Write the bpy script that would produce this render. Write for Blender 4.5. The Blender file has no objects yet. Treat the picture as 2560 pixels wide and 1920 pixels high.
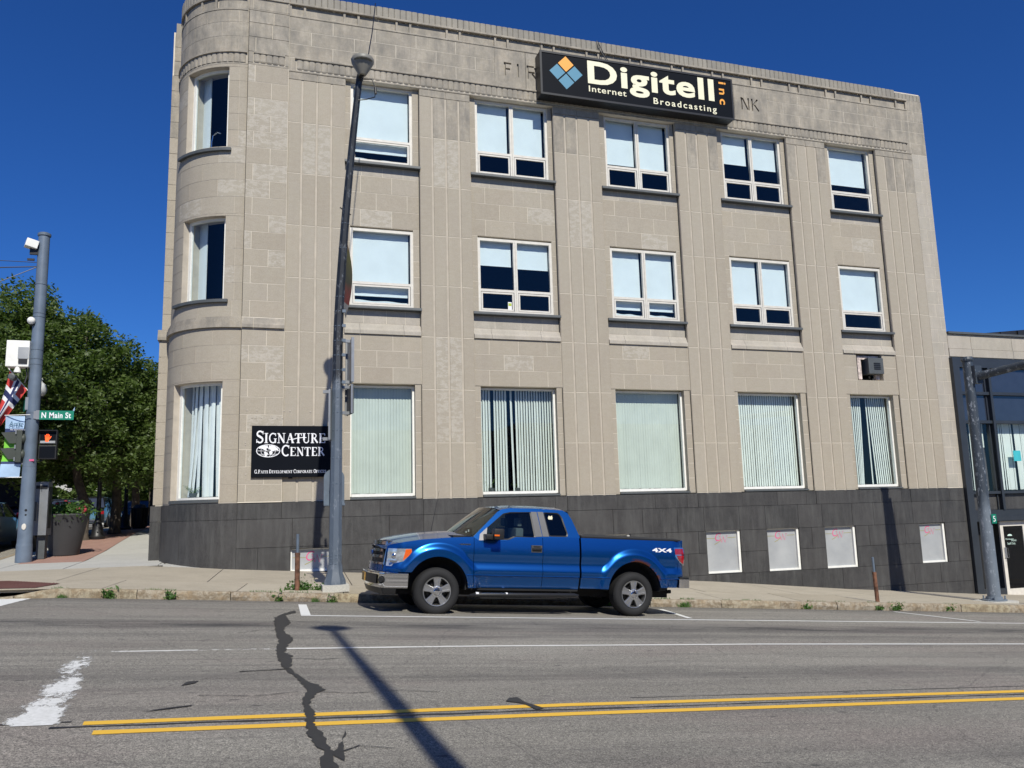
import bpy, bmesh, math, random
import numpy as np
from mathutils import Vector, Matrix
from mathutils.geometry import tessellate_polygon
R_ = math.radians
random.seed(7)
rng = np.random.default_rng(11)
SC = bpy.context.scene
COL = SC.collection

# ------------------------------------------------------------------ camera
YAW, PIT, ROL, FOC = 0.31225185, 0.15597383, -0.02703813, 2040.218
CAMP = Vector((0.0, -21.0, 1.6))
_f = Vector((math.sin(YAW)*math.cos(PIT), math.cos(YAW)*math.cos(PIT), math.sin(PIT)))
_r0 = Vector((math.cos(YAW), -math.sin(YAW), 0)); _u0 = _r0.cross(_f)
_r = math.cos(ROL)*_r0 + math.sin(ROL)*_u0; _u = -math.sin(ROL)*_r0 + math.cos(ROL)*_u0
cd = bpy.data.cameras.new('camera'); cam = bpy.data.objects.new('camera', cd); COL.objects.link(cam)
M = Matrix.Identity(4)
for i in range(3):
    M[i][0] = _r[i]; M[i][1] = _u[i]; M[i][2] = -_f[i]; M[i][3] = CAMP[i]
cam.matrix_world = M
cd.sensor_width = 36; cd.lens = FOC/2560*36; cd.clip_start = .1; cd.clip_end = 3000
SC.camera = cam

# ------------------------------------------------------------------ sky, sun, exposure
SUN_EL, SUN_AZ = 44.0, -0.4        # azimuth: light travels to +Y, a touch to +X
w = bpy.data.worlds.new('World'); SC.world = w; w.use_nodes = True
nt = w.node_tree; nt.nodes.clear()
sky = nt.nodes.new('ShaderNodeTexSky'); sky.sky_type = 'NISHITA'; sky.sun_disc = False
sky.sun_elevation = R_(SUN_EL); sky.sun_rotation = R_(180+SUN_AZ)
sky.altitude = 400; sky.air_density = 1.0; sky.dust_density = 0.15; sky.ozone_density = 4.0
hs = nt.nodes.new('ShaderNodeHueSaturation'); hs.inputs['Saturation'].default_value = 1.12
hs.inputs['Value'].default_value = 1.0
bg = nt.nodes.new('ShaderNodeBackground'); bg.inputs['Strength'].default_value = 0.058
ow = nt.nodes.new('ShaderNodeOutputWorld')
nt.links.new(sky.outputs[0], hs.inputs['Color']); tm = nt.nodes.new('ShaderNodeMix'); tm.data_type = 'RGBA'; tm.blend_type = 'MULTIPLY'; tm.inputs[0].default_value = 1; tm.inputs[7].default_value = (.44, .90, 1.62, 1)
nt.links.new(hs.outputs[0], tm.inputs[6]); nt.links.new(tm.outputs[2], bg.inputs[0]); nt.links.new(bg.outputs[0], ow.inputs[0])
sl = bpy.data.lights.new('sun', 'SUN'); sl.energy = 5.0; sl.angle = R_(0.53); sl.color = (1.0, 0.965, 0.865)
so = bpy.data.objects.new('sun', sl); COL.objects.link(so); so.location = (0, -40, 40)
ld = Vector((math.sin(R_(SUN_AZ))*math.cos(R_(SUN_EL)), math.cos(R_(SUN_AZ))*math.cos(R_(SUN_EL)), -math.sin(R_(SUN_EL))))
so.rotation_euler = ld.to_track_quat('-Z', 'Y').to_euler()
SC.view_settings.view_transform = 'Standard'; SC.view_settings.look = 'None'
SC.view_settings.exposure = 0.0; SC.view_settings.gamma = 1.0; SC.view_settings.use_curve_mapping = False
try:
    SC.cycles.max_bounces = 8; SC.cycles.transparent_max_bounces = 12
except Exception: pass

# ------------------------------------------------------------------ materials
class NT:
    def __init__(s, name):
        s.m = bpy.data.materials.new(name); s.m.use_nodes = True; s.t = s.m.node_tree; s.t.nodes.clear()
        s.out = s.n('ShaderNodeOutputMaterial'); s.b = s.n('ShaderNodeBsdfPrincipled')
        s.l(s.b.outputs[0], s.out.inputs[0])
    def n(s, ty, **k):
        o = s.t.nodes.new(ty)
        for a, v in k.items(): setattr(o, a, v)
        return o
    def l(s, a, b): s.t.links.new(a, b)
    def pos(s):
        if not hasattr(s, '_p'): s._p = s.n('ShaderNodeNewGeometry').outputs['Position']
        return s._p
    def noise(s, scale, detail=4, rough=.55, vec=None, sc3=None):
        v = vec or s.pos()
        if sc3:
            mp = s.n('ShaderNodeMapping'); mp.inputs['Scale'].default_value = sc3; s.l(v, mp.inputs[0]); v = mp.outputs[0]
        o = s.n('ShaderNodeTexNoise'); o.inputs['Scale'].default_value = scale; o.inputs['Detail'].default_value = detail
        o.inputs['Roughness'].default_value = rough; s.l(v, o.inputs['Vector']); return o.outputs[0]
    def ramp(s, v, stops):
        o = s.n('ShaderNodeValToRGB'); e = o.color_ramp.elements
        while len(e) < len(stops): e.new(.5)
        for i, (p, c) in enumerate(stops):
            e[i].position = p; e[i].color = (*c, 1) if not isinstance(c, (int, float)) else (c, c, c, 1)
        s.l(v, o.inputs[0]); return o.outputs[0]
    def mix(s, f, a, b, mode='MIX'):
        o = s.n('ShaderNodeMix', data_type='RGBA', blend_type=mode)
        for i, v in ((0, f), (6, a), (7, b)):
            if hasattr(v, 'is_linked'): s.l(v, o.inputs[i])
            elif isinstance(v, (int, float)): o.inputs[i].default_value = v if i == 0 else (v, v, v, 1)
            else: o.inputs[i].default_value = (*v, 1)
        return o.outputs[2]
    def rnd(s): return s.n('ShaderNodeObjectInfo').outputs['Random']
    def col(s, c):
        if hasattr(c, 'is_linked'): s.l(c, s.b.inputs['Base Color'])
        else: s.b.inputs['Base Color'].default_value = (*c, 1)
    def set(s, **k):
        for a, v in k.items():
            i = s.b.inputs[a.replace('_', ' ')]
            if hasattr(v, 'is_linked'): s.l(v, i)
            else: i.default_value = v
    def bump(s, h, strength=.3, dist=.01):
        o = s.n('ShaderNodeBump'); o.inputs['Strength'].default_value = strength; o.inputs['Distance'].default_value = dist
        s.l(h, o.inputs['Height']); s.l(o.outputs[0], s.b.inputs['Normal'])

def flat(name, c, rough=.6, metal=0, var=.12, nscale=3.0, coat=0, bump=0, spec=None):
    t = NT(name); f = t.noise(nscale, 5)
    lo = tuple(x*(1-var) for x in c); hi = tuple(min(1, x*(1+var)) for x in c)
    t.col(t.ramp(f, [(.3, lo), (.7, hi)])); t.set(Roughness=rough, Metallic=metal)
    if coat: t.set(Coat_Weight=coat, Coat_Roughness=.03)
    if bump: t.bump(t.noise(60, 3), bump, .003)
    if spec is not None: t.b.inputs['Specular IOR Level'].default_value = spec
    return t.m

def stone(name, cols, weather=0.0, vein=.14):
    t = NT(name)
    base = t.ramp(t.rnd(), [(i/(len(cols)-1), c) for i, c in enumerate(cols)])
    n1 = t.noise(1.1, 5, .6); base = t.mix(t.ramp(n1, [(.35, .0), (.7, .5)]), base, (.355, .318, .246))
    v = t.noise(3.0, 9, .72, sc3=(1.6, 1, 3.2)); vm = t.ramp(v, [(.47, 0), (.56, vein*.7), (.66, 0)])
    base = t.mix(vm, base, (.50, .46, .40))
    s3 = t.noise(1.5, 6, .65, sc3=(2.6, 2.6, .22)); base = t.mix(t.ramp(s3, [(.48, 0), (.74, .17)]), base, (.235,.205,.175))   # rain streaks
    fn = t.noise(38, 4, .7); base = t.mix(.35, base, t.ramp(fn, [(.3, .34), (.72, .66)]), 'OVERLAY')
    if weather:
        s1 = t.noise(1.6, 7, .7, sc3=(1.6, 1.6, .8)); base = t.mix(t.ramp(s1, [(.40, 0), (.66, weather)]), base, (.19, .175, .15))
        s2 = t.noise(5.0, 6, .7, sc3=(2.2, 2.2, .16)); base = t.mix(t.ramp(s2, [(.5, 0), (.72, weather*.8)]), base, (.22, .20, .175))
    t.col(base); t.set(Roughness=.85); t.bump(fn, .25, .004)
    return t.m

LIME = [(.318,.274,.216), (.350,.307,.246), (.336,.291,.230), (.362,.320,.260), (.326,.284,.226), (.368,.320,.252)]
m_lime = stone('limestone', LIME)
m_lime2 = stone('limestone_weathered', LIME, weather=.95, vein=.35)
m_limev = stone('limestone_veined', [(.345,.305,.246), (.372,.333,.272)], vein=.8)
m_limepale = stone('limestone_pale', [(.40,.365,.31), (.43,.385,.33)], vein=.2, weather=.25)
m_mortar = flat('mortar', (.62,.56,.46), .9)
m_slot = flat('fluted_backing', (.44,.39,.32), .9)
def granite():
    t = NT('granite'); base = t.ramp(t.rnd(), [(0, (.043,.041,.040)), (.5, (.056,.053,.051)), (1, (.037,.036,.035))])
    n = t.noise(140, 3, .8); base = t.mix(.9, base, t.ramp(n, [(.40, .12), (.62, .95)]), 'OVERLAY')
    n2 = t.noise(1.6, 6, .7); base = t.mix(t.ramp(n2, [(.42, 0), (.7, .42)]), base, (.085,.083,.08))
    n3 = t.noise(4.5, 6, .7, sc3=(2, 2, .25)); base = t.mix(t.ramp(n3, [(.46, 0), (.70, .5)]), base, (.10,.10,.095))
    t.col(base); t.set(Roughness=t.ramp(n2, [(.3, .42), (.7, .62)])); t.b.inputs['Specular IOR Level'].default_value = .35; return t.m
m_gran = granite()
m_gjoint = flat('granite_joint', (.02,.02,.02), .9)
m_slate = flat('slate_sill', (.075,.082,.085), .55, nscale=6)
m_frame = flat('off_white_frame', (.62,.585,.52), .5, var=.08, nscale=7)
m_white = flat('white_paint', (.78,.77,.72), .5, var=.06, nscale=8)
m_blind = flat('roller_blind', (.70,.72,.72), .9, var=.04, nscale=2)
m_vb2 = flat('open_blind', (.80,.81,.79), .8, var=.05, nscale=2)
m_vb = flat('vertical_blind', (.60,.615,.575), .8, var=.06, nscale=2)
m_drape = flat('white_drape', (.78,.77,.74), .8, var=.06)
m_dark = flat('dark_interior', (.012,.012,.013), .9)
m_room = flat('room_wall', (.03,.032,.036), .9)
m_black = flat('black_plastic', (.012,.012,.013), .45)
m_rubber = flat('rubber', (.019,.019,.020), .8, bump=.2, spec=.3)
m_signblk = flat('sign_black', (.003,.0045,.008), .55, var=.1, spec=.10)
m_cream = flat('cream_letter', (.80,.76,.55), .5, var=.03)
m_signwhite = flat('sign_white', (.80,.80,.82), .5, var=.02)
m_orange = flat('sign_orange', (.85,.36,.05), .5, var=.02)
m_teal = flat('sign_teal', (.07,.23,.34), .5, var=.03)
m_chrome = flat('chrome', (.72,.72,.73), .12, 1.0, var=.03)
m_alu = flat('wheel_alloy', (.50,.50,.50), .3, .9, var=.05)
m_steel = flat('galvanised_steel', (.30,.31,.32), .45, .7)
m_bronze = flat('storefront_steel', (.042,.048,.056), .35, .3, nscale=2)
def glass(name, tint=(.86,.93,.93), refl=1.0, rough=0.0):
    t = NT(name); t.t.nodes.remove(t.b)
    tr = t.n('ShaderNodeBsdfTransparent'); tr.inputs[0].default_value = (*tint, 1)
    gl = t.n('ShaderNodeBsdfGlossy'); gl.inputs['Roughness'].default_value = rough; gl.inputs[0].default_value = (refl, refl, refl, 1)
    fr = t.n('ShaderNodeFresnel'); ge = t.n('ShaderNodeNewGeometry'); mr = t.n('ShaderNodeMapRange')   # a thin pane reflects alike from both sides
    mr.inputs[3].default_value = 1.52; mr.inputs[4].default_value = 1/1.52; t.l(ge.outputs['Backfacing'], mr.inputs[0]); t.l(mr.outputs[0], fr.inputs[0])
    mx = t.n('ShaderNodeMixShader')
    t.l(fr.outputs[0], mx.inputs[0]); t.l(tr.outputs[0], mx.inputs[1]); t.l(gl.outputs[0], mx.inputs[2]); t.l(mx.outputs[0], t.out.inputs[0])
    return t.m
m_glass = glass('window_glass', (.88,.95,.97))
m_gglass = glass('shop_glass', (.86,.92,.90))
m_cglass = glass('car_glass', (.42,.50,.50))
m_cglassd = glass('car_glass_dark', (.06,.07,.08))
m_spandrel = flat('spandrel_glass', (.028,.034,.052), .12, coat=.6)
def frosted():
    t = NT('frosted_film'); t.col(t.ramp(t.noise(1.5, 4), [(.3, (.30,.31,.32)), (.7, (.40,.41,.41))])); t.set(Roughness=.35); return t.m
m_frost = frosted()
m_pink = flat('pink_print', (.62,.10,.22), .5); m_gold = flat('olive_print', (.30,.27,.12), .5)
m_lampgrey = flat('pole_paint', (.105,.135,.175), .5, nscale=5, var=.2)
def pole_two(name, zc, dark, light, chips=.0):
    t = NT(name); sx = t.n('ShaderNodeSeparateXYZ'); t.l(t.pos(), sx.inputs[0])
    nz = t.noise(1.2, 4, .5, sc3=(3, 3, .5)); ad = t.n('ShaderNodeMath', operation='MULTIPLY_ADD'); t.l(nz, ad.inputs[0]); ad.inputs[1].default_value = 1.6; t.l(sx.outputs[2], ad.inputs[2])
    mr = t.n('ShaderNodeMapRange'); mr.inputs[1].default_value = zc+.6; mr.inputs[2].default_value = zc+.9; t.l(ad.outputs[0], mr.inputs[0])
    c = t.mix(mr.outputs[0], light, dark)
    ch = t.noise(7, 7, .75, sc3=(1.5, 1.5, .7)); c = t.mix(t.ramp(ch, [(.56, 0), (.60, chips)]), c, (.42,.45,.50))
    c2 = t.noise(2.5, 5, .6); c = t.mix(t.ramp(c2, [(.3, .0), (.8, .35)]), c, (.05,.065,.09))
    t.col(c); t.set(Roughness=.5); return t.m
m_pole1 = pole_two('lamp_pole_paint', 4.3, (.010,.011,.014), (.095,.12,.155), .2)
m_mast = pole_two('worn_mast_paint', 1.6, (.035,.046,.060), (.16,.19,.225), .55)
m_pole3 = flat('signal_pole_paint', (.12,.155,.205), .45, nscale=2.5, var=.18)

# ------------------------------------------------------------------ object helpers
class MB:
    def __init__(s): s.v = []; s.f = []; s.mi = []; s.cur = 0
    def add(s, vs, fs):
        b = len(s.v); s.v += [tuple(p) for p in vs]
        for f in fs: s.f.append([b+i for i in f]); s.mi.append(s.cur)
    def box(s, x0, x1, y0, y1, z0, z1):
        s.add([(x0,y0,z0),(x1,y0,z0),(x1,y1,z0),(x0,y1,z0),(x0,y0,z1),(x1,y0,z1),(x1,y1,z1),(x0,y1,z1)],
              [(0,3,2,1),(4,5,6,7),(0,1,5,4),(1,2,6,5),(2,3,7,6),(3,0,4,7)])
    def rbox(s, x0, x1, y0, y1, z0, z1, r=.01):
        # box whose edges are chamfered
        cx, cy, cz = (x0+x1)/2, (y0+y1)/2, (z0+z1)/2; hx, hy, hz = (x1-x0)/2, (y1-y0)/2, (z1-z0)/2
        r = min(r, hx*.49, hy*.49, hz*.49); bm = bmesh.new(); bmesh.ops.create_cube(bm, size=1)
        for v in bm.verts: v.co = Vector((cx+v.co.x*2*hx, cy+v.co.y*2*hy, cz+v.co.z*2*hz))
        bmesh.ops.bevel(bm, geom=bm.edges[:], offset=r, segments=2, affect='EDGES', profile=.7)
        bm.verts.ensure_lookup_table(); bm.verts.index_update()
        s.add([v.co[:] for v in bm.verts], [[v.index for v in f.verts] for f in bm.faces]); bm.free()
    def prism(s, poly, axis, a, b):
        # poly: 2D list; axis 'x': (y,z) 'y': (x,z) 'z': (x,y); extruded from a to b
        def P(p, t): return {'x': (t, p[0], p[1]), 'y': (p[0], t, p[1]), 'z': (p[0], p[1], t)}[axis]
        n = len(poly); vs = [P(p, a) for p in poly]+[P(p, b) for p in poly]
        tr = tessellate_polygon([[Vector((p[0], p[1], 0)) for p in poly]])
        fs = [tuple(t) for t in tr]+[tuple(i+n for i in reversed(t)) for t in tr]
        fs += [(i, (i+1) % n, n+(i+1) % n, n+i) for i in range(n)]
        s.add(vs, fs)
    def tube(s, pts, rad, n=10, cap=True):
        pts = [Vector(p) for p in pts]; rad = rad if hasattr(rad, '__len__') else [rad]*len(pts); vs = []; fs = []
        prev = None
        for i, p in enumerate(pts):
            d = (pts[min(i+1, len(pts)-1)]-pts[max(i-1, 0)]).normalized()
            if prev is None:
                a = d.orthogonal().normalized()
                if abs(d.z) > .9: a = Vector((0, 1, 0)) - d*d.y; a.normalize()
            else: a = (prev - d*prev.dot(d)).normalized()
            prev = a; b = d.cross(a)
            for k in range(n):
                t = 2*math.pi*(k+.5)/n; vs.append(p+rad[i]*(math.cos(t)*a+math.sin(t)*b))
        for i in range(len(pts)-1):
            for k in range(n):
                k2 = (k+1) % n; fs.append((i*n+k, i*n+k2, (i+1)*n+k2, (i+1)*n+k))
        if cap: fs.append(tuple(range(n-1, -1, -1))); fs.append(tuple((len(pts)-1)*n+k for k in range(n)))
        s.add(vs, fs)
    def lathe(s, prof, c, axis='z', n=20, caps=True):
        # prof: (radius, height)
        vs = []; fs = []
        for r, h in prof:
            for k in range(n):
                t = 2*math.pi*k/n; x, y = r*math.cos(t), r*math.sin(t)
                vs.append({'z': (c[0]+x, c[1]+y, c[2]+h), 'y': (c[0]+x, c[1]+h, c[2]+y), 'x': (c[0]+h, c[1]+x, c[2]+y)}[axis])
        for i in range(len(prof)-1):
            for k in range(n):
                k2 = (k+1) % n; fs.append((i*n+k, i*n+k2, (i+1)*n+k2, (i+1)*n+k))
        if caps: fs.append(tuple(range(n-1, -1, -1))); fs.append(tuple((len(prof)-1)*n+k for k in range(n)))
        s.add(vs, fs)
    def sphere(s, c, r, n=12, sz=(1, 1, 1)):
        prof = [(max(1e-4, r*math.sin(math.pi*i/n)), -r*math.cos(math.pi*i/n)) for i in range(n+1)]
        b = len(s.v); s.lathe(prof, (0, 0, 0), 'z', n*2)
        for i in range(b, len(s.v)):
            p = s.v[i]; s.v[i] = (c[0]+p[0]*sz[0], c[1]+p[1]*sz[1], c[2]+p[2]*sz[2])
    def arc(s, c, r0, r1, a0, a1, z0, z1, n=None):
        # vertical slab following the rounded corner; a measured from -Y towards -X, degrees
        n = n or max(1, int(abs(a1-a0)/4)); vs = []; fs = []
        for i in range(n+1):
            t = R_(a0+(a1-a0)*i/n); sx, sy = -math.sin(t), -math.cos(t)
            for r in (r0, r1):
                for z in (z0, z1): vs.append((c[0]+sx*r, c[1]+sy*r, z))
        for i in range(n):
            a = i*4; b = a+4
            fs += [(a, a+1, b+1, b), (a+2, b+2, b+3, a+3), (a+1, a+3, b+3, b+1), (a, b, b+2, a+2)]
        fs += [(0, 2, 3, 1), (n*4, n*4+1, n*4+3, n*4+2)]
        s.add(vs, fs)
    def mesh(s, name, mats, smooth=False, fixn=True):
        me = bpy.data.meshes.new(name); me.from_pydata(s.v, [], s.f)
        for m in (mats if isinstance(mats, (list, tuple)) else [mats]): me.materials.append(m)
        if any(s.mi): me.polygons.foreach_set('material_index', s.mi)
        if fixn:
            bm = bmesh.new(); bm.from_mesh(me); bmesh.ops.recalc_face_normals(bm, faces=bm.faces[:]); bm.to_mesh(me); bm.free()
        if smooth:
            me.polygons.foreach_set('use_smooth', [True]*len(me.polygons))
            me.set_sharp_from_angle(angle=R_(smooth if smooth is not True else 38))
        me.update(); return me
    def obj(s, name, mats, parent=None, smooth=False, loc=None, fixn=True):
        o = bpy.data.objects.new(name, s.mesh(name, mats, smooth, fixn)); COL.objects.link(o)
        if loc is not None: o.location = loc
        if parent is not None: attach(o, parent)
        return o
def world_of(p):
    m = Matrix.LocRotScale(p.location, p.rotation_euler, p.scale)
    return (world_of(p.parent) @ p.matrix_parent_inverse @ m) if p.parent else m
def attach(o, p, keep=True):
    o.parent = p
    if keep: o.matrix_parent_inverse = world_of(p).inverted()
def tag(o, label=None, cat=None, group=None, kind=None):
    for k, v in (('label', label), ('category', cat), ('group', group), ('kind', kind)):
        if v: o[k] = v
    return o
def thing(name, label, cat, loc=(0, 0, 0), rot=(0, 0, 0), group=None):
    o = bpy.data.objects.new(name, None); COL.objects.link(o); o.location = loc; o.rotation_euler = rot; o.empty_display_size = .3
    return tag(o, label, cat, group)
def copy_tree(o, parent=None):
    c = o.copy(); COL.objects.link(c)
    if parent is not None: c.parent = parent
    for ch in list(o.children): copy_tree(ch, c)
    return c
# lettering: built-in font turned to a mesh and fitted to a box on a plane facing -Y
def text_mb(txt, x0, x1, z0, z1, y, depth=.01, bold=0.0, spacing=1.0, shear=0.0, mb=None, sideways=False):
    cu = bpy.data.curves.new('lettering', 'FONT'); cu.body = txt; cu.extrude = .02; cu.offset = bold; cu.space_character = spacing; cu.shear = shear
    cu.resolution_u = 4
    o = bpy.data.objects.new('lettering', cu); COL.objects.link(o)
    dg = bpy.context.evaluated_depsgraph_get(); me = bpy.data.meshes.new_from_object(o.evaluated_get(dg))
    vs = np.array([v.co[:] for v in me.vertices]); fs = [list(p.vertices) for p in me.polygons]
    bpy.data.objects.remove(o); bpy.data.curves.remove(cu); bpy.data.meshes.remove(me)
    if sideways: vs = np.stack([vs[:, 1], -vs[:, 0], vs[:, 2]], 1)
    a = vs.min(0); b = vs.max(0); t = (vs-a)/np.maximum(b-a, 1e-6)
    out = [(x0+p[0]*(x1-x0), y-p[2]*depth, z0+p[1]*(z1-z0)) for p in t]
    mb = mb or MB(); mb.add(out, fs); return mb
# serif capitals drawn as thick and thin strokes
def arcp(cx, cy, rx, ry, a0, a1, n=12): return [(cx+rx*math.cos(R_(a0+(a1-a0)*i/n)), cy+ry*math.sin(R_(a0+(a1-a0)*i/n))) for i in range(n+1)]
TK, TN = .17, .065
def _ser(x, y, w=.3): return ([(x-w/2, y), (x+w/2, y)], TN)
SER = {
 'I': (.36, [([(.18, 0), (.18, 1)], TK), _ser(.18, .03, .34), _ser(.18, .97, .34)]),
 'S': (.62, [(arcp(.31, .74, .21, .23, 30, 215), .12), ([(.14, .62), (.32, .52), (.48, .40)], .17), (arcp(.31, .27, .21, .23, 35, -150), .12), ([(.54, .98), (.54, .72)], TN), ([(.07, .30), (.07, .02)], TN)]),
 'G': (.78, [(arcp(.42, .5, .32, .47, 55, 320), .12), ([(.64, .42), (.64, .02)], .14), _ser(.64, .43, .28), ([(.66, .98), (.66, .70)], TN)]),
 'C': (.72, [(arcp(.42, .5, .32, .47, 50, 312), .13), ([(.66, .98), (.66, .70)], TN)]),
 'N': (.80, [([(.16, 0), (.16, 1)], TN), ([(.64, 0), (.64, 1)], TN), ([(.14, .95), (.66, .04)], TK), _ser(.14, .03, .26), _ser(.64, .97, .26), _ser(.10, .97, .18)]),
 'A': (.80, [([(.12, .03), (.40, .97)], TN), ([(.40, .98), (.66, .03)], TK), ([(.22, .36), (.56, .36)], TN), _ser(.12, .03, .22), _ser(.66, .03, .26)]),
 'T': (.70, [([(.35, 0), (.35, .97)], TK), ([(.04, .95), (.66, .95)], .08), ([(.05, .97), (.05, .74)], TN), ([(.65, .97), (.65, .74)], TN), _ser(.35, .03, .32)]),
 'U': (.76, [([(.16, .97), (.16, .28)], TK), (arcp(.38, .28, .22, .25, 180, 360), .10), ([(.60, .28), (.60, .97)], TN), _ser(.16, .97, .30), _ser(.60, .97, .24)]),
 'R': (.76, [([(.18, 0), (.18, 1)], TK), ([(.18, .95), (.34, .95)]+arcp(.34, .735, .19, .215, 90, -90)+[(.18, .52)], .09), ([(.36, .5), (.68, .03)], .16), _ser(.18, .03, .32), _ser(.12, .97, .22)]),
 'E': (.68, [([(.18, 0), (.18, 1)], TK), ([(.06, .95), (.58, .95)], .07), ([(.18, .5), (.46, .5)], .07), ([(.06, .05), (.60, .05)], .07), ([(.58, .97), (.58, .76)], TN), ([(.60, .03), (.60, .26)], TN)]),
 'D': (.78, [([(.18, 0), (.18, 1)], TK), ([(.06, .95), (.34, .95)]+arcp(.34, .5, .32, .45, 90, -90)+[(.06, .05)], .10)]),
 'V': (.76, [([(.12, .97), (.38, .03)], TK), ([(.38, .03), (.62, .97)], TN), _ser(.12, .97, .26), _ser(.62, .97, .22)]),
 'L': (.64, [([(.18, 0), (.18, 1)], TK), ([(.06, .05), (.56, .05)], .07), ([(.56, .03), (.56, .28)], TN), _ser(.18, .97, .32)]),
 'O': (.80, [(arcp(.40, .5, .29, .46, 0, 360, 20), .12)]),
 'P': (.70, [([(.18, 0), (.18, 1)], TK), ([(.18, .95), (.34, .95)]+arcp(.34, .72, .20, .23, 90, -90)+[(.18, .49)], .09), _ser(.18, .03, .32)]),
 'M': (.94, [([(.14, 0), (.14, 1)], TN), ([(.78, 0), (.78, 1)], TK), ([(.14, .97), (.46, .1)], .14), ([(.46, .1), (.78, .97)], TN), _ser(.14, .03, .22), _ser(.78, .03, .28)]),
 'F': (.62, [([(.18, 0), (.18, 1)], TK), ([(.06, .95), (.56, .95)], .07), ([(.18, .52), (.44, .52)], .07), ([(.56, .97), (.56, .74)], TN), _ser(.18, .03, .32)]),
 'W': (1.05, [([(.08, .97), (.30, .03)], .13), ([(.30, .03), (.52, .85)], TN), ([(.48, .97), (.72, .03)], .13), ([(.72, .03), (.96, .97)], TN), _ser(.08, .97, .24), _ser(.96, .97, .20)]),
 '.': (.26, [([(.12, .0), (.12, .12)], .13)]), ' ': (.34, [])}
def ribbon(mb, pts, wd, y, dep, sx=1, sz=1, ox=0, oz=0):
    P = [Vector((ox+p[0]*sx, oz+p[1]*sz)) for p in pts]; wd = wd*sz/2; L = []; Rr = []
    for i in range(len(P)):
        d = P[min(i+1, len(P)-1)]-P[max(0, i-1)]
        if d.length < 1e-9: d = Vector((0, 1))
        d.normalize(); nn = Vector((-d.y, d.x)); L.append(P[i]+nn*wd); Rr.append(P[i]-nn*wd)
    n = len(P); vs = [(p.x, y-dep, p.y) for p in L]+[(p.x, y-dep, p.y) for p in Rr]+[(p.x, y, p.y) for p in L]+[(p.x, y, p.y) for p in Rr]; fs = []
    for i in range(n-1): fs += [(i, i+1, n+i+1, n+i), (i, 2*n+i, 2*n+i+1, i+1), (n+i, n+i+1, 3*n+i+1, 3*n+i)]
    fs += [(0, n, 3*n, 2*n), (n-1, 3*n-1, 4*n-1, 2*n-1)]
    mb.add(vs, fs)
def serif_line(mb, txt, x0, x1, z0, z1, y, dep=.008, small=.82):
    # capitals at full height start each word, the rest are small capitals
    tot = 0; lay = []; start = True
    for ch in txt:
        k = 1.0 if (start or ch in '.') else small
        lay.append((ch, tot, k)); tot += SER[ch][0]*k + .03; start = (ch in ' .')
    sx = (x1-x0)/tot
    for i, (ch, x, k) in enumerate(lay):
        for j, (pts, wd) in enumerate(SER[ch][1]):
            ribbon(mb, pts, wd*min(1.0, sx/(z1-z0)*1.15), y-j*.0006, dep, sx*k, (z1-z0)*k, x0+x*sx, z0)

# ------------------------------------------------------------------ terrain heights
def lerp(t, xs, ys): return float(np.interp(t, xs, ys))
def zs(X, Y): return lerp(X, [-60,-12,-8,-3,45,90], [.50,.50,.50,.3755,.155-.0735*45,-3.6])+.006*max(-6, min(12, -5.1-Y))
def zw(X): return lerp(X, [-60,-8,-2.3,-.37,5.98,12.33,16.95,21.95,40,80], [.62,.62,.60,.44,-.02,-.46,-.92,-1.34,-2.7,-2.9])
def zside(Y): return lerp(Y, [0,3,6,9,13,18,30,60,100,400], [.60,.66,.80,1.0,1.24,1.36,1.48,1.58,1.6,1.6])
def cY(X): return -5.12+.035*max(0, X-3)
def zwalk(X, Y):
    if Y >= 0: return zside(Y) if X < -1.9 else zw(X)
    c = cY(X); t = min(1, max(0, (Y-c)/(0-c))); return (zs(X, c)+.15)*(1-t)+zw(X)*t
def zroad(X, Y):
    if Y <= -5 or X > -6.2: return zs(X, Y) - (.0 if Y < -4.9 else .12)
    t = min(1, (Y+5)/5); return zs(X, Y)*(1-t)+(zside(max(0, Y))-.13)*t

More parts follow.
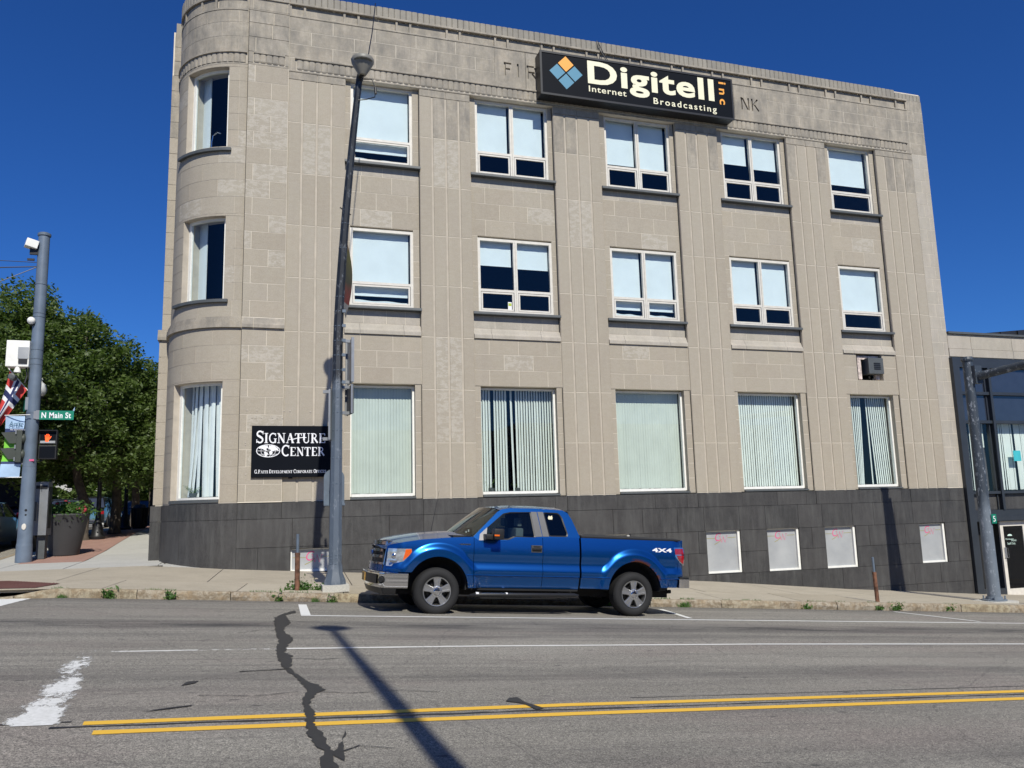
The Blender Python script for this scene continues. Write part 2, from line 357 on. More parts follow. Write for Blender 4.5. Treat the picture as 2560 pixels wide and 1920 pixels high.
# ================================================================== GROUND
def asphalt():
    t = NT('asphalt'); p = t.pos()
    big = t.noise(.35, 5, .6, sc3=(.35, 1, 1)); c = t.ramp(big, [(.3, (.185,.172,.146)), (.7, (.262,.245,.210))])
    red = t.noise(.55, 4, .6, sc3=(.6, 1.4, 1)); c = t.mix(t.ramp(red, [(.50, 0), (.68, .4)]), c, (.190,.150,.136))
    sx = t.n('ShaderNodeSeparateXYZ'); t.l(p, sx.inputs[0])
    # oily wheel lanes running along the street
    for yc, wd, am in ((-8.9, .8, .62), (-10.0, .5, .28), (-12.9, .6, .35), (-16.3, .8, .30)):
        a = t.n('ShaderNodeMath', operation='ADD'); t.l(sx.outputs[1], a.inputs[0]); a.inputs[1].default_value = -yc
        b = t.n('ShaderNodeMath', operation='ABSOLUTE'); t.l(a.outputs[0], b.inputs[0])
        m = t.n('ShaderNodeMapRange'); m.interpolation_type = 'SMOOTHSTEP'; m.inputs[1].default_value = 0; m.inputs[2].default_value = wd; m.inputs[3].default_value = am; m.inputs[4].default_value = 0; t.l(b.outputs[0], m.inputs[0])
        bl = t.noise(1.3, 6, .7, sc3=(.45, 2.2, 1)); mm = t.n('ShaderNodeMath', operation='MULTIPLY'); t.l(m.outputs[0], mm.inputs[0]); t.l(t.ramp(bl, [(.36, .25), (.62, 1.6)]), mm.inputs[1])
        c = t.mix(mm.outputs[0], c, (.045,.042,.041))
    # drips and spots
    v = t.n('ShaderNodeTexVoronoi'); v.inputs['Scale'].default_value = 2.1
    mp = t.n('ShaderNodeMapping'); mp.inputs['Scale'].default_value = (1, 2.2, 1); t.l(p, mp.inputs[0]); t.l(mp.outputs[0], v.inputs['Vector'])
    sp = t.ramp(v.outputs['Distance'], [(.06, .85), (.13, 0)]); gate = t.ramp(t.noise(.8, 3), [(.46, 0), (.54, 1)])
    mm = t.n('ShaderNodeMath', operation='MULTIPLY'); t.l(sp, mm.inputs[0]); t.l(gate, mm.inputs[1])
    c = t.mix(mm.outputs[0], c, (.04,.037,.037))
    v2 = t.n('ShaderNodeTexVoronoi'); v2.inputs['Scale'].default_value = 6; t.l(mp.outputs[0], v2.inputs['Vector'])
    sp2 = t.ramp(v2.outputs['Distance'], [(.07, .5), (.14, 0)]); g2 = t.ramp(t.noise(1.4, 2), [(.56, 0), (.62, 1)])
    m3 = t.n('ShaderNodeMath', operation='MULTIPLY'); t.l(sp2, m3.inputs[0]); t.l(g2, m3.inputs[1]); c = t.mix(m3.outputs[0], c, (.06,.052,.05))
    ag = t.noise(95, 2, .9); c = t.mix(.85, c, t.ramp(ag, [(.36, .08), (.64, .95)]), 'OVERLAY')
    ag2 = t.noise(33, 3, .8); c = t.mix(.6, c, t.ramp(ag2, [(.36, .25), (.66, .76)]), 'OVERLAY')
    ck = t.n('ShaderNodeTexVoronoi', feature='DISTANCE_TO_EDGE'); ck.inputs['Scale'].default_value = .42
    wn = t.n('ShaderNodeMix', data_type='VECTOR'); wn.inputs[0].default_value = .25; t.l(p, wn.inputs[4]); nz = t.n('ShaderNodeTexNoise'); nz.inputs['Scale'].default_value = 2.5; nz.inputs['Detail'].default_value = 6; t.l(p, nz.inputs['Vector']); t.l(nz.outputs['Color'], wn.inputs[5]); t.l(wn.outputs[1], ck.inputs['Vector'])
    t.l(ck.outputs['Distance'], (r := t.n('ShaderNodeValToRGB')).inputs[0]); r.color_ramp.elements[0].color = (.5,.5,.5,1); r.color_ramp.elements[1].color = (0,0,0,1); r.color_ramp.elements[1].position = .004
    c = t.mix(r.outputs[0], c, (.05,.046,.043))
    # polished tracks, old patches and drag marks
    st = t.noise(1.0, 7, .72, sc3=(.12, 3.2, 1)); c = t.mix(t.ramp(st, [(.50, 0), (.60, .34), (.70, 0)]), c, (.075,.068,.064))
    st2 = t.noise(.9, 6, .7, sc3=(.2, 1.6, 1)); c = t.mix(t.ramp(st2, [(.54, 0), (.72, .4)]), c, (.27,.25,.215))
    t.col(c); t.set(Roughness=.88); t.bump(ag, .5, .006); return t.m
m_asph = asphalt()
def concrete(name, a, b, dirt=.4):
    t = NT(name); c = t.ramp(t.rnd(), [(0, a), (1, b)])
    n = t.noise(1.3, 7, .68); c = t.mix(t.ramp(n, [(.42, 0), (.72, dirt)]), c, tuple(x*.62 for x in a))
    n2 = t.noise(60, 3, .8); c = t.mix(.5, c, t.ramp(n2, [(.34, .3), (.66, .72)]), 'OVERLAY')
    t.col(c); t.set(Roughness=.9); t.bump(n2, .3, .004); return t.m
m_walk = concrete('sidewalk_concrete', (.36,.315,.24), (.41,.365,.285))
m_walk2 = concrete('pale_concrete', (.42,.41,.375), (.46,.45,.41), .25)
def kerbmat():
    t = NT('kerb_stone'); c = t.ramp(t.rnd(), [(0, (.36,.31,.21)), (1, (.33,.29,.235))]); n = t.noise(9, 7, .75); c = t.mix(t.ramp(n, [(.44, 0), (.56, .75)]), c, (.17,.125,.075)); n3 = t.noise(4, 6, .7); c = t.mix(t.ramp(n3, [(.5, 0), (.66, .6)]), c, (.30,.22,.13))
    n2 = t.noise(55, 3, .8); c = t.mix(.5, c, t.ramp(n2, [(.34, .3), (.66, .72)]), 'OVERLAY'); t.col(c); t.set(Roughness=.95); t.bump(n, 1.0, .03); return t.m
m_kerb = kerbmat()
m_dirt = flat('joint_dirt', (.075,.062,.042), .95, nscale=9)
def brickmat():
    t = NT('brick_paving'); b = t.n('ShaderNodeTexBrick'); b.inputs['Scale'].default_value = 1; b.inputs['Brick Width'].default_value = .2; b.inputs['Row Height'].default_value = .1; b.inputs['Mortar Size'].default_value = .006
    b.inputs['Color1'].default_value = (.36,.20,.155,1); b.inputs['Color2'].default_value = (.29,.155,.12,1); b.inputs['Mortar'].default_value = (.30,.26,.22,1)
    t.l(t.pos(), b.inputs['Vector']); t.col(b.outputs[0]); t.set(Roughness=.9); return t.m
m_brickp = brickmat()
def paint(name, c, wear):
    # old road paint: worn through to the asphalt by a wear pattern fixed to the ground
    t = NT(name); t.col(c); t.set(Roughness=.7)
    n = t.noise(14, 7, .8, sc3=(1, 1, 1)); n2 = t.noise(1.3, 4, .6)
    a = t.n('ShaderNodeMath', operation='ADD'); t.l(n, a.inputs[0]); t.l(n2, a.inputs[1])
    al = t.ramp(a.outputs[0], [(min(.98, max(.01, (wear-.03))), 0), (wear, 1)]) if wear > 0 else None
    if al:
        t.l(al, t.b.inputs['Alpha'])
    return t.m
m_pwhite = paint('white_road_paint', (.70,.70,.67), .66); m_pworn = paint('worn_white_paint', (.62,.61,.57), .99)
m_pworn2 = paint('half_worn_paint', (.68,.67,.63), .80)
m_pyel = paint('yellow_road_paint', (.76,.45,.045), .68)
m_tar = flat('tar_seal', (.021,.021,.022), .55, bump=.3, nscale=14)

# the ground: one sheet to the horizon
xs = sorted(set([-900,-400,-200,-120,-80,-60,-45,-35,-28,-22,-18,-15]+[-12+.5*i for i in range(13)]+[-6.2,-6.19]+[-6+1.0*i for i in range(52)]+[50,60,75,90,140,250,500,1200]))
ys = sorted(set([-900,-400,-150,-80,-50,-35]+[-28+1.0*i for i in range(24)]+[-4.9,-4.6,-4,-3,-2,-1,0]+[1.5*i for i in range(1,20)]+[30,36,45,60,80,100,160,300,700,1500]))
g = MB()
for y in ys:
    for x in xs: g.v.append((x, y, zroad(x, y)))
nx = len(xs)
for j in range(len(ys)-1):
    for i in range(nx-1): g.f.append([j*nx+i, j*nx+i+1, (j+1)*nx+i+1, (j+1)*nx+i]); g.mi.append(0)
road = tag(g.obj('road', m_asph, smooth=60, fixn=False), kind='structure')

def sheet(mb, pts, dz, fn=zs, sub=True):
    # polygon lying on the ground, fan-free triangulation with every corner at ground height
    tr = tessellate_polygon([[Vector((p[0], p[1], 0)) for p in pts]])
    mb.add([(p[0], p[1], fn(p[0], p[1])+dz) for p in pts], [tuple(t) for t in tr])
def strip(mb, a, b, wd, dz, fn=zs, jit=0, step=1.0):
    a = Vector(a); b = Vector(b); d = (b-a); L = d.length; d.normalize(); n = Vector((-d.y, d.x)); k = max(1, int(L/step)); P = []
    for i in range(k+1):
        c = a+d*(L*i/k); o1 = wd/2+random.uniform(-jit, jit); o2 = wd/2+random.uniform(-jit, jit)
        P.append((c+n*o1, c-n*o2))
    vs = []
    for l, r in P: vs += [(l.x, l.y, fn(l.x, l.y)+dz), (r.x, r.y, fn(r.x, r.y)+dz)]
    mb.add(vs, [(2*i, 2*i+1, 2*i+3, 2*i+2) for i in range(k)])

# --- kerb stones
kx = -7.0; kerb = thing('kerb', None, None); kerb['kind'] = 'structure'
edge = [-7.0]
while edge[-1] < 46: edge.append(edge[-1]+random.uniform(1.5, 2.1))
for i in range(len(edge)-1):
    x0, x1 = edge[i]+.006, edge[i+1]-.006
    b = MB(); n = 9; dip = 0
    rows = []
    for k in range(n+1):
        x = x0+(x1-x0)*k/n; c = cY(x); z = zs(x, c); j = lambda s=.006: random.uniform(-s, s)
        h = .15 if x > -3.2 else max(.03, .15-(-3.2-x)*.2)
        rows.append([(x, c+.015+j(.016), z-.06), (x, c+j(.022), z+h*.45+j(.02)), (x, c+.010+j(.012), z+h-.03+j(.010)), (x, c+.03+j(), z+h+j(.003)), (x, c+.15, z+h), (x, c+.155, z-.1)])
    vs = [p for r in rows for p in r]
    fs = [(k*6+m, k*6+m+1, (k+1)*6+m+1, (k+1)*6+m) for k in range(n) for m in range(5)]+[(5,4,3,2,1,0), tuple(n*6+m for m in range(6))]
    b.add(vs, fs); b.obj('kerb_stone', m_kerb, kerb, smooth=30)

# --- front sidewalk, slab by slab
walk = thing('sidewalk', None, None); walk['kind'] = 'structure'
def slab(parent, x0, x1, ya, yb, fn, mat, gap=.009, name='paving_slab', sk=0, nxs=None, nys=None, z0=.0):
    # ya, yb: functions of x giving the two long edges
    nx_ = nxs or max(1, int((x1-x0)/.8)); ny_ = nys or 3; vs = []; fs = []; tilt = random.uniform(-.0015, .0015)
    for j in range(ny_+1):
        for i in range(nx_+1):
            x = x0+gap+(x1-x0-2*gap)*i/nx_; a = ya(x)+gap; b_ = yb(x)-gap; y = a+(b_-a)*j/ny_; xx = x+sk*(y-ya(x))
            vs.append((xx, y, fn(xx, y)+tilt*(i-nx_/2)+z0))
    for j in range(ny_):
        for i in range(nx_): a = j*(nx_+1)+i; fs.append((a, a+1, a+nx_+2, a+nx_+1))
    m = MB(); m.add(vs, fs)
    # side skirts
    ring = [i for i in range(nx_+1)]+[j*(nx_+1)+nx_ for j in range(1, ny_+1)]+[ny_*(nx_+1)+i for i in range(nx_-1, -1, -1)]+[j*(nx_+1) for j in range(ny_-1, 0, -1)]
    base = len(m.v)
    for r in ring: p = m.v[r]; m.v.append((p[0], p[1], p[2]-.06))
    for k in range(len(ring)): k2 = (k+1) % len(ring); m.f.append([ring[k], base+k, base+k2, ring[k2]]); m.mi.append(0)
    return m.obj(name, mat, parent, fixn=False)
bed = MB()
for i in range(110):
    x0, x1 = -6.6+.5*i, -6.1+.5*i
    for k in range(3):
        def yy(x, t): c = cY(x)+.1; return c+(.35-c)*t
        q = [(x0, yy(x0, k/3)), (x1, yy(x1, k/3)), (x1, yy(x1, (k+1)/3)), (x0, yy(x0, (k+1)/3))]
        bed.add([(p[0], p[1], zwalk(p[0], min(-.001, p[1]))-.014) for p in q], [(0, 1, 2, 3)])
bed.obj('joint_bed', m_dirt, walk, fixn=False)
mid = lambda x: cY(x)+1.75
x = -6.6
while x < 46:
    x1 = x+random.uniform(1.9, 2.3)
    slab(walk, x, x1, lambda q: cY(q)+.155, mid, zwalk, m_walk, sk=.12 if x < 16 else 0); x = x1
x = -6.2
while x < 46:
    x1 = x+random.uniform(2.6, 3.2)
    slab(walk, x, x1, mid, lambda q: .12 if q > -2.4 else .12, lambda a, b: zwalk(a, min(-.001, b)), m_walk, sk=.06 if x < 16 else 0, nys=4); x = x1
# --- the side street's pavement, rising away beside the building
side = thing('side_pavement', None, None); side['kind'] = 'structure'
slab(side, -2.0, -.4, lambda q: .14, lambda q: 2.6, lambda a, b: zw(a) if a > -1.9 else .61, m_walk2, nxs=2, nys=2)
yb = .14
while yb < 60:
    y1 = yb+(1.5 if yb < 12 else 3.0)
    slab(side, -4.0, -2.0, lambda q, a=yb: a, lambda q, a=y1: a, lambda a, b: zside(max(0, b)), m_walk2, nxs=2, nys=3)
    slab(side, -6.25, -5.5, lambda q, a=yb: a, lambda q, a=y1: a, lambda a, b: zside(max(0, b)), m_walk2, nxs=1, nys=3)
    yb = y1
b = MB()
for i in range(40):
    y0, y1 = 2.6+1.5*i, 4.1+1.5*i
    b.add([(-5.49, y0, zside(y0)-.001), (-4.01, y0, zside(y0)-.001), (-4.01, y1, zside(y1)-.001), (-5.49, y1, zside(y1)-.001)], [(0, 1, 2, 3)])
tag(b.obj('brick_paving', m_brickp, side, fixn=False))
slab(side, -5.5, -4.0, lambda q: .14, lambda q: 2.6, lambda a, b: zside(max(0, b)), m_walk2, nxs=2, nys=3)
b = MB()
for i in range(50):
    y0, y1 = .1+1.2*i, 1.3+1.2*i; b.add([(-6.3, y0, zside(y0)-.012), (-1.9, y0, zside(y0)-.012), (-1.9, y1, zside(y1)-.012), (-6.3, y1, zside(y1)-.012)], [(0, 1, 2, 3)])
b.obj('joint_bed', m_dirt, side, fixn=False)
b = MB()
for i in range(60):
    y0, y1 = -.1+1.0*i, .9+1.0*i
    for (ya, yb2) in ((y0, y1),):
        za, zb = zside(max(0, ya)), zside(max(0, yb2))
        b.add([(-6.42, ya, za-.2), (-6.25, ya, za+.002), (-6.25, yb2, zb+.002), (-6.42, yb2, zb-.2), (-6.41, ya, za+.002), (-6.41, yb2, zb+.002)], [(0, 4, 5, 3), (4, 1, 2, 5)])
b.obj('kerb_edge', m_kerb, side, fixn=False)
# corner ramp: brown dimpled warning plate
t_ = thing('tactile_plate', 'dark brown dimpled warning plate set in the corner ramp of the sidewalk', 'tactile paving', (-4.3, -4.2, .56))
pl = [(-5.2, -4.85), (-3.46, -4.88), (-3.22, -4.1), (-4.3, -3.1), (-5.2, -3.1)]
m_tact = flat('tactile_brown', (.105,.042,.034), .8, nscale=5)
b = MB(); tr = tessellate_polygon([[Vector((*p, 0)) for p in pl]]); b.add([(p[0], p[1], zwalk(*p)+.006) for p in pl], [tuple(t) for t in tr]); b.obj('plate', m_tact, t_, fixn=False)
b = MB()
for i in range(34):
    for j in range(28):
        px, py = -5.15+i*.06, -4.82+j*.06
        if px+.0 > -3.28 or (py > -4.1 and px > -3.22-(py+4.1)*1.08) or px > -3.46+(py+4.88)*.3: continue
        z = zwalk(px, py)+.006; b.lathe([(.013, 0), (.009, .006)], (px, py, z), n=5)
tag(b.obj('domes', m_tact, t_, fixn=False), kind='stuff')

# --- painted markings, laid on the asphalt
def marking(name, mat, label_parts): pass
mk = MB(); strip(mk, (.80, -7.60), (45, -7.36), .10, .004, jit=.004); tag(mk.obj('parking_line', m_pwhite, road, fixn=False))
mk = MB(); sheet(mk, [(.86, -5.75), (1.0, -5.75), (.95, -7.55), (.80, -7.55)], .006)
strip(mk, (8.02, -5.6), (7.70, -7.33), .11, .006); strip(mk, (14.1, -5.3), (14.45, -7.3), .11, .006); tag(mk.obj('parking_tick', m_pwhite, road, fixn=False))
mk = MB()
strip(mk, (-1.4, -11.42), (.4, -11.2), .085, .004, jit=.008, step=.1); tag(mk.obj('lane_line', m_pworn, road, fixn=False))
mk = MB(); strip(mk, (.4, -11.2), (2.7, -10.98), .09, .0045, jit=.008, step=.12); strip(mk, (2.7, -10.98), (6.8, -10.76), .09, .0045, jit=.006, step=.2); tag(mk.obj('lane_line', m_pworn2, road, fixn=False)); mk = MB(); strip(mk, (6.8, -10.76), (46, -10.2), .09, .0045, jit=.004); tag(mk.obj('lane_line', m_pwhite, road, fixn=False))
mk = MB(); strip(mk, (-1.02, -14.68), (2.5, -14.43), .11, .004, jit=.004, step=.2); strip(mk, (2.5, -14.43), (45, -12.95), .11, .004)
strip(mk, (-.92, -14.95), (2.4, -14.76), .11, .004, jit=.004, step=.2); strip(mk, (2.4, -14.76), (45, -13.25), .11, .004); tag(mk.obj('centre_line', m_pyel, road, fixn=False))
mk = MB()
strip(mk, (-1.2, -14.79), (2.5, -14.60), .035, .0035, jit=.012, step=.15); strip(mk, (2.5, -14.60), (9, -14.32), .03, .0035, jit=.012, step=.2); strip(mk, (3.2, -14.2), (8, -13.98), .012, .0035, jit=.004, step=.3)
strip(mk, (-3.5, -14.9), (-1.1, -14.62), .03, .0035, jit=.01, step=.15)
for pts in ([(-.71, -14.38), (-.55, -14.26), (-.37, -14.16), (-.38, -14.2), (-.6, -14.33)], [(-.51, -13.38), (-.47, -13.2), (-.38, -13.16), (-.41, -13.28)], [(2.05, -14.25), (2.12, -14.12), (2.2, -14.1), (2.2, -14.3), (2.28, -14.55), (2.2, -14.6), (2.16, -14.35)]): sheet(mk, pts, .0072)
crack = [(0.37,-8.01),(0.51,-7.45),(0.70,-7.0),(0.78,-6.85),(0.76,-7.19),(0.55,-7.57),(0.64,-8.67),(0.5,-9.22),(0.47,-9.72),(0.54,-10.4),(0.46,-10.91),(0.42,-11.54),(0.5,-11.69),(0.45,-12.16),(0.4,-12.51),(0.44,-12.97),(0.53,-13.27),(0.61,-13.41),(0.67,-13.64),(0.58,-13.84),(0.49,-14.24),(0.53,-14.55),(0.47,-14.85),(0.5,-15.25),(0.47,-15.43),(0.51,-15.63),(0.48,-15.75),(0.51,-15.95),(.56,-16.6),(.5,-17.4),(.38,-17.4),(0.40,-15.94),(0.41,-15.75),(0.44,-15.59),(0.4,-15.45),(0.39,-15.23),(0.41,-14.86),(0.44,-14.57),(0.45,-13.98),(0.49,-13.73),(0.48,-13.47),(0.41,-13.02),(0.33,-12.64),(0.32,-12.29),(0.32,-11.44),(0.34,-10.51),(0.33,-10.08),(0.39,-8.97)]
crack = [(c[0]*.9+.045+.025*math.sin(c[1]*2.3), c[1]) for c in crack]
def rough_poly(pts, amp, step):
    out = []
    for i, p in enumerate(pts):
        q = pts[(i+1) % len(pts)]; L = math.dist(p, q); k = max(1, int(L/step))
        for j in range(k): t = j/k; out.append((p[0]+(q[0]-p[0])*t+random.uniform(-amp, amp), p[1]+(q[1]-p[1])*t+random.uniform(-amp, amp)*(1 if j else .3)))
    return out
sheet(mk, rough_poly(crack, .016, .05), .0065)
strip(mk, (-.05, -12.7), (.42, -12.55), .03, .0065, jit=.01, step=.07)
sheet(mk, rough_poly([(.52, -15.7), (.62, -15.3), (.66, -15.1), (.64, -15.2), (.6, -15.5), (.56, -15.85)], .012, .08), .0062)
for pts in ([(.45, -9.4), (.28, -9.6), (.15, -9.55), (-.1, -9.8)], [(.5, -11.9), (.75, -12.0), (.95, -11.9)], [(.5, -13.7), (.85, -13.8), (1.25, -13.72), (1.6, -13.8)], [(.42, -13.7), (.1, -13.85), (-.35, -13.8)], [(.5, -15.7), (.7, -15.5), (.9, -15.6)], [(.55, -8.3), (.8, -8.5), (1.0, -8.4)]):
    for a_, b_ in zip(pts, pts[1:]): strip(mk, a_, b_, .012, .0068, jit=.005, step=.05)
tag(mk.obj('tar_seal', m_tar, road, fixn=False))
# worn stop bar: flakes of old paint, thickest towards the centre line
def worn_bar():
    # wear of the old stop line: solid near the centre line, only crumbs of paint farther on
    t = NT('old_white_paint'); t.col(t.ramp(t.noise(25, 4, .7), [(.3, (.56,.56,.53)), (.7, (.74,.74,.72))])); t.set(Roughness=.75); sep = t.n('ShaderNodeSeparateXYZ'); t.l(t.pos(), sep.inputs[0])
    def m2(op, a, b):
        o = t.n('ShaderNodeMath', operation=op)
        for i, v in enumerate((a, b)):
            if hasattr(v, 'is_linked'): t.l(v, o.inputs[i])
            else: o.inputs[i].default_value = v
        return o.outputs[0]
    al = m2('MULTIPLY', m2('ADD', sep.outputs[1], 14.72), 1/6.6)
    cx = m2('ADD', m2('MULTIPLY', al, -.42), -1.33); ac = m2('DIVIDE', m2('ABSOLUTE', m2('SUBTRACT', sep.outputs[0], cx), 0), .16)
    n1 = t.noise(11, 8, .82, sc3=(1, .45, 1)); n2 = t.noise(2.2, 3, .5, sc3=(1, .8, 1)); n3 = t.noise(60, 4, .8)
    v = m2('ADD', m2('ADD', m2('MULTIPLY', n1, 1.5), m2('MULTIPLY', n2, 1.0)), m2('MULTIPLY', n3, .35))
    v = m2('SUBTRACT', m2('SUBTRACT', v, m2('MULTIPLY', m2('POWER', ac, 2.0), .40)), m2('MULTIPLY', al, .95))
    mr = t.n('ShaderNodeMapRange'); mr.inputs[1].default_value = 1.04; mr.inputs[2].default_value = 1.16; t.l(v, mr.inputs[0]); t.l(mr.outputs[0], t.b.inputs['Alpha']); return t.m
mk = MB(); strip(mk, (-1.33, -14.72), (-1.75, -8.2), .40, .0045, step=.4); mk.obj('stop_line', worn_bar(), road, fixn=False)
mk = MB(); sheet(mk, rough_poly([(-4.3, -7.3), (-3.62, -7.0), (-3.5, -5.6), (-3.42, -4.95), (-3.9, -4.95), (-4.1, -5.8)], .012, .1), .0045); mk.obj('crosswalk_bar', m_pwhite, road, fixn=False)

# ================================================================== THE STONE OFFICE BUILDING
bldg = thing('office_building', 'three storey limestone office building with rounded corner and dark granite base', 'building', (9.9, 0, .2))
_cache = {}
def block(x0, x1, z0, z1, y, mat=m_lime, name='stone_block', gap=.0055, depth=.10, parent=None, ch=.0022):
    wd, h = x1-x0-2*gap, z1-z0-2*gap
    if wd < .01 or h < .01: return None
    key = (round(wd, 3), round(h, 3), mat.name, round(depth, 3), ch, name)
    if key not in _cache:
        m = MB(); hx, hz = wd/2, h/2; c = ch
        m.add([(-hx, depth, -hz), (hx, depth, -hz), (hx, depth, hz), (-hx, depth, hz), (-hx, c, -hz), (hx, c, -hz), (hx, c, hz), (-hx, c, hz), (-hx+c, 0, -hz+c), (hx-c, 0, -hz+c), (hx-c, 0, hz-c), (-hx+c, 0, hz-c)],
              [(0,4,7,3),(1,2,6,5),(0,1,5,4),(3,7,6,2),(4,5,9,8),(5,6,10,9),(6,7,11,10),(7,4,8,11),(8,9,10,11)])
        _cache[key] = m.mesh(name, mat)
    o = bpy.data.objects.new(name, _cache[key]); COL.objects.link(o)
    o.location = ((x0+x1)/2, y+random.uniform(-.0012, .0012), (z0+z1)/2); attach(o, parent or bldg); return o
back = MB()
def backing(x0, x1, z0, z1, y, y2=.40): back.box(x0, x1, y+.0042, y2, z0, z1)
def coursed(x0, x1, zlist, y, joints, mat=m_lime, vein=.12, **k):
    # joints: function(course index) -> list of x positions strictly inside
    for i in range(len(zlist)-1):
        js = [x0]+[j for j in joints(i) if x0+.05 < j < x1-.05]+[x1]
        for a, b in zip(js, js[1:]):
            block(a, b, zlist[i], zlist[i+1], y, m_limev if random.random() < vein and mat is m_lime else mat, **k)

PIL = [(.755, 2.25), (4.28, 5.74), (8.27, 9.75), (12.30, 13.78), (16.35, 17.85), (19.90, 21.45)]
PZ = [2.02, 3.46, 4.88, 6.30, 7.72, 9.13, 10.55, 11.97, 13.19]
slot = MB(); slot2 = MB()
for (a, b) in PIL:
    fl = [a+.36, a+.745, a+1.125]
    slot.box(a, b, .020, .45, 2.0, 13.40)
    ed = [a]+[v for f in fl for v in (f-.022, f+.022)]+[b]
    for i in range(len(PZ)-1):
        wv = random.random() < .09
        for k in range(0, 8, 2):
            mt = m_limev if (wv and k in (2, 4)) else (m_lime2 if i >= 7 and random.random() < .6 else m_lime)
            block(ed[k], ed[k+1], PZ[i], PZ[i+1], 0, mt, 'pilaster_panel', gap=.0052, ch=.009)
            slot2.box(ed[k]+.009, ed[k+1]-.009, .004, .03, PZ[i]-.007, PZ[i]+.007)
    mt = m_lime2
    block(a, a+.745, 13.19, 13.40, 0, mt, 'pilaster_cap'); block(a+.745, b, 13.19, 13.40, 0, mt, 'pilaster_cap')
slot.obj('pilaster_core', m_slot, bldg); tag(slot2.obj('pilaster_joint', m_mortar, bldg), kind='stuff')

BAY = [(2.25, 4.28), (5.74, 8.27), (9.75, 12.30), (13.78, 16.35), (17.85, 19.90)]
FR = [(2.40, 4.10), (5.92, 8.13), (9.96, 12.16), (14.00, 16.20), (18.05, 19.73)]
GO = [(2.42, 4.11), (5.90, 8.10), (9.89, 12.10), (13.91, 16.15), (17.99, 19.68)]
JZ = lambda z0, z1, n: [z0+(z1-z0)*i/n for i in range(n+1)]
sill = MB(); belt = []
for n, ((L, Rr), (a, b), (ga, gb)) in enumerate(zip(BAY, FR, GO)):
    W_ = Rr-L; q = W_/3 if n in (1, 2, 3) else W_/2.4
    def run(i, L=L, Rr=Rr, q=q, odd=0):
        off = .0 if (i+odd) % 2 else q*.5
        return [L+off+q*k for k in range(1 if off == 0 else 0, 5)]
    # third floor jambs + second floor jambs
    for zz0, zz1, nn in ((11.10, 13.40, 5), (7.07, 9.28, 5)):
        for (x0, x1) in ((L, a), (b, Rr)):
            backing(x0, x1, zz0, zz1, .12); coursed(x0, x1, JZ(zz0, zz1, nn), .12, lambda i: [], vein=.05)
    backing(L, Rr, 9.28, 11.0, .12); coursed(L, Rr, [9.28, 9.76, 10.24, 10.72], .12, run); coursed(L, Rr, [10.72, 11.0], .12, lambda i: [L+W_*.22, L+W_*.5, L+W_*.78], m_limepale)
    backing(L, Rr, 6.62, 6.985, .12); coursed(L, Rr, [6.62, 6.985], .12, lambda i: [L+W_*.25, L+W_*.55, L+W_*.8], m_limepale)
    if n < 4:
        backing(L, Rr, 5.01, 6.31, .03); coursed(L, Rr, [5.01, 5.445, 5.88, 6.31], .03, run)
    else:
        backing(L, Rr, 5.01, 5.46, .03); backing(L, 18.35, 5.46, 6.31, .03); backing(19.36, Rr, 5.46, 6.31, .03)
        coursed(L, Rr, [5.01, 5.46], .03, run); coursed(L, 18.35, [5.46, 5.88, 6.31], .03, lambda i: []); coursed(19.36, Rr, [5.46, 5.88, 6.31], .03, lambda i: [])
    for (x0, x1) in ((L, ga), (gb, Rr)):
        backing(x0, x1, 2.02, 5.01, .05); coursed(x0, x1, JZ(2.02, 5.01, 7), .05, lambda i: [], vein=.0, mat=m_lime)
    # curved belt moulding under each second-floor sill
    prof = [(.13, 6.62), (.10, 6.61), (.075, 6.56), (.045, 6.48), (.012, 6.435), (-.012, 6.42), (-.016, 6.40), (-.016, 6.315), (.13, 6.315)]
    xm = [L+.001, L+W_*.2, L+W_*.77, Rr-.001]
    for x0, x1 in zip(xm, xm[1:]): m = MB(); m.prism(prof, 'x', x0+.003, x1-.003); m.obj('belt_moulding', m_limepale, bldg)
    for z in (11.0, 6.99):
        m = MB(); m.prism([(-.055, z+.02), (-.05, z+.07), (.3, z+.095), (.3, z), (-.055, z)], 'x', L-.012, Rr+.012); m.obj('window_sill', m_slate, bldg)
    m = MB(); m.prism([(.0, 2.022), (.0, 2.06), (.3, 2.09), (.3, 2.022)], 'x', ga+.004, gb-.004); m.obj('window_sill', m_slate, bldg)

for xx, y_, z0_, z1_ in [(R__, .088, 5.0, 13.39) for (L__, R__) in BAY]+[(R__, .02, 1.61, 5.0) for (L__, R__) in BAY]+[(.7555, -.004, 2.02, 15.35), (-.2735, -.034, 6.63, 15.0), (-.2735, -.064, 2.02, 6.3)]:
    m = MB(); m.box(xx-.013, xx-.0005, y_, .13, z0_, z1_); m.obj('dark_edge_strip', m_gjoint, bldg)  # thin dark strips down each bay's right corner and the pier edges
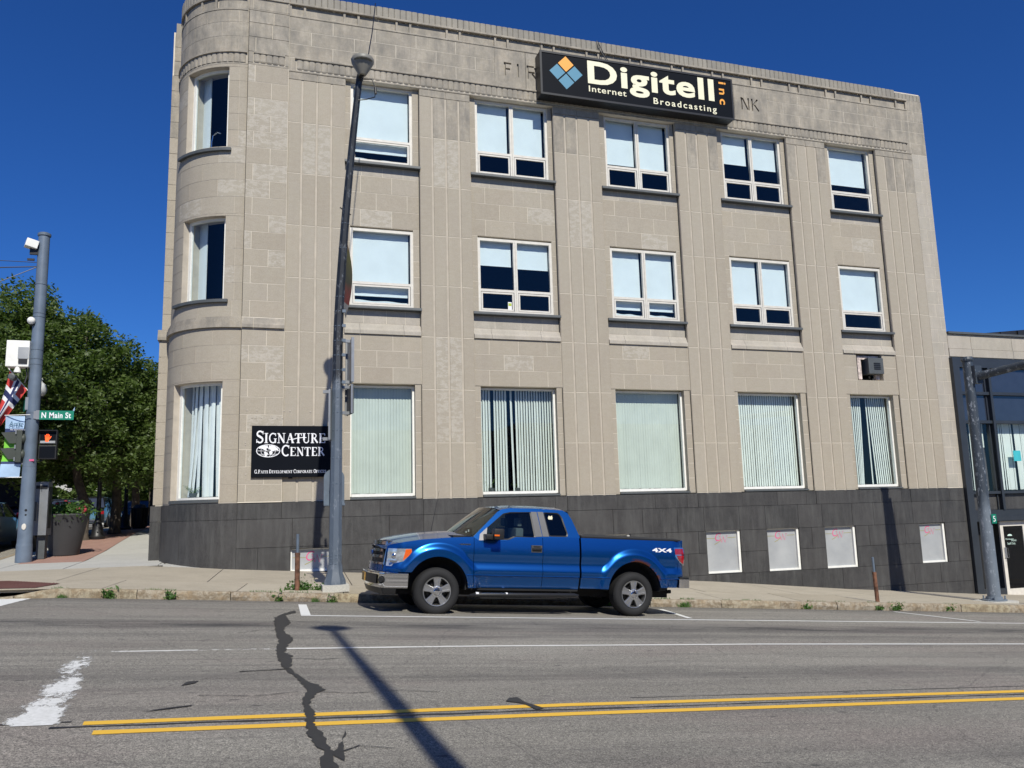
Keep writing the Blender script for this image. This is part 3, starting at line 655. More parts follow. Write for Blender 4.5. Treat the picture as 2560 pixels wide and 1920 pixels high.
# --- windows: frame > panes, blinds
def mkwindow(a, b, z0, zt, z1, y, double, shades):
    # shades: list per light of (bottom of the upper shade, lower light shaded)
    fw = .075; f = MB()
    f.box(a, a+fw, y, y+.09, z0, z1); f.box(b-fw, b, y, y+.09, z0, z1); f.box(a+fw, b-fw, y, y+.09, z1-fw, z1); f.box(a+fw, b-fw, y+.001, y+.09, z0, z0+fw*.9)
    lights = [(a+fw, b-fw)]
    if double:
        c = (a+b)/2; f.box(c-.058, c-.006, y, y+.09, z0+fw*.9, z1-fw); f.box(c+.006, c+.058, y, y+.09, z0+fw*.9, z1-fw); f.box(c-.006, c+.006, y+.02, y+.09, z0+fw*.9, z1-fw); lights = [(a+fw, c-.058), (c+.058, b-fw)]
    for (l, r) in lights: f.box(l, r, y+.004, y+.085, zt-.035, zt+.035)
    w_ = f.obj('window', m_frame, bldg)
    for (l, r), (sb, low) in zip(lights, shades):
        s = MB(); e = .045; yy = y+.012; zb, zz = z0+fw*.9+.012, zt-.035-.012
        s.box(l+.012, l+.012+e, yy, yy+.05, zb, zz); s.box(r-.012-e, r-.012, yy, yy+.05, zb, zz); s.box(l+.012+e, r-.012-e, yy, yy+.05, zb, zb+e); s.box(l+.012+e, r-.012-e, yy, yy+.05, zz-e, zz)
        s.obj('window_sash', m_frame, w_)
        g = MB(); g.add([(l, y+.05, zt+.03), (r, y+.05, zt+.03), (r, y+.05, z1-fw+.005), (l, y+.05, z1-fw+.005)], [(0, 1, 2, 3)]); g.obj('pane', m_glass, w_)
        g = MB(); g.add([(l+.05, y+.04, zb+e-.005), (r-.05, y+.04, zb+e-.005), (r-.05, y+.04, zz-e+.005), (l+.05, y+.04, zz-e+.005)], [(0, 1, 2, 3)]); g.obj('pane', m_glass, w_)
        jr = random.uniform(-.02, .03); bl = MB(); top = z1+.05; bo = zt-.3 if low else sb; k = 8
        vs = [(x, y+.17+.004*math.sin(i*2.1+j), z) for j, z in enumerate((bo, (bo+top)/2, top)) for i, x in enumerate([l-.06+(r-l+.03+jr)*t/k for t in range(k+1)])]
        bl.add(vs, [(j*(k+1)+i, j*(k+1)+i+1, (j+1)*(k+1)+i+1, (j+1)*(k+1)+i) for j in range(2) for i in range(k)])
        bl.box(l-.06, r-.03+jr, y+.158, y+.182, bo-.02, bo)
        if low:
            # a second, paler shade behind the lower light, its top edge sagging
            n_ = 14; vs = []
            for i in range(n_+1):
                x = l-.02+(r-l+.02)*i/n_; vs += [(x, y+.21, z0+.03), (x, y+.21, z0+.23+.012*math.sin(i*.9)-.03*i/n_)]
            bl.add(vs, [(2*i, 2*i+2, 2*i+3, 2*i+1) for i in range(n_)])
        bl.obj('roller_blind', m_blind, w_, smooth=True)
    return w_
F3 = [[(11.7, 1)], [(11.82, 0), (11.82, 0)], [(11.96, 0), (11.92, 0)], [(12.42, 0), (12.34, 0)], [(12.13, 0)]]
w_by = {}
F2 = [[(7.7, 1)], [(8.50, 0), (8.46, 0)], [(7.7, 1), (7.7, 1)], [(7.80, 0), (7.76, 0)], [(7.70, 0)]]
for i, (a, b) in enumerate(FR):
    d = i in (1, 2, 3)
    w_by[(i, 3)] = mkwindow(a, b, 11.10, 11.80, 13.385, .17, d, F3[i]); w_by[(i, 2)] = mkwindow(a, b, 7.085, 7.73, 9.235, .15, d, F2[i])
m = MB(); m.box(6.78, 6.89, .168, .172, 7.20, 7.42); m.obj('window_sticker', m_signwhite, w_by[(1, 2)]); m = MB(); m.box(6.79, 6.88, .165, .1675, 7.31, 7.39); m.obj('sticker_print', flat('yellow_green_print', (.45,.55,.05), .5), w_by[(1, 2)])
w22 = [o for o in bldg.children if o.name.startswith('window')]
def vblinds(l, r, z0, z1, y, ang, gaps=(), splay=None, n=None, mat=m_vb, parent=None, pitch=.078, wd=.089):
    m = MB(); n = n or int((r-l)/pitch)
    for i in range(n):
        x = l+(i+.5)*(r-l)/n
        if i in gaps: continue
        an = R_((ang(i) if callable(ang) else ang)+random.uniform(-4, 4)); dx, dy = wd/2*math.cos(an), wd/2*math.sin(an)
        sh = splay(i) if splay else 0; tw = random.uniform(-.006, .006)
        zz = z0+random.uniform(0, .012)
        vs = []
        for k in range(5):
            t = k/4; z = zz+(z1-zz)*t; ox = sh*(1-t)**1.3+tw*(1-t)
            for u in (-1, 0, 1): vs.append((x+dx*u+ox, y+dy*u+(-.006 if u == 0 else 0), z))
        m.add(vs, [(k*3+j, k*3+j+1, k*3+j+4, k*3+j+3) for k in range(4) for j in range(2)])
    return tag(m.obj('vertical_blind', mat, parent, fixn=False), kind='stuff')
GB = [dict(ang=12, splay=None), dict(ang=lambda i: 36, mat=m_vb2, gaps=(5, 11, 13), splay=lambda i: (.05 if i == 12 else 0)), dict(ang=4, gaps=()), dict(ang=lambda i: 19, gaps=(), mat=m_vb2), dict(ang=lambda i: 24, mat=m_vb2, gaps=(9, 10), splay=lambda i: -.12*max(0, 1-abs(i-8)/3)+(.1 if i > 11 else 0))]
for i, (a, b) in enumerate(GO):
    f = MB(); y = .24
    f.box(a+.002, a+.05, y, y+.07, 2.10, 4.98); f.box(b-.055, b-.002, y-.03, y+.07, 2.10, 4.98); f.box(a+.05, b-.055, y-.05, y+.07, 2.092, 2.165); f.box(a+.05, b-.055, y, y+.07, 4.93, 4.98)
    w_ = f.obj('shop_window', m_white, bldg)
    g = MB(); g.add([(a+.04, y+.03, 2.15), (b-.05, y+.03, 2.15), (b-.05, y+.03, 4.94), (a+.04, y+.03, 4.94)], [(0, 1, 2, 3)]); g.obj('pane', m_gglass, w_)
    k = dict(GB[i]); vblinds(a-.02, b-.03, 2.17, 5.2, y+.17, parent=w_, **k)
    back.box(a-.2, b+.2, .301, .40, 5.0, 5.012)
    m = MB(); m.box(b-.001, b+.05, .056, .40, 2.03, 5.008); m.obj('window_reveal', m_lime, bldg); m = MB(); m.box(a-.05, a+.001, .056, .40, 2.03, 5.008); m.obj('window_reveal', m_lime, bldg)

# --- attic: lintel, reeded frieze, ledges, courses, carved name, panels, coping
ATX0, ATX1 = .755, 21.45
backing(-.28, 22.1, 13.40, 13.83, 0, .5); backing(-.28, 6.5, 13.83, 14.99, 0, .5); backing(15.75, 22.1, 13.83, 14.99, 0, .5); backing(6.5, 15.75, 13.83, 14.99, .116, .5); backing(-.28, 22.1, 14.99, 15.05, 0, .5); backing(-.28, 22.1, 15.05, 15.7, .06, .5)
def ledge(x0, x1, z0, z1, y, name='string_course', mat=m_lime2, step=1.9):
    x = x0
    while x < x1-.01:
        xe = min(x1, x+step) if x1-x > step*1.4 else x1
        m = MB(); m.prism([(y, z0), (y-.004, z0+.01), (y-.004, z1-.012), (y, z1), (.02, z1), (.02, z0)], 'x', x+.003, xe-.003); m.obj(name, mat, bldg); x = xe
ledge(ATX0, ATX1, 13.402, 13.452, -.012); ledge(ATX0+.15, ATX1-.15, 13.765, 13.815, -.05)
def reeds(x0, x1, z0, z1, y, pitch, r, k):
    m = MB(); n = max(1, round((x1-x0)/pitch)); p = (x1-x0)/n; vs = []; S_ = 6
    for i in range(n):
        for j in range(S_+1):
            t = math.pi*j/S_; vs.append((x0+p*(i+.5)-p*.5*math.cos(t), y-r*math.sin(t)))
    P = []
    for v in vs: P += [(v[0], v[1]+.012, z0), (v[0], v[1], z0+.03), (v[0], v[1], z1)]
    c = len(vs); fs = [(3*i+j, 3*i+j+3, 3*i+j+4, 3*i+j+1) for i in range(c-1) for j in range(2)]
    # flat lower end
    b = len(P); P += [(x0, .02, z0), (x1, .02, z0)]; fs.append(tuple([b]+[3*i for i in range(c)]+[b+1]))
    m.add(P, fs); return m.obj(k, m_lime2, bldg)
x = ATX0+.2
while x < ATX1-.25:
    xe = min(x+.96, ATX1-.2)
    if ATX1-.2-xe < .5: xe = ATX1-.2
    reeds(x+.003, xe-.003, 13.48, 13.765, -.002, .16, .024, 'frieze_block'); x = xe
block(ATX0, ATX0+.2, 13.452, 13.815, 0, m_lime2); block(ATX1-.2, ATX1, 13.452, 13.815, 0, m_lime2)
AC = [13.815, 14.22, 14.61, 15.0]
def aj(x0, x1, q):
    def f(i):
        off = q*.5 if i % 2 else 0; return [x0+off+q*k for k in range(0 if off else 1, 40)]
    return f
coursed(ATX0, 6.5, AC, 0, aj(ATX0, 6.5, 1.15), m_lime2); coursed(15.75, ATX1, AC, 0, aj(15.75, ATX1, 1.2), m_lime2)
nx_ = [6.5, 7.46, 9.1, 10.9, 12.7, 14.5, 15.75]
names = []
for a, b in zip(nx_, nx_[1:]): names.append(block(a, b, 13.83, 14.985, -.004, m_lime2, 'inscribed_slab', depth=.12))
# incised letters at each end of the name, most of which the electric sign hides
cut = MB()
def bar(x0, z0, x1, z1, wd=.055):
    d = Vector((x1-x0, z1-z0)).normalized()*0; v = Vector((x1-x0, z1-z0)).normalized(); n_ = Vector((-v.y, v.x))*wd/2
    cut.prism([(x0+n_.x, z0+n_.y), (x0-n_.x, z0-n_.y), (x1-n_.x, z1-n_.y), (x1+n_.x, z1+n_.y)], 'y', -.05, .045)
bz, tz = 14.17, 14.59
bar(6.82, bz, 6.82, tz); bar(6.85, tz-.03, 7.02, tz-.03); bar(6.85, 14.385, 6.98, 14.385)
bar(7.22, bz, 7.22, tz)
bar(7.52, bz, 7.52, tz); bar(7.55, tz-.03, 7.72, tz-.03); bar(7.745, tz-.05, 7.78, 14.42, .05); bar(7.55, 14.375, 7.74, 14.375); bar(7.66, 14.34, 7.80, bz)
bar(14.78, bz, 14.78, tz); bar(14.82, tz-.02, 15.0, bz+.02); bar(15.035, bz, 15.035, tz)
bar(15.17, bz, 15.17, tz); bar(15.21, 14.36, 15.38, tz-.01); bar(15.26, 14.38, 15.41, bz+.01)
cutter = cut.mesh('cutter', m_lime2); co_ = bpy.data.objects.new('cutter', cutter); COL.objects.link(co_)
for s_ in (names[0], names[1], names[5]):
    s_.data = s_.data.copy(); md = s_.modifiers.new('b', 'BOOLEAN'); md.operation = 'DIFFERENCE'; md.object = co_; md.solver = 'EXACT'; md.use_self = True
    dg = bpy.context.evaluated_depsgraph_get(); me = bpy.data.meshes.new_from_object(s_.evaluated_get(dg)); s_.modifiers.clear(); s_.data = me
bpy.data.objects.remove(co_)
# panel zone
ledge(ATX0, ATX1, 15.00, 15.045, -.012, step=2.4); ledge(ATX0, ATX1, 15.345, 15.40, -.045, step=2.4)
k = -1; x = ATX0
divs = [ATX0+.02]
t = 1.15
while t < ATX1-.2: divs += [t, min(t+1.06, ATX1-.1)]; t += 1.445
divs.append(ATX1-.03)
for x in divs: pc = MB(); pc.box(x-.03, x+.03, -.008, .1, 15.045, 15.345); pc.obj('panel_mullion', m_lime2, bldg)
for a, b in zip(divs, divs[1:]):
    if b-a > .15:
        o = block(a+.03, b-.03, 15.045, 15.345, .045, m_lime2, 'frieze_panel', gap=0, depth=.08)
def coping(x0, x1, y=-.0, z0=15.40, z1=15.74):
    m = MB(); n = max(1, round((x1-x0)/.167)); p = (x1-x0)/n; P = []; pl = []
    for i in range(n):
        for (u, d) in ((.0, .03), (.1, .006), (.5, -.0), (.9, .006), (1.0, .03)): pl.append((x0+p*(i+u), y+d))
    h = random.uniform(-.006, .006)
    c = len(pl); P = [(a, b, z0) for a, b in pl]+[(a, b, z1-.03+h) for a, b in pl]+[(a, b+.06, z1+h) for a, b in pl]
    fs = [(i, i+1, c+i+1, c+i) for i in range(c-1)]+[(c+i, c+i+1, 2*c+i+1, 2*c+i) for i in range(c-1)]
    b0 = len(P); P += [(x0, .5, z0), (x1, .5, z0), (x0, .5, z1+h), (x1, .5, z1+h)]
    fs += [tuple([2*c+i for i in range(c)]+[b0+3, b0+2]), tuple([b0]+[b0+1]+[i for i in range(c-1, -1, -1)]), (0, c, 2*c, b0+2, b0), (c-1, b0+1, b0+3, 3*c-1, 2*c-1), (b0, b0+2, b0+3, b0+1)]
    m.add(P, fs); m.obj('coping_stone', m_cope, bldg)
m_cope = stone('coping_limestone', [(.24,.222,.19), (.285,.265,.225), (.20,.188,.165)], weather=.6)
x = .755
while x < 21.0: xe = min(21.0, x+1.169); coping(x+.003, xe-.003); x = xe
coping(21.006, 22.097, z1=15.66)

# --- the two end piers
CP_ = [2.02, 2.44, 2.87, 3.29, 3.72, 4.15, 4.59, 5.02, 5.46, 5.89, 6.32]
CU = [6.62, 7.05, 7.50, 7.95, 8.40, 8.86, 9.32, 9.78, 10.24, 10.69, 11.14, 11.59, 12.05, 12.51, 12.97, 13.44]
backing(-.28, .755, 2.0, 6.33, -.06); backing(-.28, .755, 6.33, 13.44, -.03)
pj = lambda i: [.32] if i % 2 else [-.1]
coursed(-.28, .752, CP_, -.06, pj, vein=.2); coursed(-.279, .752, CU, -.03, pj, vein=.35)
coursed(-.279, .752, [13.815, 14.24, 14.65], -.03, pj, m_lime2); coursed(-.279, .752, [14.65, 15.0], -.03, lambda i: [.35], m_lime2)
block(-.279, .752, 13.44, 13.50, -.03, m_lime2); block(-.279, -.15, 13.50, 13.815, -.03, m_lime2); block(.65, .752, 13.50, 13.815, -.03, m_lime2)
reeds(-.147, .647, 13.52, 13.765, -.02, .16, .024, 'frieze_block')
m = MB(); m.box(-.15, .65, -.06, .02, 13.765, 13.815); m.obj('string_course', m_lime2, bldg)
back.box(-.27, .75, -.012, .4, 13.44, 15.4)
block(-.279, .752, 15.0, 15.05, -.03, m_lime2); block(-.279, .752, 15.345, 15.40, -.05, m_lime2); block(-.19, .70, 15.05, 15.345, -.016, m_lime2, 'frieze_panel')
block(-.279, -.19, 15.05, 15.345, -.03, m_lime2, gap=0); block(.70, .752, 15.05, 15.345, -.03, m_lime2, gap=0)
coping(-.275, .745, y=-.04)
bp = [(-.015, 6.625), (-.05, 6.56), (-.085, 6.47), (-.115, 6.42), (-.12, 6.335), (.0, 6.335), (.0, 6.625)]
m = MB(); m.prism(bp, 'x', -.278, -.0); m.prism(bp, 'x', .006, .75); m.obj('belt_moulding', m_lime2, bldg)
# right end pier
backing(21.45, 22.1, 2.0, 13.40, 0)
coursed(21.452, 22.1, [2.02]+[2.02+.4353*i for i in range(1, 26)]+[13.40], 0, lambda i: [21.75] if i % 2 else [21.92], m_limepale)
coursed(21.45, 22.1, [13.40, 13.815, 14.22, 14.61, 15.0, 15.40], 0, lambda i: [21.7] if i % 2 else [], m_lime2)
# --- rounded corner
CC = (-.28, 1.83)
cb = MB()
def arcblk(a0, a1, z0, z1, r, mat=m_lime, name='stone_block', gap=.0055, dep=.12):
    g = math.degrees(gap/r); m = MB(); m.arc(CC, r, r-dep, a0+g, a1-g, z0+gap, z1-gap); return m.obj(name, mat, bldg, smooth=30)
RU, RL = 1.80, 1.83
OP3 = (15, 57, 11.07, 13.36); OP2 = (14.5, 56, 7.05, 9.26); OP1 = (13, 60, 2.10, 4.98)
def arcwall(z0, z1, a0, a1, r): cb.arc(CC, r-.005, r-.55, a0, a1, z0, z1)
arcwall(6.33, 7.05, 0, 90, RU); arcwall(9.26, 11.07, 0, 90, RU); arcwall(13.36, 15.05, 0, 90, RU); arcwall(15.05, 15.4, 0, 90, RU-.036)
for (a, b, z0, z1) in (OP3, OP2): arcwall(z0, z1, 0, a, RU); arcwall(z0, z1, b, 90, RU)
arcwall(4.98, 6.33, 0, 90, RL); arcwall(2.0, 4.98, 0, OP1[0], RL); arcwall(2.0, 4.98, OP1[1], 90, RL); arcwall(2.0, 2.1, OP1[0], OP1[1], RL)
def arcourse(z0, z1, r, i, mat=m_lime, a0=0, a1=90, js=None):
    js = js or ([22, 50, 76] if i % 2 else [8, 36, 64]); js = [a0]+[j for j in js if a0+3 < j < a1-3]+[a1]
    for p, q in zip(js, js[1:]): arcblk(p, q, z0, z1, r, m_limev if (mat is m_lime and random.random() < .08) else mat)
for i in range(len(CP_)-1):
    z0, z1 = CP_[i], CP_[i+1]
    if z1 <= 5.0: arcourse(z0, z1, RL, i, a1=OP1[0], js=[99]); arcourse(z0, z1, RL, i, a0=OP1[1], js=[80])
    elif z0 < 4.7: pass
    else: arcourse(z0 if z0 > 5 else 4.98, z1, RL, i)
arcourse(4.59, 4.98, RL, 0, a1=OP1[0], js=[99]); arcourse(4.59, 4.98, RL, 0, a0=OP1[1], js=[80]); arcourse(4.98, 5.02, RL, 1, js=[99])
for i in range(len(CU)-1):
    z0, z1 = CU[i], CU[i+1]; done = False
    for (a, b, o0, o1) in (OP3, OP2):
        if z0 >= o0-.25 and z1 <= o1+.25:
            arcourse(max(z0, o0), min(z1, o1), RU, i, a1=a, js=[6.5]); arcourse(max(z0, o0), min(z1, o1), RU, i, a0=b, js=[78]); done = True
            if z0 < o0-.02: arcourse(z0, o0, RU, i)
            if z1 > o1+.02: arcourse(o1, z1, RU, i)
    if not done: arcourse(z0, z1, RU, i)
for i, (z0, z1) in enumerate([(13.815, 14.24), (14.24, 14.65), (14.65, 15.0)]): arcourse(z0, z1, RU, i, m_lime2)
arcourse(13.44, 13.49, RU, 1, m_lime2); 
for ro_, z0_, z1_ in ((.05, 13.765, 13.815), (.012, 15.0, 15.05), (.03, 15.345, 15.40)): m = MB(); m.arc(CC, RU+ro_, RU-.02, .8, 90, z0_, z1_); m.obj('string_course', m_lime2, bldg, smooth=30)
def arcreeds(a0, a1, z0, z1, r, rr, pitch, name, mat, inv=1):
    m = MB(); n = max(1, round(R_(a1-a0)*r/pitch)); p = (a1-a0)/n; pl = []
    for i in range(n):
        for j in range(7):
            t = math.pi*j/6; a = R_(a0+p*(i+.5)-p*.5*math.cos(t)); q = r+rr*math.sin(t); pl.append((CC[0]-math.sin(a)*q, CC[1]-math.cos(a)*q))
    c = len(pl); am = R_((a0+a1)/2); inn = [(CC[0]-math.sin(R_(a))*(r-.25), CC[1]-math.cos(R_(a))*(r-.25)) for a in (a0, a1)]
    P = [(a, b, z0) for a, b in pl]+[(a, b, z1) for a, b in pl]+[(*inn[0], z0), (*inn[1], z0), (*inn[0], z1), (*inn[1], z1)]
    fs = [(i, i+1, c+i+1, c+i) for i in range(c-1)]+[tuple(list(range(c))+[2*c+1, 2*c]), tuple([c+i for i in range(c-1, -1, -1)]+[2*c+2, 2*c+3])]
    m.add(P, fs); m.obj(name, mat, bldg)
for a in range(6): arcreeds(2+14.6*a, 2+14.6*(a+1)-.15, 13.50, 13.765, RU-.006, .024, .155, 'frieze_block', m_lime2)
for a in range(5): arcreeds(.5+18*a, .5+18*(a+1)-.2, 15.40, 15.74, RU+.005, .022, .155, 'coping_stone', m_cope)
for (p, q) in ((2, 26), (30, 41), (44, 66), (69, 80), (83, 89)): m = MB(); m.arc(CC, RU-.03, RU-.12, p, q, 15.05, 15.345); m.obj('frieze_panel', m_lime2, bldg, smooth=30)
for p in (1, 28, 42.5, 67.5, 81.5, 89.5): m = MB(); m.arc(CC, RU+.008, RU-.1, p-.9, p+.9, 15.05, 15.345, 1); m.obj('panel_mullion', m_lime2, bldg)
m = MB()
for (ro, z0, z1) in ((.03, 6.56, 6.62), (.06, 6.47, 6.56), (.088, 6.42, 6.47), (.095, 6.335, 6.42)): m.arc(CC, RU+ro, RU-.05, .2, 89.9, z0, z1)
m.obj('belt_moulding', m_lime2, bldg, smooth=30)
for (a, b, z) in ((11.5, 66, 11.0), (11, 65.5, 6.985)): m = MB(); m.arc(CC, RU+.09, RU-.26, a, b, z, z+.075, 20); m.obj('window_sill', m_slate, bldg, smooth=30)
m = MB(); m.arc(CC, RL+.045, RL-.3, 13.5, 59.5, 2.025, 2.10, 16); m.obj('window_sill', m_slate, bldg, smooth=30)
def cwindow(op, r, mat):
    a, b, z0, z1 = op; f = MB(); ri = r-.16
    f.arc(CC, ri, ri-.07, a, a+2.4, z0, z1, 1); f.arc(CC, ri, ri-.07, b-3.4, b, z0, z1, 1); f.arc(CC, ri, ri-.07, a+2.4, b-2.8, z0, z0+.06); f.arc(CC, ri, ri-.07, a+2.4, b-2.8, z1-.07, z1)
    w_ = f.obj('curved_window', mat, bldg); g = MB(); n = 10; rr = ri-.035
    vs = []
    for i in range(n+1):
        t = R_(a+2+(b-a-4)*i/n); vs += [(CC[0]-math.sin(t)*rr, CC[1]-math.cos(t)*rr, z0+.05), (CC[0]-math.sin(t)*rr, CC[1]-math.cos(t)*rr, z1-.06)]
    g.add(vs, [(2*i, 2*i+2, 2*i+3, 2*i+1) for i in range(n)]); g.obj('pane', m_glass, w_, smooth=True); return w_
w3 = cwindow(OP3, RU, m_white); w2 = cwindow(OP2, RU, m_white); w1 = cwindow(OP1, RL, m_white)
for ww, (a, b, z0, z1) in ((w3, OP3), (w2, OP2)):
    m = MB(); m.arc(CC, RU-.46, RU-.48, b-13, b+2, z0-.1, z1+.1); m.obj('drawn_shade', m_blind, ww)
m = MB(); m.tube([(-1.15, .62, 11.12), (-1.15, .62, 11.45), (-1.12, .6, 11.62), (-1.0, .55, 11.7), (-.93, .5, 11.66)], .014, 8); m.obj('chair_rail', m_chrome, w3)
m = MB()
for i, (a, sw, wd) in enumerate([(17, 0, 4), (21, .05, 4.4), (25, 0, 4.6), (29, -.03, 5), (33, .02, 5), (37, .03, 5), (40.5, -.02, 4.4), (44.5, -.13, 4.6), (47.5, -.12, 4.2), (50.5, -.05, 3.6), (54, -.02, 3.6), (57, 0, 3.4)]):
    vs = []
    for k in range(9):
        t = k/8; z = 2.18+(4.98-2.18)*t; s = sw*(1-t)**1.6; rr = RL-.46-.06*(i % 2)
        for u in (0, .5, 1):
            an = R_(a+wd*u); vs.append((CC[0]-math.sin(an)*(rr+.02*math.sin(u*3.1)), CC[1]-math.cos(an)*(rr+.02*math.sin(u*3.1)), z)); p = vs[-1]; vs[-1] = (p[0]+s, p[1], p[2])
    m.add(vs, [(k*3+j, k*3+j+1, k*3+j+4, k*3+j+3) for k in range(8) for j in range(2)])
tag(m.obj('hanging_drapes', m_drape, w1, fixn=False, smooth=60), kind='stuff')

# side pier that closes the curve, in blocks, and the side and rear walls
pz = [1.95]+[2.02+.4416*i for i in range(1, 11)]
for i in range(24):
    z0, z1 = 2.02+.433*i, 2.02+.433*(i+1)
    xo = -2.31 if z0 < 6.3 else -2.27
    if z1 > 12.6: break
for z0, z1 in list(zip(CP_, CP_[1:]))+list(zip([6.62]+CU[1:], CU[1:]+[13.9])) + [(14.33, 14.76), (14.76, 15.2)]:
    xo = -2.36 if z0 < 6.3 else -2.31
    if z0 >= 13.9: xo = -2.27
    if z1-z0 > .2: block(xo, -2.085, z0, z1, 1.93, m_lime if z0 < 12 else m_lime2, depth=.7)
block(-2.27, -2.085, 13.9, 14.33, 1.93, m_lime2, depth=.7); block(-2.25, -2.05, 15.2, 15.5, 1.95, m_cope, depth=.7)
m = MB(); m.prism([(1.86, 6.34), (1.86, 6.42), (1.90, 6.50), (1.925, 6.62), (2.6, 6.62), (2.6, 6.34)], 'x', -2.40, -2.085); m.obj('belt_moulding', m_lime2, bldg)
back.box(-2.08, -1.7, 1.84, 26, 2.0, 15.4); back.box(-2.07, 22.1, 25.6, 26, -1.5, 15.4); back.box(21.7, 22.095, .5, 25.6, -1.5, 15.5); back.box(-2.3, -2.085, 1.94, 2.6, 2.0, 15.2)
cb.obj('corner_wall', m_slot, bldg, smooth=30)
back.obj('wall', m_mortar, bldg)
m = MB(); m.box(-1.7, 21.7, 2.5, 25.6, 15.2, 15.3); m.obj('roof', m_gjoint, bldg)
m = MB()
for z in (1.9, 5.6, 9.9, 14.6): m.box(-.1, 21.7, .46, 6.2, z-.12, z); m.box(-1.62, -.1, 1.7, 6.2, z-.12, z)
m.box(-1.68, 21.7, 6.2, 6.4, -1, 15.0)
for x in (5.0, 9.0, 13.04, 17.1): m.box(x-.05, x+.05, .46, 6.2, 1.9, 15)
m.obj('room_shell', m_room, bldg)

# --- granite base
GR = .035
m = MB(); m.box(-.28, 22.05, -GR+.022, .44, -2.0, 2.0)
# openings for the basement windows are formed by building the core in pieces instead
BW = [(.99, 2.17, .30, .86), (6.3, 7.3, .0, .90), (8.95, 10.1, -.15, .92), (12.5, 13.62, -.28, .92), (14.53, 15.64, -.30, .92), (16.56, 17.68, -.31, .92), (20.12, 21.13, -.31, .90)]
m = MB(); xs_ = [-.28]+[v for b in BW for v in (b[0], b[1])]+[22.05]
for i in range(0, len(xs_), 2): m.box(xs_[i], xs_[i+1], -GR+.022, .44, -2.2, 2.0)
for (a, b, z0, z1) in BW: m.box(a, b, -GR+.022, .44, z1, 2.0); m.box(a, b, -GR+.022, .44, -2.2, z0)
m.arc(CC, RL+.01, RL-.4, 0, 90, -.5, 2.0); m.obj('granite_core', m_gjoint, bldg)
rows = [(1.60, 2.0, .0), (.915, 1.60, .35), (.30, .915, .0), (-.31, .30, .5), (-.93, -.31, .2), (-1.6, -.93, .6)]
def splits(x0, x1, off, q):
    out = [x0]; x = x0+q*(.4+off)
    while x < x1-.3: out.append(x); x += q*random.uniform(.75, 1.2)
    return out+[x1]
for r, (z0, z1, off) in enumerate(rows):
    if r == 0:
        # top course steps in behind the bays and out at the pilasters
        segs = []
        for (a, b) in [(-.28, .755)]+PIL: segs.append((a, b, 0))
        for (a, b) in BAY: segs += [(a, (a+b)/2-.1, .02), ((a+b)/2-.1, b-.35, .02), (b-.35, b, .02)]
        segs.append((21.45, 22.05, 0))
        for a, b, dy in segs: block(a, b, z0, z1, -GR+dy*.6, m_gran, 'granite_slab', gap=.004)
        continue
    js = splits(-.28, 22.05, off, 1.25)
    if r == 1: js = [-.28, 1.02, 2.2, 3.4, 4.28, 5.9, 7.1, 8.27, 9.6, 10.5, 11.6, 12.45, 13.62, 14.5, 15.65, 16.5, 17.6, 18.4, 19.2, 19.9, 21.05, 22.05]
    cuts = [(a, b) for (a, b, w0, w1) in BW if w0 < z1-.02 and w1 > z0+.02]
    full = sorted(set([round(j, 3) for j in js if not any(a-.25 < j < b+.25 for a, b in cuts)]+[v for c in cuts for v in c]))
    for a, b in zip(full, full[1:]):
        if any(abs(a-c[0]) < .01 for c in cuts): 
            # slab below or above a shorter window
            ww = [t for t in BW if abs(t[0]-a) < .01][0]
            if ww[2] > z0+.05: block(a, b, z0, ww[2]-.004, -GR, m_gran, 'granite_slab', gap=.004)
            if ww[3] < z1-.05: block(a, b, ww[3]+.004, z1, -GR, m_gran, 'granite_slab', gap=.004)
            continue
        if max(zwalk(a, -.02), zwalk(b, -.02)) > z1+.02 and min(zwalk(a, -.02), zwalk(b, -.02)) > z1+.02: continue
        block(a, b, z0, z1, -GR, m_gran, 'granite_slab', gap=.004)
for r, (z0, z1) in enumerate([(1.60, 2.0), (.915, 1.60), (.1, .915)]):
    js = [0, 30, 61, 90] if r == 0 else ([0, 45, 90] if r == 1 else [0, 45, 90])
    if r == 1: z0 = .2
    if r == 2: continue
    for p, q in zip(js, js[1:]): arcblk(p, q, z0, z1, RL+.03, m_gran, 'granite_slab', gap=.004)
block(-2.41, -2.10, 1.60, 2.0, 1.88, m_gran, 'granite_slab', gap=.004, depth=.75); block(-2.41, -2.10, .3, 1.60, 1.88, m_gran, 'granite_slab', gap=.004, depth=.75)

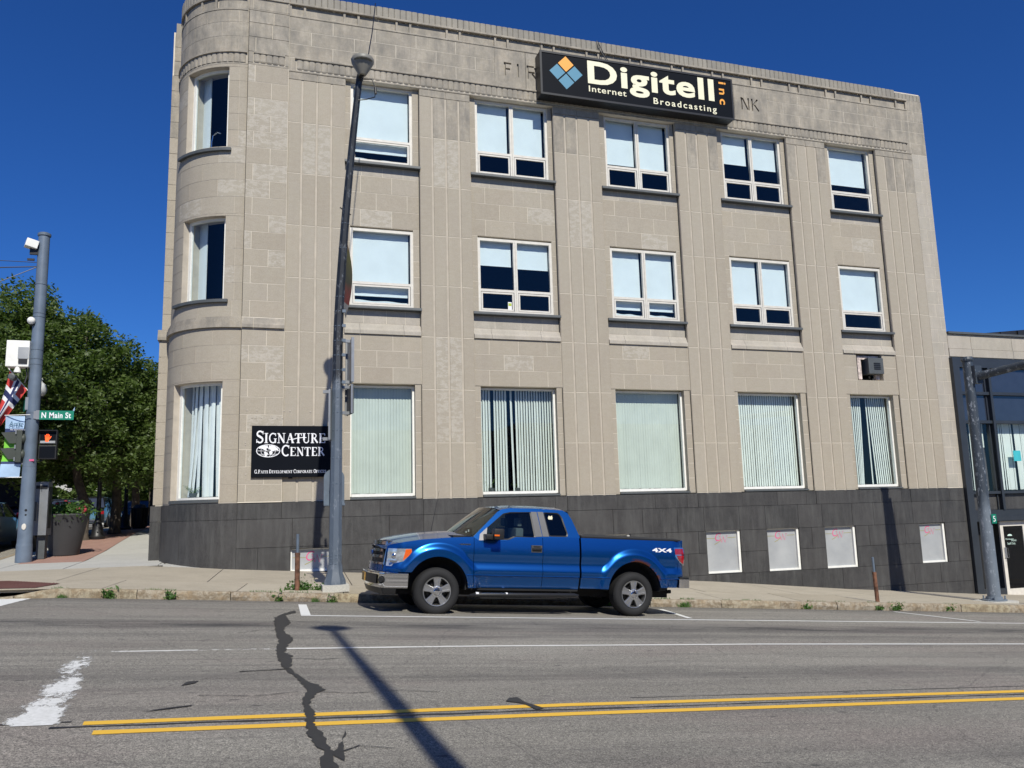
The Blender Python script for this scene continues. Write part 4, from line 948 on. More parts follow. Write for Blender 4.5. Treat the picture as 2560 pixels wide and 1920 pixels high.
# basement windows: white frame, frosted film with printed initials
for (a, b, z0, z1) in BW:
    f = MB(); y = .05
    f.box(a+.003, a+.03, y, y+.06, z0, z1); f.box(b-.075, b-.003, y-.04, y+.06, z0, z1); f.box(a+.03, b-.075, y-.03, y+.06, z0, z0+.055); f.box(a+.03, b-.075, y, y+.06, z1-.03, z1)
    w_ = f.obj('basement_window', m_white, bldg)
    g = MB(); g.box(a+.03, b-.075, y+.03, y+.035, z0+.055, z1-.03); g.obj('pane', m_frost, w_)
    cx = (a+b)/2-.05; t = MB(); yy = y+.0285; zt = z1-.12
    t.cur = 0; text_mb('C', cx-.17, cx+.03, zt-.18, zt+.05, yy, .001, shear=.3, mb=t)
    for j, (pts, wd) in enumerate(SER['W'][1]): ribbon(t, pts, wd*.5, yy-.0012-j*.0003, .0005, .27, .20, cx-.04, zt-.23)
    t.cur = 1
    for u in (0, 1): ribbon(t, [(a+.06, zt-.095), (cx-.18, zt-.1)] if u == 0 else [(cx+.24, zt-.09), (b-.10, zt-.085)], .016, yy, .0005)
    ribbon(t, [(cx-.2, zt-.27), (cx-.1, zt-.23), (cx, zt-.17), (cx+.04, zt-.13)], .02, yy-.0002, .0005)
    t.obj('printed_initials', [m_pink, m_gold], w_)

# small white plugs left by an older sign, and the recess of the vent
m = MB()
for px, pz_ in [(-.1, 4.25), (.13, 4.25), (.78, 4.25), (.92, 4.25), (1.42, 4.24), (.02, 4.07), (.1, 4.06), (.24, 4.07), (.5, 4.07), (.62, 4.06), (.74, 4.06), (0.0, 3.9), (1.5, 3.9), (-.12, 3.45), (-.12, 3.4), (-.1, 2.68)]:
    y_ = -.062 if px < .755 else -.002; m.lathe([(.022, 0), (.014, -.006)], (px, y_, pz_), 'y', 8)
tag(m.obj('sign_plug', m_limepale, bldg), kind='stuff')
m = MB(); m.box(18.30, 19.40, .62, .64, 5.4, 6.31); m.obj('recess_back', m_dark, bldg)
# ------------------------------------------------------------------ things fixed to the facade
v = thing('vent_unit', 'small dark vent unit in a peeling white frame above the last ground floor window', 'vent', (18.85, .1, 5.46))
m = MB(); m.box(18.44, 18.58, .10, .22, 5.50, 6.27); m.box(19.13, 19.27, .10, .22, 5.50, 6.27); m.box(18.58, 19.13, .10, .22, 6.15, 6.27); m.obj('frame', flat('peeling_paint', (.50,.42,.38), .9, var=.5, nscale=14), v)
m = MB(); m.rbox(18.72, 19.30, -.08, .25, 5.66, 6.18, .02); m.obj('housing', m_slate, v)
m = MB()
for i in range(4): m.box(18.92, 19.17, -.095, -.078, 5.80+i*.06, 5.835+i*.06)
m.obj('louvre', m_black, v)

s = thing('company_sign', 'long black illuminated box sign reading Digitell above the third floor windows', 'sign', (11.0, -.38, 13.5))
m = MB(); X0, X1, Z0, Z1 = 7.77, 14.18, 13.53, 14.88
m.rbox(X0, X1, -.40, .0, Z0, Z1, .02); m.obj('cabinet', m_black, s)
m = MB(); fr = .05
m.box(X0-.01, X1+.01, -.425, -.392, Z0-.01, Z0+fr); m.box(X0-.01, X1+.01, -.425, -.392, Z1-fr, Z1+.01); m.box(X0-.01, X0+fr, -.425, -.392, Z0+fr, Z1-fr); m.box(X1-fr, X1+.01, -.425, -.392, Z0+fr, Z1-fr); m.obj('trim', m_black, s)
m = MB(); m.box(X0+fr, X1-fr, -.408, -.401, Z0+fr, Z1-fr); face = m.obj('face', m_signblk, s)
yy = -.4085
def P_(u, v): return (X0+(X1-X0)*u, Z0+(Z1-Z0)*v)
m = MB(); text_mb('Digitell', *[P_(u, 0)[0] for u in (.232, .897)], Z0+.19*(Z1-Z0)+.05, Z0+.93*(Z1-Z0), yy, .004, bold=.028, spacing=1.08, mb=m); m.obj('lettering', m_cream, s)
m = MB(); text_mb('Internet', P_(.235, 0)[0], P_(.425, 0)[0], P_(0, .20)[1], P_(0, .34)[1], yy, .004, bold=.01, spacing=1.12, mb=m); m.obj('lettering', m_cream, s)
m = MB(); text_mb('Broadcasting', P_(.565, 0)[0], P_(.905, 0)[0], P_(0, .075)[1], P_(0, .27)[1], yy, .004, bold=.012, spacing=1.3, mb=m); m.obj('lettering', m_cream, s)
m = MB(); text_mb('inc', P_(.925, 0)[0], P_(.965, 0)[0], P_(0, .34)[1], P_(0, .90)[1], yy, .004, bold=.02, spacing=1.5, mb=m, sideways=True); m.obj('lettering', m_orange, s)
m = MB(); cx, cz = P_(.125, .56); r = .245; g_ = .275
for k, (ux, uz) in enumerate(((0, 1), (-1, 0), (1, 0), (0, -1))):
    m.cur = 0 if k == 0 else 1; x_, z_ = cx+ux*g_, cz+uz*g_; m.prism([(x_-r, z_), (x_, z_-r), (x_+r, z_), (x_, z_+r)], 'y', yy-.004, yy)
m.obj('emblem', [m_orange, m_teal], s)
m = MB(); m.tube([(10.05, -.2, 14.88), (9.95, -.12, 15.2), (9.82, -.03, 15.5), (9.8, .02, 15.75), (9.9, .2, 15.78)], .016, 6); m.tube([(10.15, -.2, 14.88), (10.0, -.1, 15.2), (9.86, -.03, 15.6), (9.84, .02, 15.76)], .010, 6); m.obj('power_cable', m_black, s)

s = thing('wall_sign', 'black rectangular Signature Center sign on the limestone beside the lamp post', 'sign', (1.05, -.1, 2.6))
m = MB(); X0, X1, Z0, Z1 = .02, 2.12, 2.60, 3.87; m.rbox(X0, X1, -.115, -.07, Z0, Z1, .006); m.obj('panel', m_signblk, s)
m = MB(); m.box(X0+.1, X0+.2, -.07, -.0, Z0+.1, Z1-.1); m.box(X1-.2, X1-.1, -.07, .0, Z0+.1, Z1-.1); m.box(.9, 1.0, -.07, .0, Z0-.03, Z0+.06); m.obj('mounting_rail', m_black, s)
m = MB(); yy = -.1155
serif_line(m, 'SIGNATURE', .12, 1.80, 3.44, 3.74, yy); serif_line(m, 'CENTER', .72, 1.78, 3.12, 3.39, yy); serif_line(m, 'G.PATTI DEVELOPMENT CORPORATE OFFICES', .10, 1.81, 2.70, 2.79, yy, small=.78)
ribbon(m, [(.98, 3.53), (1.1, 3.565), (1.22, 3.58), (1.32, 3.578)], .02, yy-.001, .006); m.obj('lettering', m_signwhite, s)
m = MB(); cx, cz, rx, rz = .415, 3.25, .275, .15
el = [(cx+rx*math.cos(R_(a)), cz+rz*math.sin(R_(a))) for a in range(0, 361, 15)]
ribbon(m, el, .018, yy, .005)
for k in (-.62, -.25, .25, .62): ribbon(m, [(cx+rx*k*math.cos(R_(a))*1.0, cz+rz*math.sin(R_(a))) for a in range(-90, 91, 15)], .009, yy-.0003, .004)
for k in (-.55, 0, .5): wq = rx*math.sqrt(1-k*k); ribbon(m, [(cx-wq, cz+rz*k), (cx, cz+rz*k-.004), (cx+wq, cz+rz*k)], .009, yy-.0006, .004)
for poly in ([(-.14,.12),(-.02,.13),(.0,.08),(-.05,.05),(-.02,.0),(-.09,.02),(-.16,.06),(-.22,.05),(-.2,.10)], [(-.10,-.02),(-.02,-.04),(.0,-.08),(-.05,-.14),(-.08,-.13),(-.09,-.07)], [(.02,.13),(.14,.12),(.22,.06),(.25,.0),(.18,.02),(.12,.0),(.10,-.03),(.05,.03),(.0,.04)], [(.04,.0),(.11,-.01),(.10,-.06),(.06,-.11),(.02,-.05)]):
    m.prism([(cx+p[0], cz+p[1]) for p in poly], 'y', yy-.006, yy)
m.obj('globe_emblem', m_signwhite, s)

# ================================================================== THE SHOPFRONT NEXT DOOR
shop = thing('shopfront_building', 'low pale stone shopfront with dark steel columns and tall glazing right of the office building', 'building', (27, 0, -1.4))
m = MB(); m.box(22.1, 40, .02, 18, 6.33, 7.12); m.box(22.06, 22.33, .02, .4, -2, 6.33); m.box(39.6, 40, .02, 18, -3, 6.4); m.obj('wall', m_mortar, shop)
x = 22.11
for x1 in (23.1, 24.9, 26.7, 28.5, 30.3, 32.1, 33.9, 35.7):
    block(x, x1, 6.62, 7.10, 0, m_limepale, 'stone_block', parent=shop); block(x, x1, 6.34, 6.62, -.02, m_limepale, 'stone_block', parent=shop); x = x1
m = MB(); m.box(22.12, 40, -.07, .5, 7.12, 7.19); m.obj('coping', m_slate, shop)
m = MB(); m.rbox(22.07, 22.34, -.14, .10, -2.0, 6.30, .01); m.obj('steel_column', m_bronze, shop)
m = MB()
for z0, z1 in ((5.98, 6.30), (5.06, 5.16), (4.10, 4.20), (1.78, 1.87), (1.02, 1.26)): m.box(22.34, 34, -.08, .12, z0, z1)
m.box(22.34, 34, -.12, .12, .90, 1.04); m.obj('transom_rail', m_bronze, shop)
mx = [23.60+1.95*i for i in range(6)]
for x in mx: m = MB(); m.box(x-.05, x+.05, -.12, .12, 1.262, 5.978); m.box(x-.16, x-.12, -.02, .1, 1.262, 5.978); m.obj('mullion', m_bronze, shop)
ed = [22.34]+mx
for a, b in zip(ed, ed[1:]):
    for z0, z1 in ((5.16, 5.98), (4.20, 5.06)): m = MB(); m.box(a+.05, b-.05, .02, .05, z0, z1); m.obj('spandrel_panel', m_spandrel, shop)
    m = MB(); m.add([(a+.05, .04, 1.87), (b-.05, .04, 1.87), (b-.05, .04, 4.10), (a+.05, .04, 4.10)], [(0, 1, 2, 3)]); m.obj('pane', m_gglass, shop)
    vblinds(a+.05, b-.05, 1.9, 4.25, .25, lambda i: 0+16*math.sin(i*1.3), gaps=(4, 12), mat=m_vb2, splay=lambda i: .03*math.sin(i), parent=shop, pitch=.085)
    block(a+.02, b-.02, 1.262, 1.778, .03, m_gran, 'granite_slab', parent=shop)
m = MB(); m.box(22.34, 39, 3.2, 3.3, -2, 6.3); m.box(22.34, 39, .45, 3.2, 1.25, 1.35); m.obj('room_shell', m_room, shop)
m = MB(); m.box(22.34, 23.44, .35, .38, -2, .9); m.obj('dark_screen', m_dark, shop)
for a in (24.62, 26.4, 28.2, 30.0, 31.8):
    d = MB(); d.box(a, a+.08, -.02, .10, -2.2, .90); d.obj('mullion', m_bronze, shop)
    d = MB(); d.add([(a+.08, .05, -1.5), (a+1.78, .05, -1.5), (a+1.78, .05, .90), (a+.08, .05, .90)], [(0, 1, 2, 3)]); d.obj('pane', m_gglass, shop)
    block(a+.08, a+1.78, -2.3, -1.25, .04, m_gran, 'granite_slab', parent=shop)
d = MB()
for (a, b) in ((23.45, 23.58), (24.42, 24.55)): d.box(a, b, .03, .09, -1.6, .88)
d.box(23.58, 24.42, .03, .09, .72, .88); d.box(23.58, 24.42, .03, .09, -1.50, -1.28); door = d.obj('door', m_frame, shop)
d.__init__(); d.box(22.4, 23.4, .0, .12, -1.45, -1.25); d.obj('door_kick_rail', m_bronze, shop)
d = MB(); d.add([(23.58, .06, -1.28), (24.42, .06, -1.28), (24.42, .06, .72), (23.58, .06, .72)], [(0, 1, 2, 3)]); d.obj('pane', glass('door_glass', (.25,.27,.28), 1.0), door)
d = MB(); d.tube([(23.55, -.06, -.28), (23.55, -.1, -.28), (23.55, -.1, .02), (23.55, -.06, .02)], .012, 6); d.box(23.5, 23.6, .0, .03, -.3, .04); d.obj('handle', m_chrome, door)
d = MB(); text_mb('Staff Only', 23.72, 24.06, .10, .19, .057, .001, mb=d); text_mb('Chautauqua', 23.66, 24.0, .26, .33, .057, .001, mb=d, shear=.2); text_mb('Works', 23.9, 24.12, .22, .29, .057, .001, mb=d, shear=.3)
for k in range(12): t = R_(k*15); d.add([(23.86, .057, .40), (23.86+.10*math.cos(t), .057, .40+.06*math.sin(t)), (23.86+.10*math.cos(t+R_(15)), .057, .40+.06*math.sin(t+R_(15)))], [(0, 1, 2)])
d.obj('lettering', flat('door_print', (.55,.70,.62), .5), door, fixn=False)
d = MB(); d.box(23.0, 23.22, -.055, -.05, 2.95, 3.2)
cs = MB(); cs.box(24.4, 24.72, .02, .035, 2.85, 3.2); cs.obj('teal_sticker', flat('teal_sticker', (.05,.42,.47), .5), shop)
# dark canopy roof seen above the shopfront
rf = thing('roof_canopy', 'black sloping roof edge showing above the shopfront coping', 'roof', (31, 6, 7.2))
m = MB(); m.prism([(26.2, 8.35), (38, 9.6), (38, 7.2), (25.2, 7.7)], 'y', 6, 7.5); m.box(25.6, 38, 5.8, 8, 7.0, 7.6)
for i in range(12): x = 26.4+i; m.box(x, x+.12, 5.94, 5.999, 7.6, 8.38+.1*i)
m.obj('roof', m_black, rf)

# ================================================================== POLES AND POSTS
def octa(mb, pts, rads, n=8): mb.tube(pts, rads, n)
lx, ly = 1.60, -4.62; lz = zwalk(lx, ly)
lamp = thing('street_lamp', 'tall grey octagonal street lamp post standing at the kerb left of the blue pickup', 'street lamp', (lx, ly, lz))
m = MB(); pts = []; rads = []
for k in range(23):
    t = k/22; z = lz+.30+9.95*t; bx = .06*t+.30*max(0, t-.45)**1.5*2.4; by = -.85*max(0, t-.45)**1.6*2.2
    pts.append((lx+bx, ly+by, z)); rads.append(.130-.062*t)
octa(m, pts, rads); m.obj('pole', m_pole1, lamp, smooth=30)
top = pts[-1]
def pole_at(z):
    t = (z-lz-.30)/9.95; return (lx+.06*t+.30*max(0, t-.45)**1.5*2.4, ly-.85*max(0, t-.45)**1.6*2.2)
m = MB(); m.prism([(-.25, -.25), (.25, -.25), (.25, .25), (-.25, .25)], 'z', 0, .13)
o = m.obj('concrete_footing', m_walk2, lamp, loc=(0, 0, 0)); o.parent = lamp; o.matrix_parent_inverse = Matrix.Identity(4)
m = MB(); m.tube([(lx, ly, lz+.12), (lx, ly, lz+.2), (lx, ly, lz+.34), (lx, ly, lz+.5)], [.22, .215, .155, .142], 8); m.obj('base_flange', m_pole1, lamp, smooth=20)
m = MB()
for z in (.52, .62, .68, 2.05, 2.55, 3.1, 3.45, 3.75, 4.05, 4.3, 4.6, 4.9, 5.2, 5.5, 5.8, 6.8, 7.3): zz = lz+z; r = .1298-.0060*z+.0005; m.lathe([(r, -.007), (r+.003, -.004), (r+.003, .004), (r, .007)], (*pole_at(zz), zz), n=8)
for z in (4.05, 4.3, 4.6, 4.9, 5.2, 5.5): m.box(lx+.10, lx+.17, ly-.13, ly-.09, lz+z-.03, lz+z+.03)
tag(m.obj('strap', m_lampgrey, lamp), kind='stuff')
# luminaire
hx, hy, hz = top[0]+.04, top[1]-.18, top[2]+.24
m = MB()
prof = [(.075, -.26), (.10, -.22), (.16, -.12), (.225, .0), (.235, .06), (.215, .10), (.10, .13), (.01, .135)]
m.lathe(prof, (hx, hy, hz), n=16); o = m.obj('luminaire', flat('lamp_housing', (.20,.19,.165), .5), lamp, smooth=40)
m = MB(); m.lathe([(.19, -.02), (.20, .0), (.05, -.09), (.01, -.1)], (hx, hy-.06, hz), n=14); m.obj('lens', flat('lamp_lens', (.10,.095,.08), .25), lamp, smooth=True)
m = MB(); m.tube([(top[0], top[1], top[2]-.05), (top[0]+.01, top[1]-.05, top[2]+.02), (hx, hy, hz-.2)], [.075, .07, .08], 8)
m.tube([(top[0]+.05, top[1]-.02, top[2]-.02), (top[0]+.24, top[1]-.1, top[2]-.04), (top[0]+.32, top[1]-.12, top[2]-.25), (top[0]+.30, top[1]-.1, top[2]-.42), (top[0]+.14, top[1]-.02, top[2]-.45), (top[0]-.02, top[1], top[2]-.48)], .012, 6)
m.tube([(top[0]+.31, top[1]-.12, top[2]-.22), (top[0]+.315, top[1]-.12, top[2]-.36)], .028, 8); m.obj('wiring', m_black, lamp)
m = MB(); m.tube([(hx+.12, hy+.05, hz+.15), (hx+.22, hy+.6, hz+.7), (hx+.42, hy+1.6, hz+1.7), (hx+.7, hy+3.0, hz+3.4)], .013, 6)
tag(m.obj('overhead_wire', m_black), 'thin black overhead wire rising from the street lamp head', 'wire')
# hexagonal plates clasping the pole low down, seen from behind
sg = thing('back_of_sign', 'grey rounded sign seen from behind low on the street lamp post', 'sign', (lx, ly+.1, lz+2.0))
m = MB(); pl = [(-.20, 1.62), (.20, 1.62), (.20, 2.18)]+[(.20*math.cos(R_(a)), 2.18+.17*math.sin(R_(a))) for a in range(15, 180, 15)]+[(-.20, 2.18)]
m.prism([(lx+p[0]-.01, lz+p[1]) for p in pl], 'y', ly+.16, ly+.175); m.obj('plate', m_lampgrey, sg)
m = MB(); m.box(lx-.21, lx+.20, ly+.13, ly+.158, lz+1.63, lz+1.67); m.box(lx-.03, lx+.03, ly+.12, ly+.16, lz+1.6, lz+2.3); m.obj('bracket', m_lampgrey, sg)
# signs seen edge-on on both sides of the post
def edge_sign(name, label, x, y, z0, z1, depth, yaw, mat, lip=.035):
    s = thing(name, label, 'sign', (x, y, z0), (0, 0, yaw)); m = MB(); m.box(-.012, .012, -depth/2, depth/2, 0, z1-z0); o = m.obj('plate', mat, s); o.matrix_parent_inverse = Matrix.Identity(4); o.parent = s
    m = MB()
    for z in (0, z1-z0): m.box(-.16, -.012, -.03, .03, max(0, z-.06), max(.06, z)-.0)
    m.box(-.014-.03, -.012, -depth/2, -depth/2+.03, 0, z1-z0); m.box(-.044, -.012, depth/2-.03, depth/2, 0, z1-z0); o = m.obj('bracket', m_steel, s); o.matrix_parent_inverse = Matrix.Identity(4); o.parent = s; return s
edge_sign('route_sign', 'upper traffic sign seen almost edge on, on the right side of the street lamp post', lx+.29, ly+.08, lz+4.05, lz+4.95, .6, R_(5), m_steel)
edge_sign('route_sign', 'lower dark traffic sign seen almost edge on, right side of the street lamp post', lx+.28, ly+.05, lz+3.42, lz+4.0, .5, R_(8), m_slate)
edge_sign('route_sign', 'worn grey sign seen almost edge on between the black wall sign and the lamp post', lx-.09, ly+.02, lz+2.9, lz+3.9, .36, R_(-8), m_slate)
# banner on the lamp post
bn = thing('pole_banner', 'faded dark red fabric banner curling from the street lamp post', 'banner', (lx+.12, ly, 5.6))
def bannermat():
    t = NT('banner_print'); sx = t.n('ShaderNodeSeparateXYZ'); t.l(t.pos(), sx.inputs[0]); mr = t.n('ShaderNodeMapRange'); mr.inputs[1].default_value = 5.8; mr.inputs[2].default_value = 8.0; t.l(sx.outputs[2], mr.inputs[0])
    c = t.ramp(mr.outputs[0], [(0, (.30,.29,.27)), (.09, (.30,.29,.27)), (.10, (.22,.035,.03)), (.22, (.16,.04,.03)), (.3, (.05,.05,.03)), (.6, (.08,.075,.02)), (.75, (.17,.045,.03)), (.80, (.21,.20,.18)), (1, (.16,.155,.15))])
    c = t.mix(t.ramp(t.noise(6, 3), [(.4, 0), (.7, .5)]), c, (.03,.03,.025)); t.col(c); t.set(Roughness=.8); return t.m
m_ban = bannermat(); m = MB(); n, k = 14, 5; vs = []
for i in range(n+1):
    t = i/n; z = 5.95+1.95*t
    for j in range(k+1):
        u = j/k; out = .17+.14*math.sin(math.pi*min(1, t*1.25+.0))*u*1.0; vs.append((lx+.10+out*u*.9+.0*t, ly+.05+.62*u-.10*math.sin(math.pi*t)*u, z-.22*u*(1-t)))
m.add(vs, [(i*(k+1)+j, i*(k+1)+j+1, (i+1)*(k+1)+j+1, (i+1)*(k+1)+j) for i in range(n) for j in range(k)]); m.obj('cloth', m_ban, bn, smooth=True)
m = MB(); m.tube([(lx+.06, ly, 7.92), (lx+.34, ly+.62, 8.02)], .014, 6); m.tube([(lx+.06, ly, 5.72), (lx+.2, ly+.42, 5.82)], .014, 6); m.box(lx+.12, lx+.24, ly-.16, ly-.04, 7.88, 7.95); m.box(lx-.02, lx+.13, ly-.10, ly+.08, 5.65, 5.72); m.obj('bracket', m_black, bn)

# rusty parking meter posts
m_rust = flat('rusty_iron', (.16,.075,.045), .85, nscale=9, var=.6)
def post(x, y, label, tilt=0):
    z = zwalk(x, y); p = thing('rusty_post', label, 'post', (x, y, z), (0, tilt, 0), 'rusty meter posts along the kerb')
    for nm, prof, mt in (('sleeve', [(.048, -.05), (.048, .65), (.052, .66), (.05, .70)], m_rust), ('pipe', [(.028, .70), (.028, 1.05)], m_lampgrey)):
        m = MB(); m.lathe(prof, (0, 0, 0), n=12); o = m.obj(nm, mt, smooth=40); o.parent = p
    return p
post(.90, -4.60, 'rusty iron post without its meter, left of the street lamp')
post(14.40, -4.45, 'rusty iron post without its meter, alone on the sidewalk behind the pickup', R_(-1.5))
# traffic mast arm
mx_, my_ = 18.95, -3.58; mz = zwalk(mx_, my_)
mast = thing('traffic_mast', 'scuffed dark grey mast with an arm reaching over the street, in front of the shopfront', 'traffic mast', (mx_, my_, mz))
m = MB(); m.tube([(mx_, my_, mz+.05), (mx_, my_, mz+3), (mx_, my_, mz+6.5)], [.165, .15, .125], 16); m.obj('pole', m_mast, mast, smooth=30)
m = MB(); m.lathe([(.15, 0), (.16, .05), (.14, .12), (.02, .14)], (mx_, my_, mz+6.5), n=16); m.box(mx_-.02, mx_+.22, my_-.24, my_-.1, mz+5.85, mz+6.35); m.obj('cap', m_mast, mast)
m = MB(); m.tube([(mx_+.12, my_-.15, mz+6.05), (mx_+.35, my_-3, mz+6.25), (mx_+.7, my_-9, mz+6.6)], [.115, .10, .08], 12); m.obj('arm', m_mast, mast, smooth=30)
m = MB(); m.prism([(mx_-.42, my_-.36), (mx_+.42, my_-.36), (mx_+.42, my_+.36), (mx_-.42, my_+.36)], 'z', mz-.05, mz+.035); m.obj('concrete_footing', m_walk2, mast)
m = MB(); m.lathe([(.30, 0), (.30, .03), (.21, .035), (.20, .10)], (mx_, my_, mz+.036), n=16)
for a in (45, 135, 225, 315): m.lathe([(.022, 0), (.022, .12)], (mx_+.25*math.cos(R_(a)), my_+.25*math.sin(R_(a)), mz+.04), n=6)
m.obj('base_plate', m_mast, mast)
m = MB(); m.box(mx_+.14, mx_+.2, my_-.06, my_+.02, mz+2.95, mz+4.1); m.obj('conduit_box', m_slate, mast)
m = MB(); m.box(mx_+.02, mx_+.19, my_-.186, my_-.178, mz+2.05, mz+2.3); o = m.obj('number_sticker', flat('green_sticker', (.0,.16,.10), .5), mast); 
m = MB(); text_mb('5', mx_+.07, mx_+.15, mz+2.1, mz+2.25, my_-.187, .001, mb=m); m.obj('number', m_signwhite, mast)
# the lamp post on the opposite pavement, whose shadow crosses the road
fx, fy = 1.20, -22.4; fz = zs(fx, -20)+.15
fl_ = thing('street_lamp', 'street lamp behind the viewpoint whose long shadow crosses the road', 'street lamp', (fx, fy, fz))
m = MB(); m.tube([(fx, fy, fz), (fx, fy, fz+6), (fx, fy, fz+12.2)], [.125, .10, .07], 8); m.obj('pole', m_pole1, fl_, smooth=30)
m = MB(); m.lathe([(.08, -.24), (.17, -.08), (.26, .03), (.27, .09), (.24, .14), (.01, .175)], (fx, fy+.1, fz+12.4), n=16); m.obj('luminaire', m_black, fl_, smooth=40)

# ================================================================== THE BLUE PICKUP
SLP = math.atan(.0675)
TY = -6.155                     # middle of the truck
truck = thing('pickup_truck', 'metallic blue extended cab four wheel drive pickup parked at the kerb facing left', 'pickup truck', (3.03, TY, .155-.0735*3.03-.008), (0, SLP, 0))
def tobj(mb, name, mat, parent=None, smooth=35, fixn=True):
    o = mb.obj(name, mat, smooth=smooth, fixn=fixn); o.parent = parent or truck; return o
def bluepaint():
    t = NT('blue_paint'); sep = t.n('ShaderNodeSeparateXYZ'); tc = t.n('ShaderNodeTexCoord')
    t.l(tc.outputs['Object'], sep.inputs[0]); base = (.004,.082,.30)
    # stone chips low on the door and rust round the rear arch are real marks on the paint
    ch = t.noise(26, 6, .85, vec=tc.outputs['Object'], sc3=(1, 1, 1.2)); lo = t.n('ShaderNodeMapRange'); lo.inputs[1].default_value = .68; lo.inputs[2].default_value = .5; t.l(sep.outputs[2], lo.inputs[0])
    def near(ax, c, wd):
        a = t.n('ShaderNodeMath', operation='SUBTRACT'); t.l(sep.outputs[ax], a.inputs[0]); a.inputs[1].default_value = c
        b = t.n('ShaderNodeMath', operation='ABSOLUTE'); t.l(a.outputs[0], b.inputs[0]); m = t.n('ShaderNodeMapRange'); m.inputs[1].default_value = wd; m.inputs[2].default_value = wd*.5; t.l(b.outputs[0], m.inputs[0]); return m.outputs[0]
    def mul(a, b): o = t.n('ShaderNodeMath', operation='MULTIPLY'); t.l(a, o.inputs[0]); t.l(b, o.inputs[1]); return o.outputs[0]
    def mx(a, b): o = t.n('ShaderNodeMath', operation='MAXIMUM'); t.l(a, o.inputs[0]); t.l(b, o.inputs[1]); return o.outputs[0]
    zone = mul(lo.outputs[0], mx(near(0, .66, .32), near(0, 4.3, .32)))
    c = t.mix(mul(zone, t.ramp(ch, [(.57, 0), (.60, 1)])), base, (.45,.48,.55))
    # rust ring around rear arch: distance from (3.665,.45)
    dx = t.n('ShaderNodeMath', operation='SUBTRACT'); t.l(sep.outputs[0], dx.inputs[0]); dx.inputs[1].default_value = 3.665
    dz = t.n('ShaderNodeMath', operation='SUBTRACT'); t.l(sep.outputs[2], dz.inputs[0]); dz.inputs[1].default_value = .45
    cv = t.n('ShaderNodeCombineXYZ'); t.l(dx.outputs[0], cv.inputs[0]); t.l(dz.outputs[0], cv.inputs[1]); ln = t.n('ShaderNodeVectorMath', operation='LENGTH'); t.l(cv.outputs[0], ln.inputs[0])
    rr = t.n('ShaderNodeMapRange'); rr.inputs[1].default_value = .585; rr.inputs[2].default_value = .53; t.l(ln.outputs['Value'], rr.inputs[0])
    up = t.n('ShaderNodeMapRange'); up.inputs[1].default_value = .62; up.inputs[2].default_value = .70; t.l(sep.outputs[2], up.inputs[0])
    rt = t.n('ShaderNodeMapRange'); rt.inputs[1].default_value = 3.5; rt.inputs[2].default_value = 3.62; t.l(sep.outputs[0], rt.inputs[0])
    rn = t.noise(7.5, 4, .7, vec=tc.outputs['Object']); msk = mul(mul(mul(rr.outputs[0], up.outputs[0]), rt.outputs[0]), t.ramp(rn, [(.49, 0), (.53, 1)]))
    c = t.mix(msk, c, (.22,.07,.025))
    t.col(c); t.set(Metallic=.80, Roughness=.27, Coat_Weight=.7, Coat_Roughness=.03)
    return t.m
m_blue = bluepaint()
FCX, RCX, ACZ, AR = 0.0, 3.665, .445, .525
HW = .955
def yside(x, z):
    # half width of the body at (x, z)
    y = HW
    y += .020*math.exp(-((z-.745)/.075)**2) - .016*math.exp(-((z-.90)/.085)**2)
    if z > 1.0: y -= .055*((z-1.0)/.35)**1.6
    if z < .665: y -= .012+.05*((.665-z)/.2)**1.5
    for c in (FCX, RCX):
        d = math.hypot(x-c, z-ACZ)
        if d < .90 and z > .40:
            f = min(1, max(0, (.76-d)/.13)); f = f*f*(3-2*f); y = y*(1-f)+(HW+.038)*f
    if x < -.58: y -= .15*((-.58-x)/.28)**2
    if x > 4.45: y -= .10*((x-4.45)/.25)**2
    return y
def arch(x):
    z = None
    for c in (FCX, RCX):
        if abs(x-c) < AR: z = ACZ+math.sqrt(max(0, AR*AR-(x-c)**2))
    return z
def topz(x):
    return lerp(x, [-1.13, -1.02, -.90, -.8, -.6, -.3, .1, .45, .62, .70, .80, 1.20, 1.26, 1.36, 1.9, 2.6, 2.601, 4.72], [1.0, 1.05, 1.10, 1.15, 1.195, 1.245, 1.285, 1.31, 1.315, 1.262, 1.262, 1.275, 1.292, 1.33, 1.35, 1.365, 1.365, 1.37])
def botz(x):
    a = arch(x)
    if x < FCX: b = .70
    elif x < 2.59: b = .46
    elif x < RCX: b = .475
    else: b = .515 if x < 4.565 else .718
    return max(a, b) if a else b
def panel(x0, x1, name, side, gap=.004):
    cols = [x0+gap]; x = x0+gap
    crit = sorted([c+s*AR*f for c in (FCX, RCX) for s in (-1, 1) for f in (1.0005, .9995, .995, .98, .95, .91, .86, .8)])
    base = list(np.arange(x0+gap, x1-gap, .016))+([4.5645, 4.5655] if x0 > 2 else [])+[x1-gap]+[c for c in crit if x0+gap < c < x1-gap]
    base = sorted(set(round(float(v), 4) for v in base)); m = MB(); nz = 46
    for x in base:
        b, t = botz(x), topz(x)
        for k in range(nz+1):
            z = b+(t-b)*k/nz; m.v.append((x, -side*yside(x, z), z))
        # returned edges (top lip and bottom lip)
        m.v.append((x, -side*(yside(x, t)-.03), t-.002)); m.v.append((x, -side*(yside(x, b)-.045), b+.002))
    q = nz+3
    for i in range(len(base)-1):
        for k in range(nz): m.f.append([i*q+k, i*q+k+1, (i+1)*q+k+1, (i+1)*q+k])
        m.f.append([i*q+nz, i*q+nz+1, (i+1)*q+nz+1, (i+1)*q+nz]); m.f.append([i*q+nz+2, i*q, (i+1)*q, (i+1)*q+nz+2])
    m.mi = [0]*len(m.f)
    return tobj(m, name, m_blue, smooth=50)
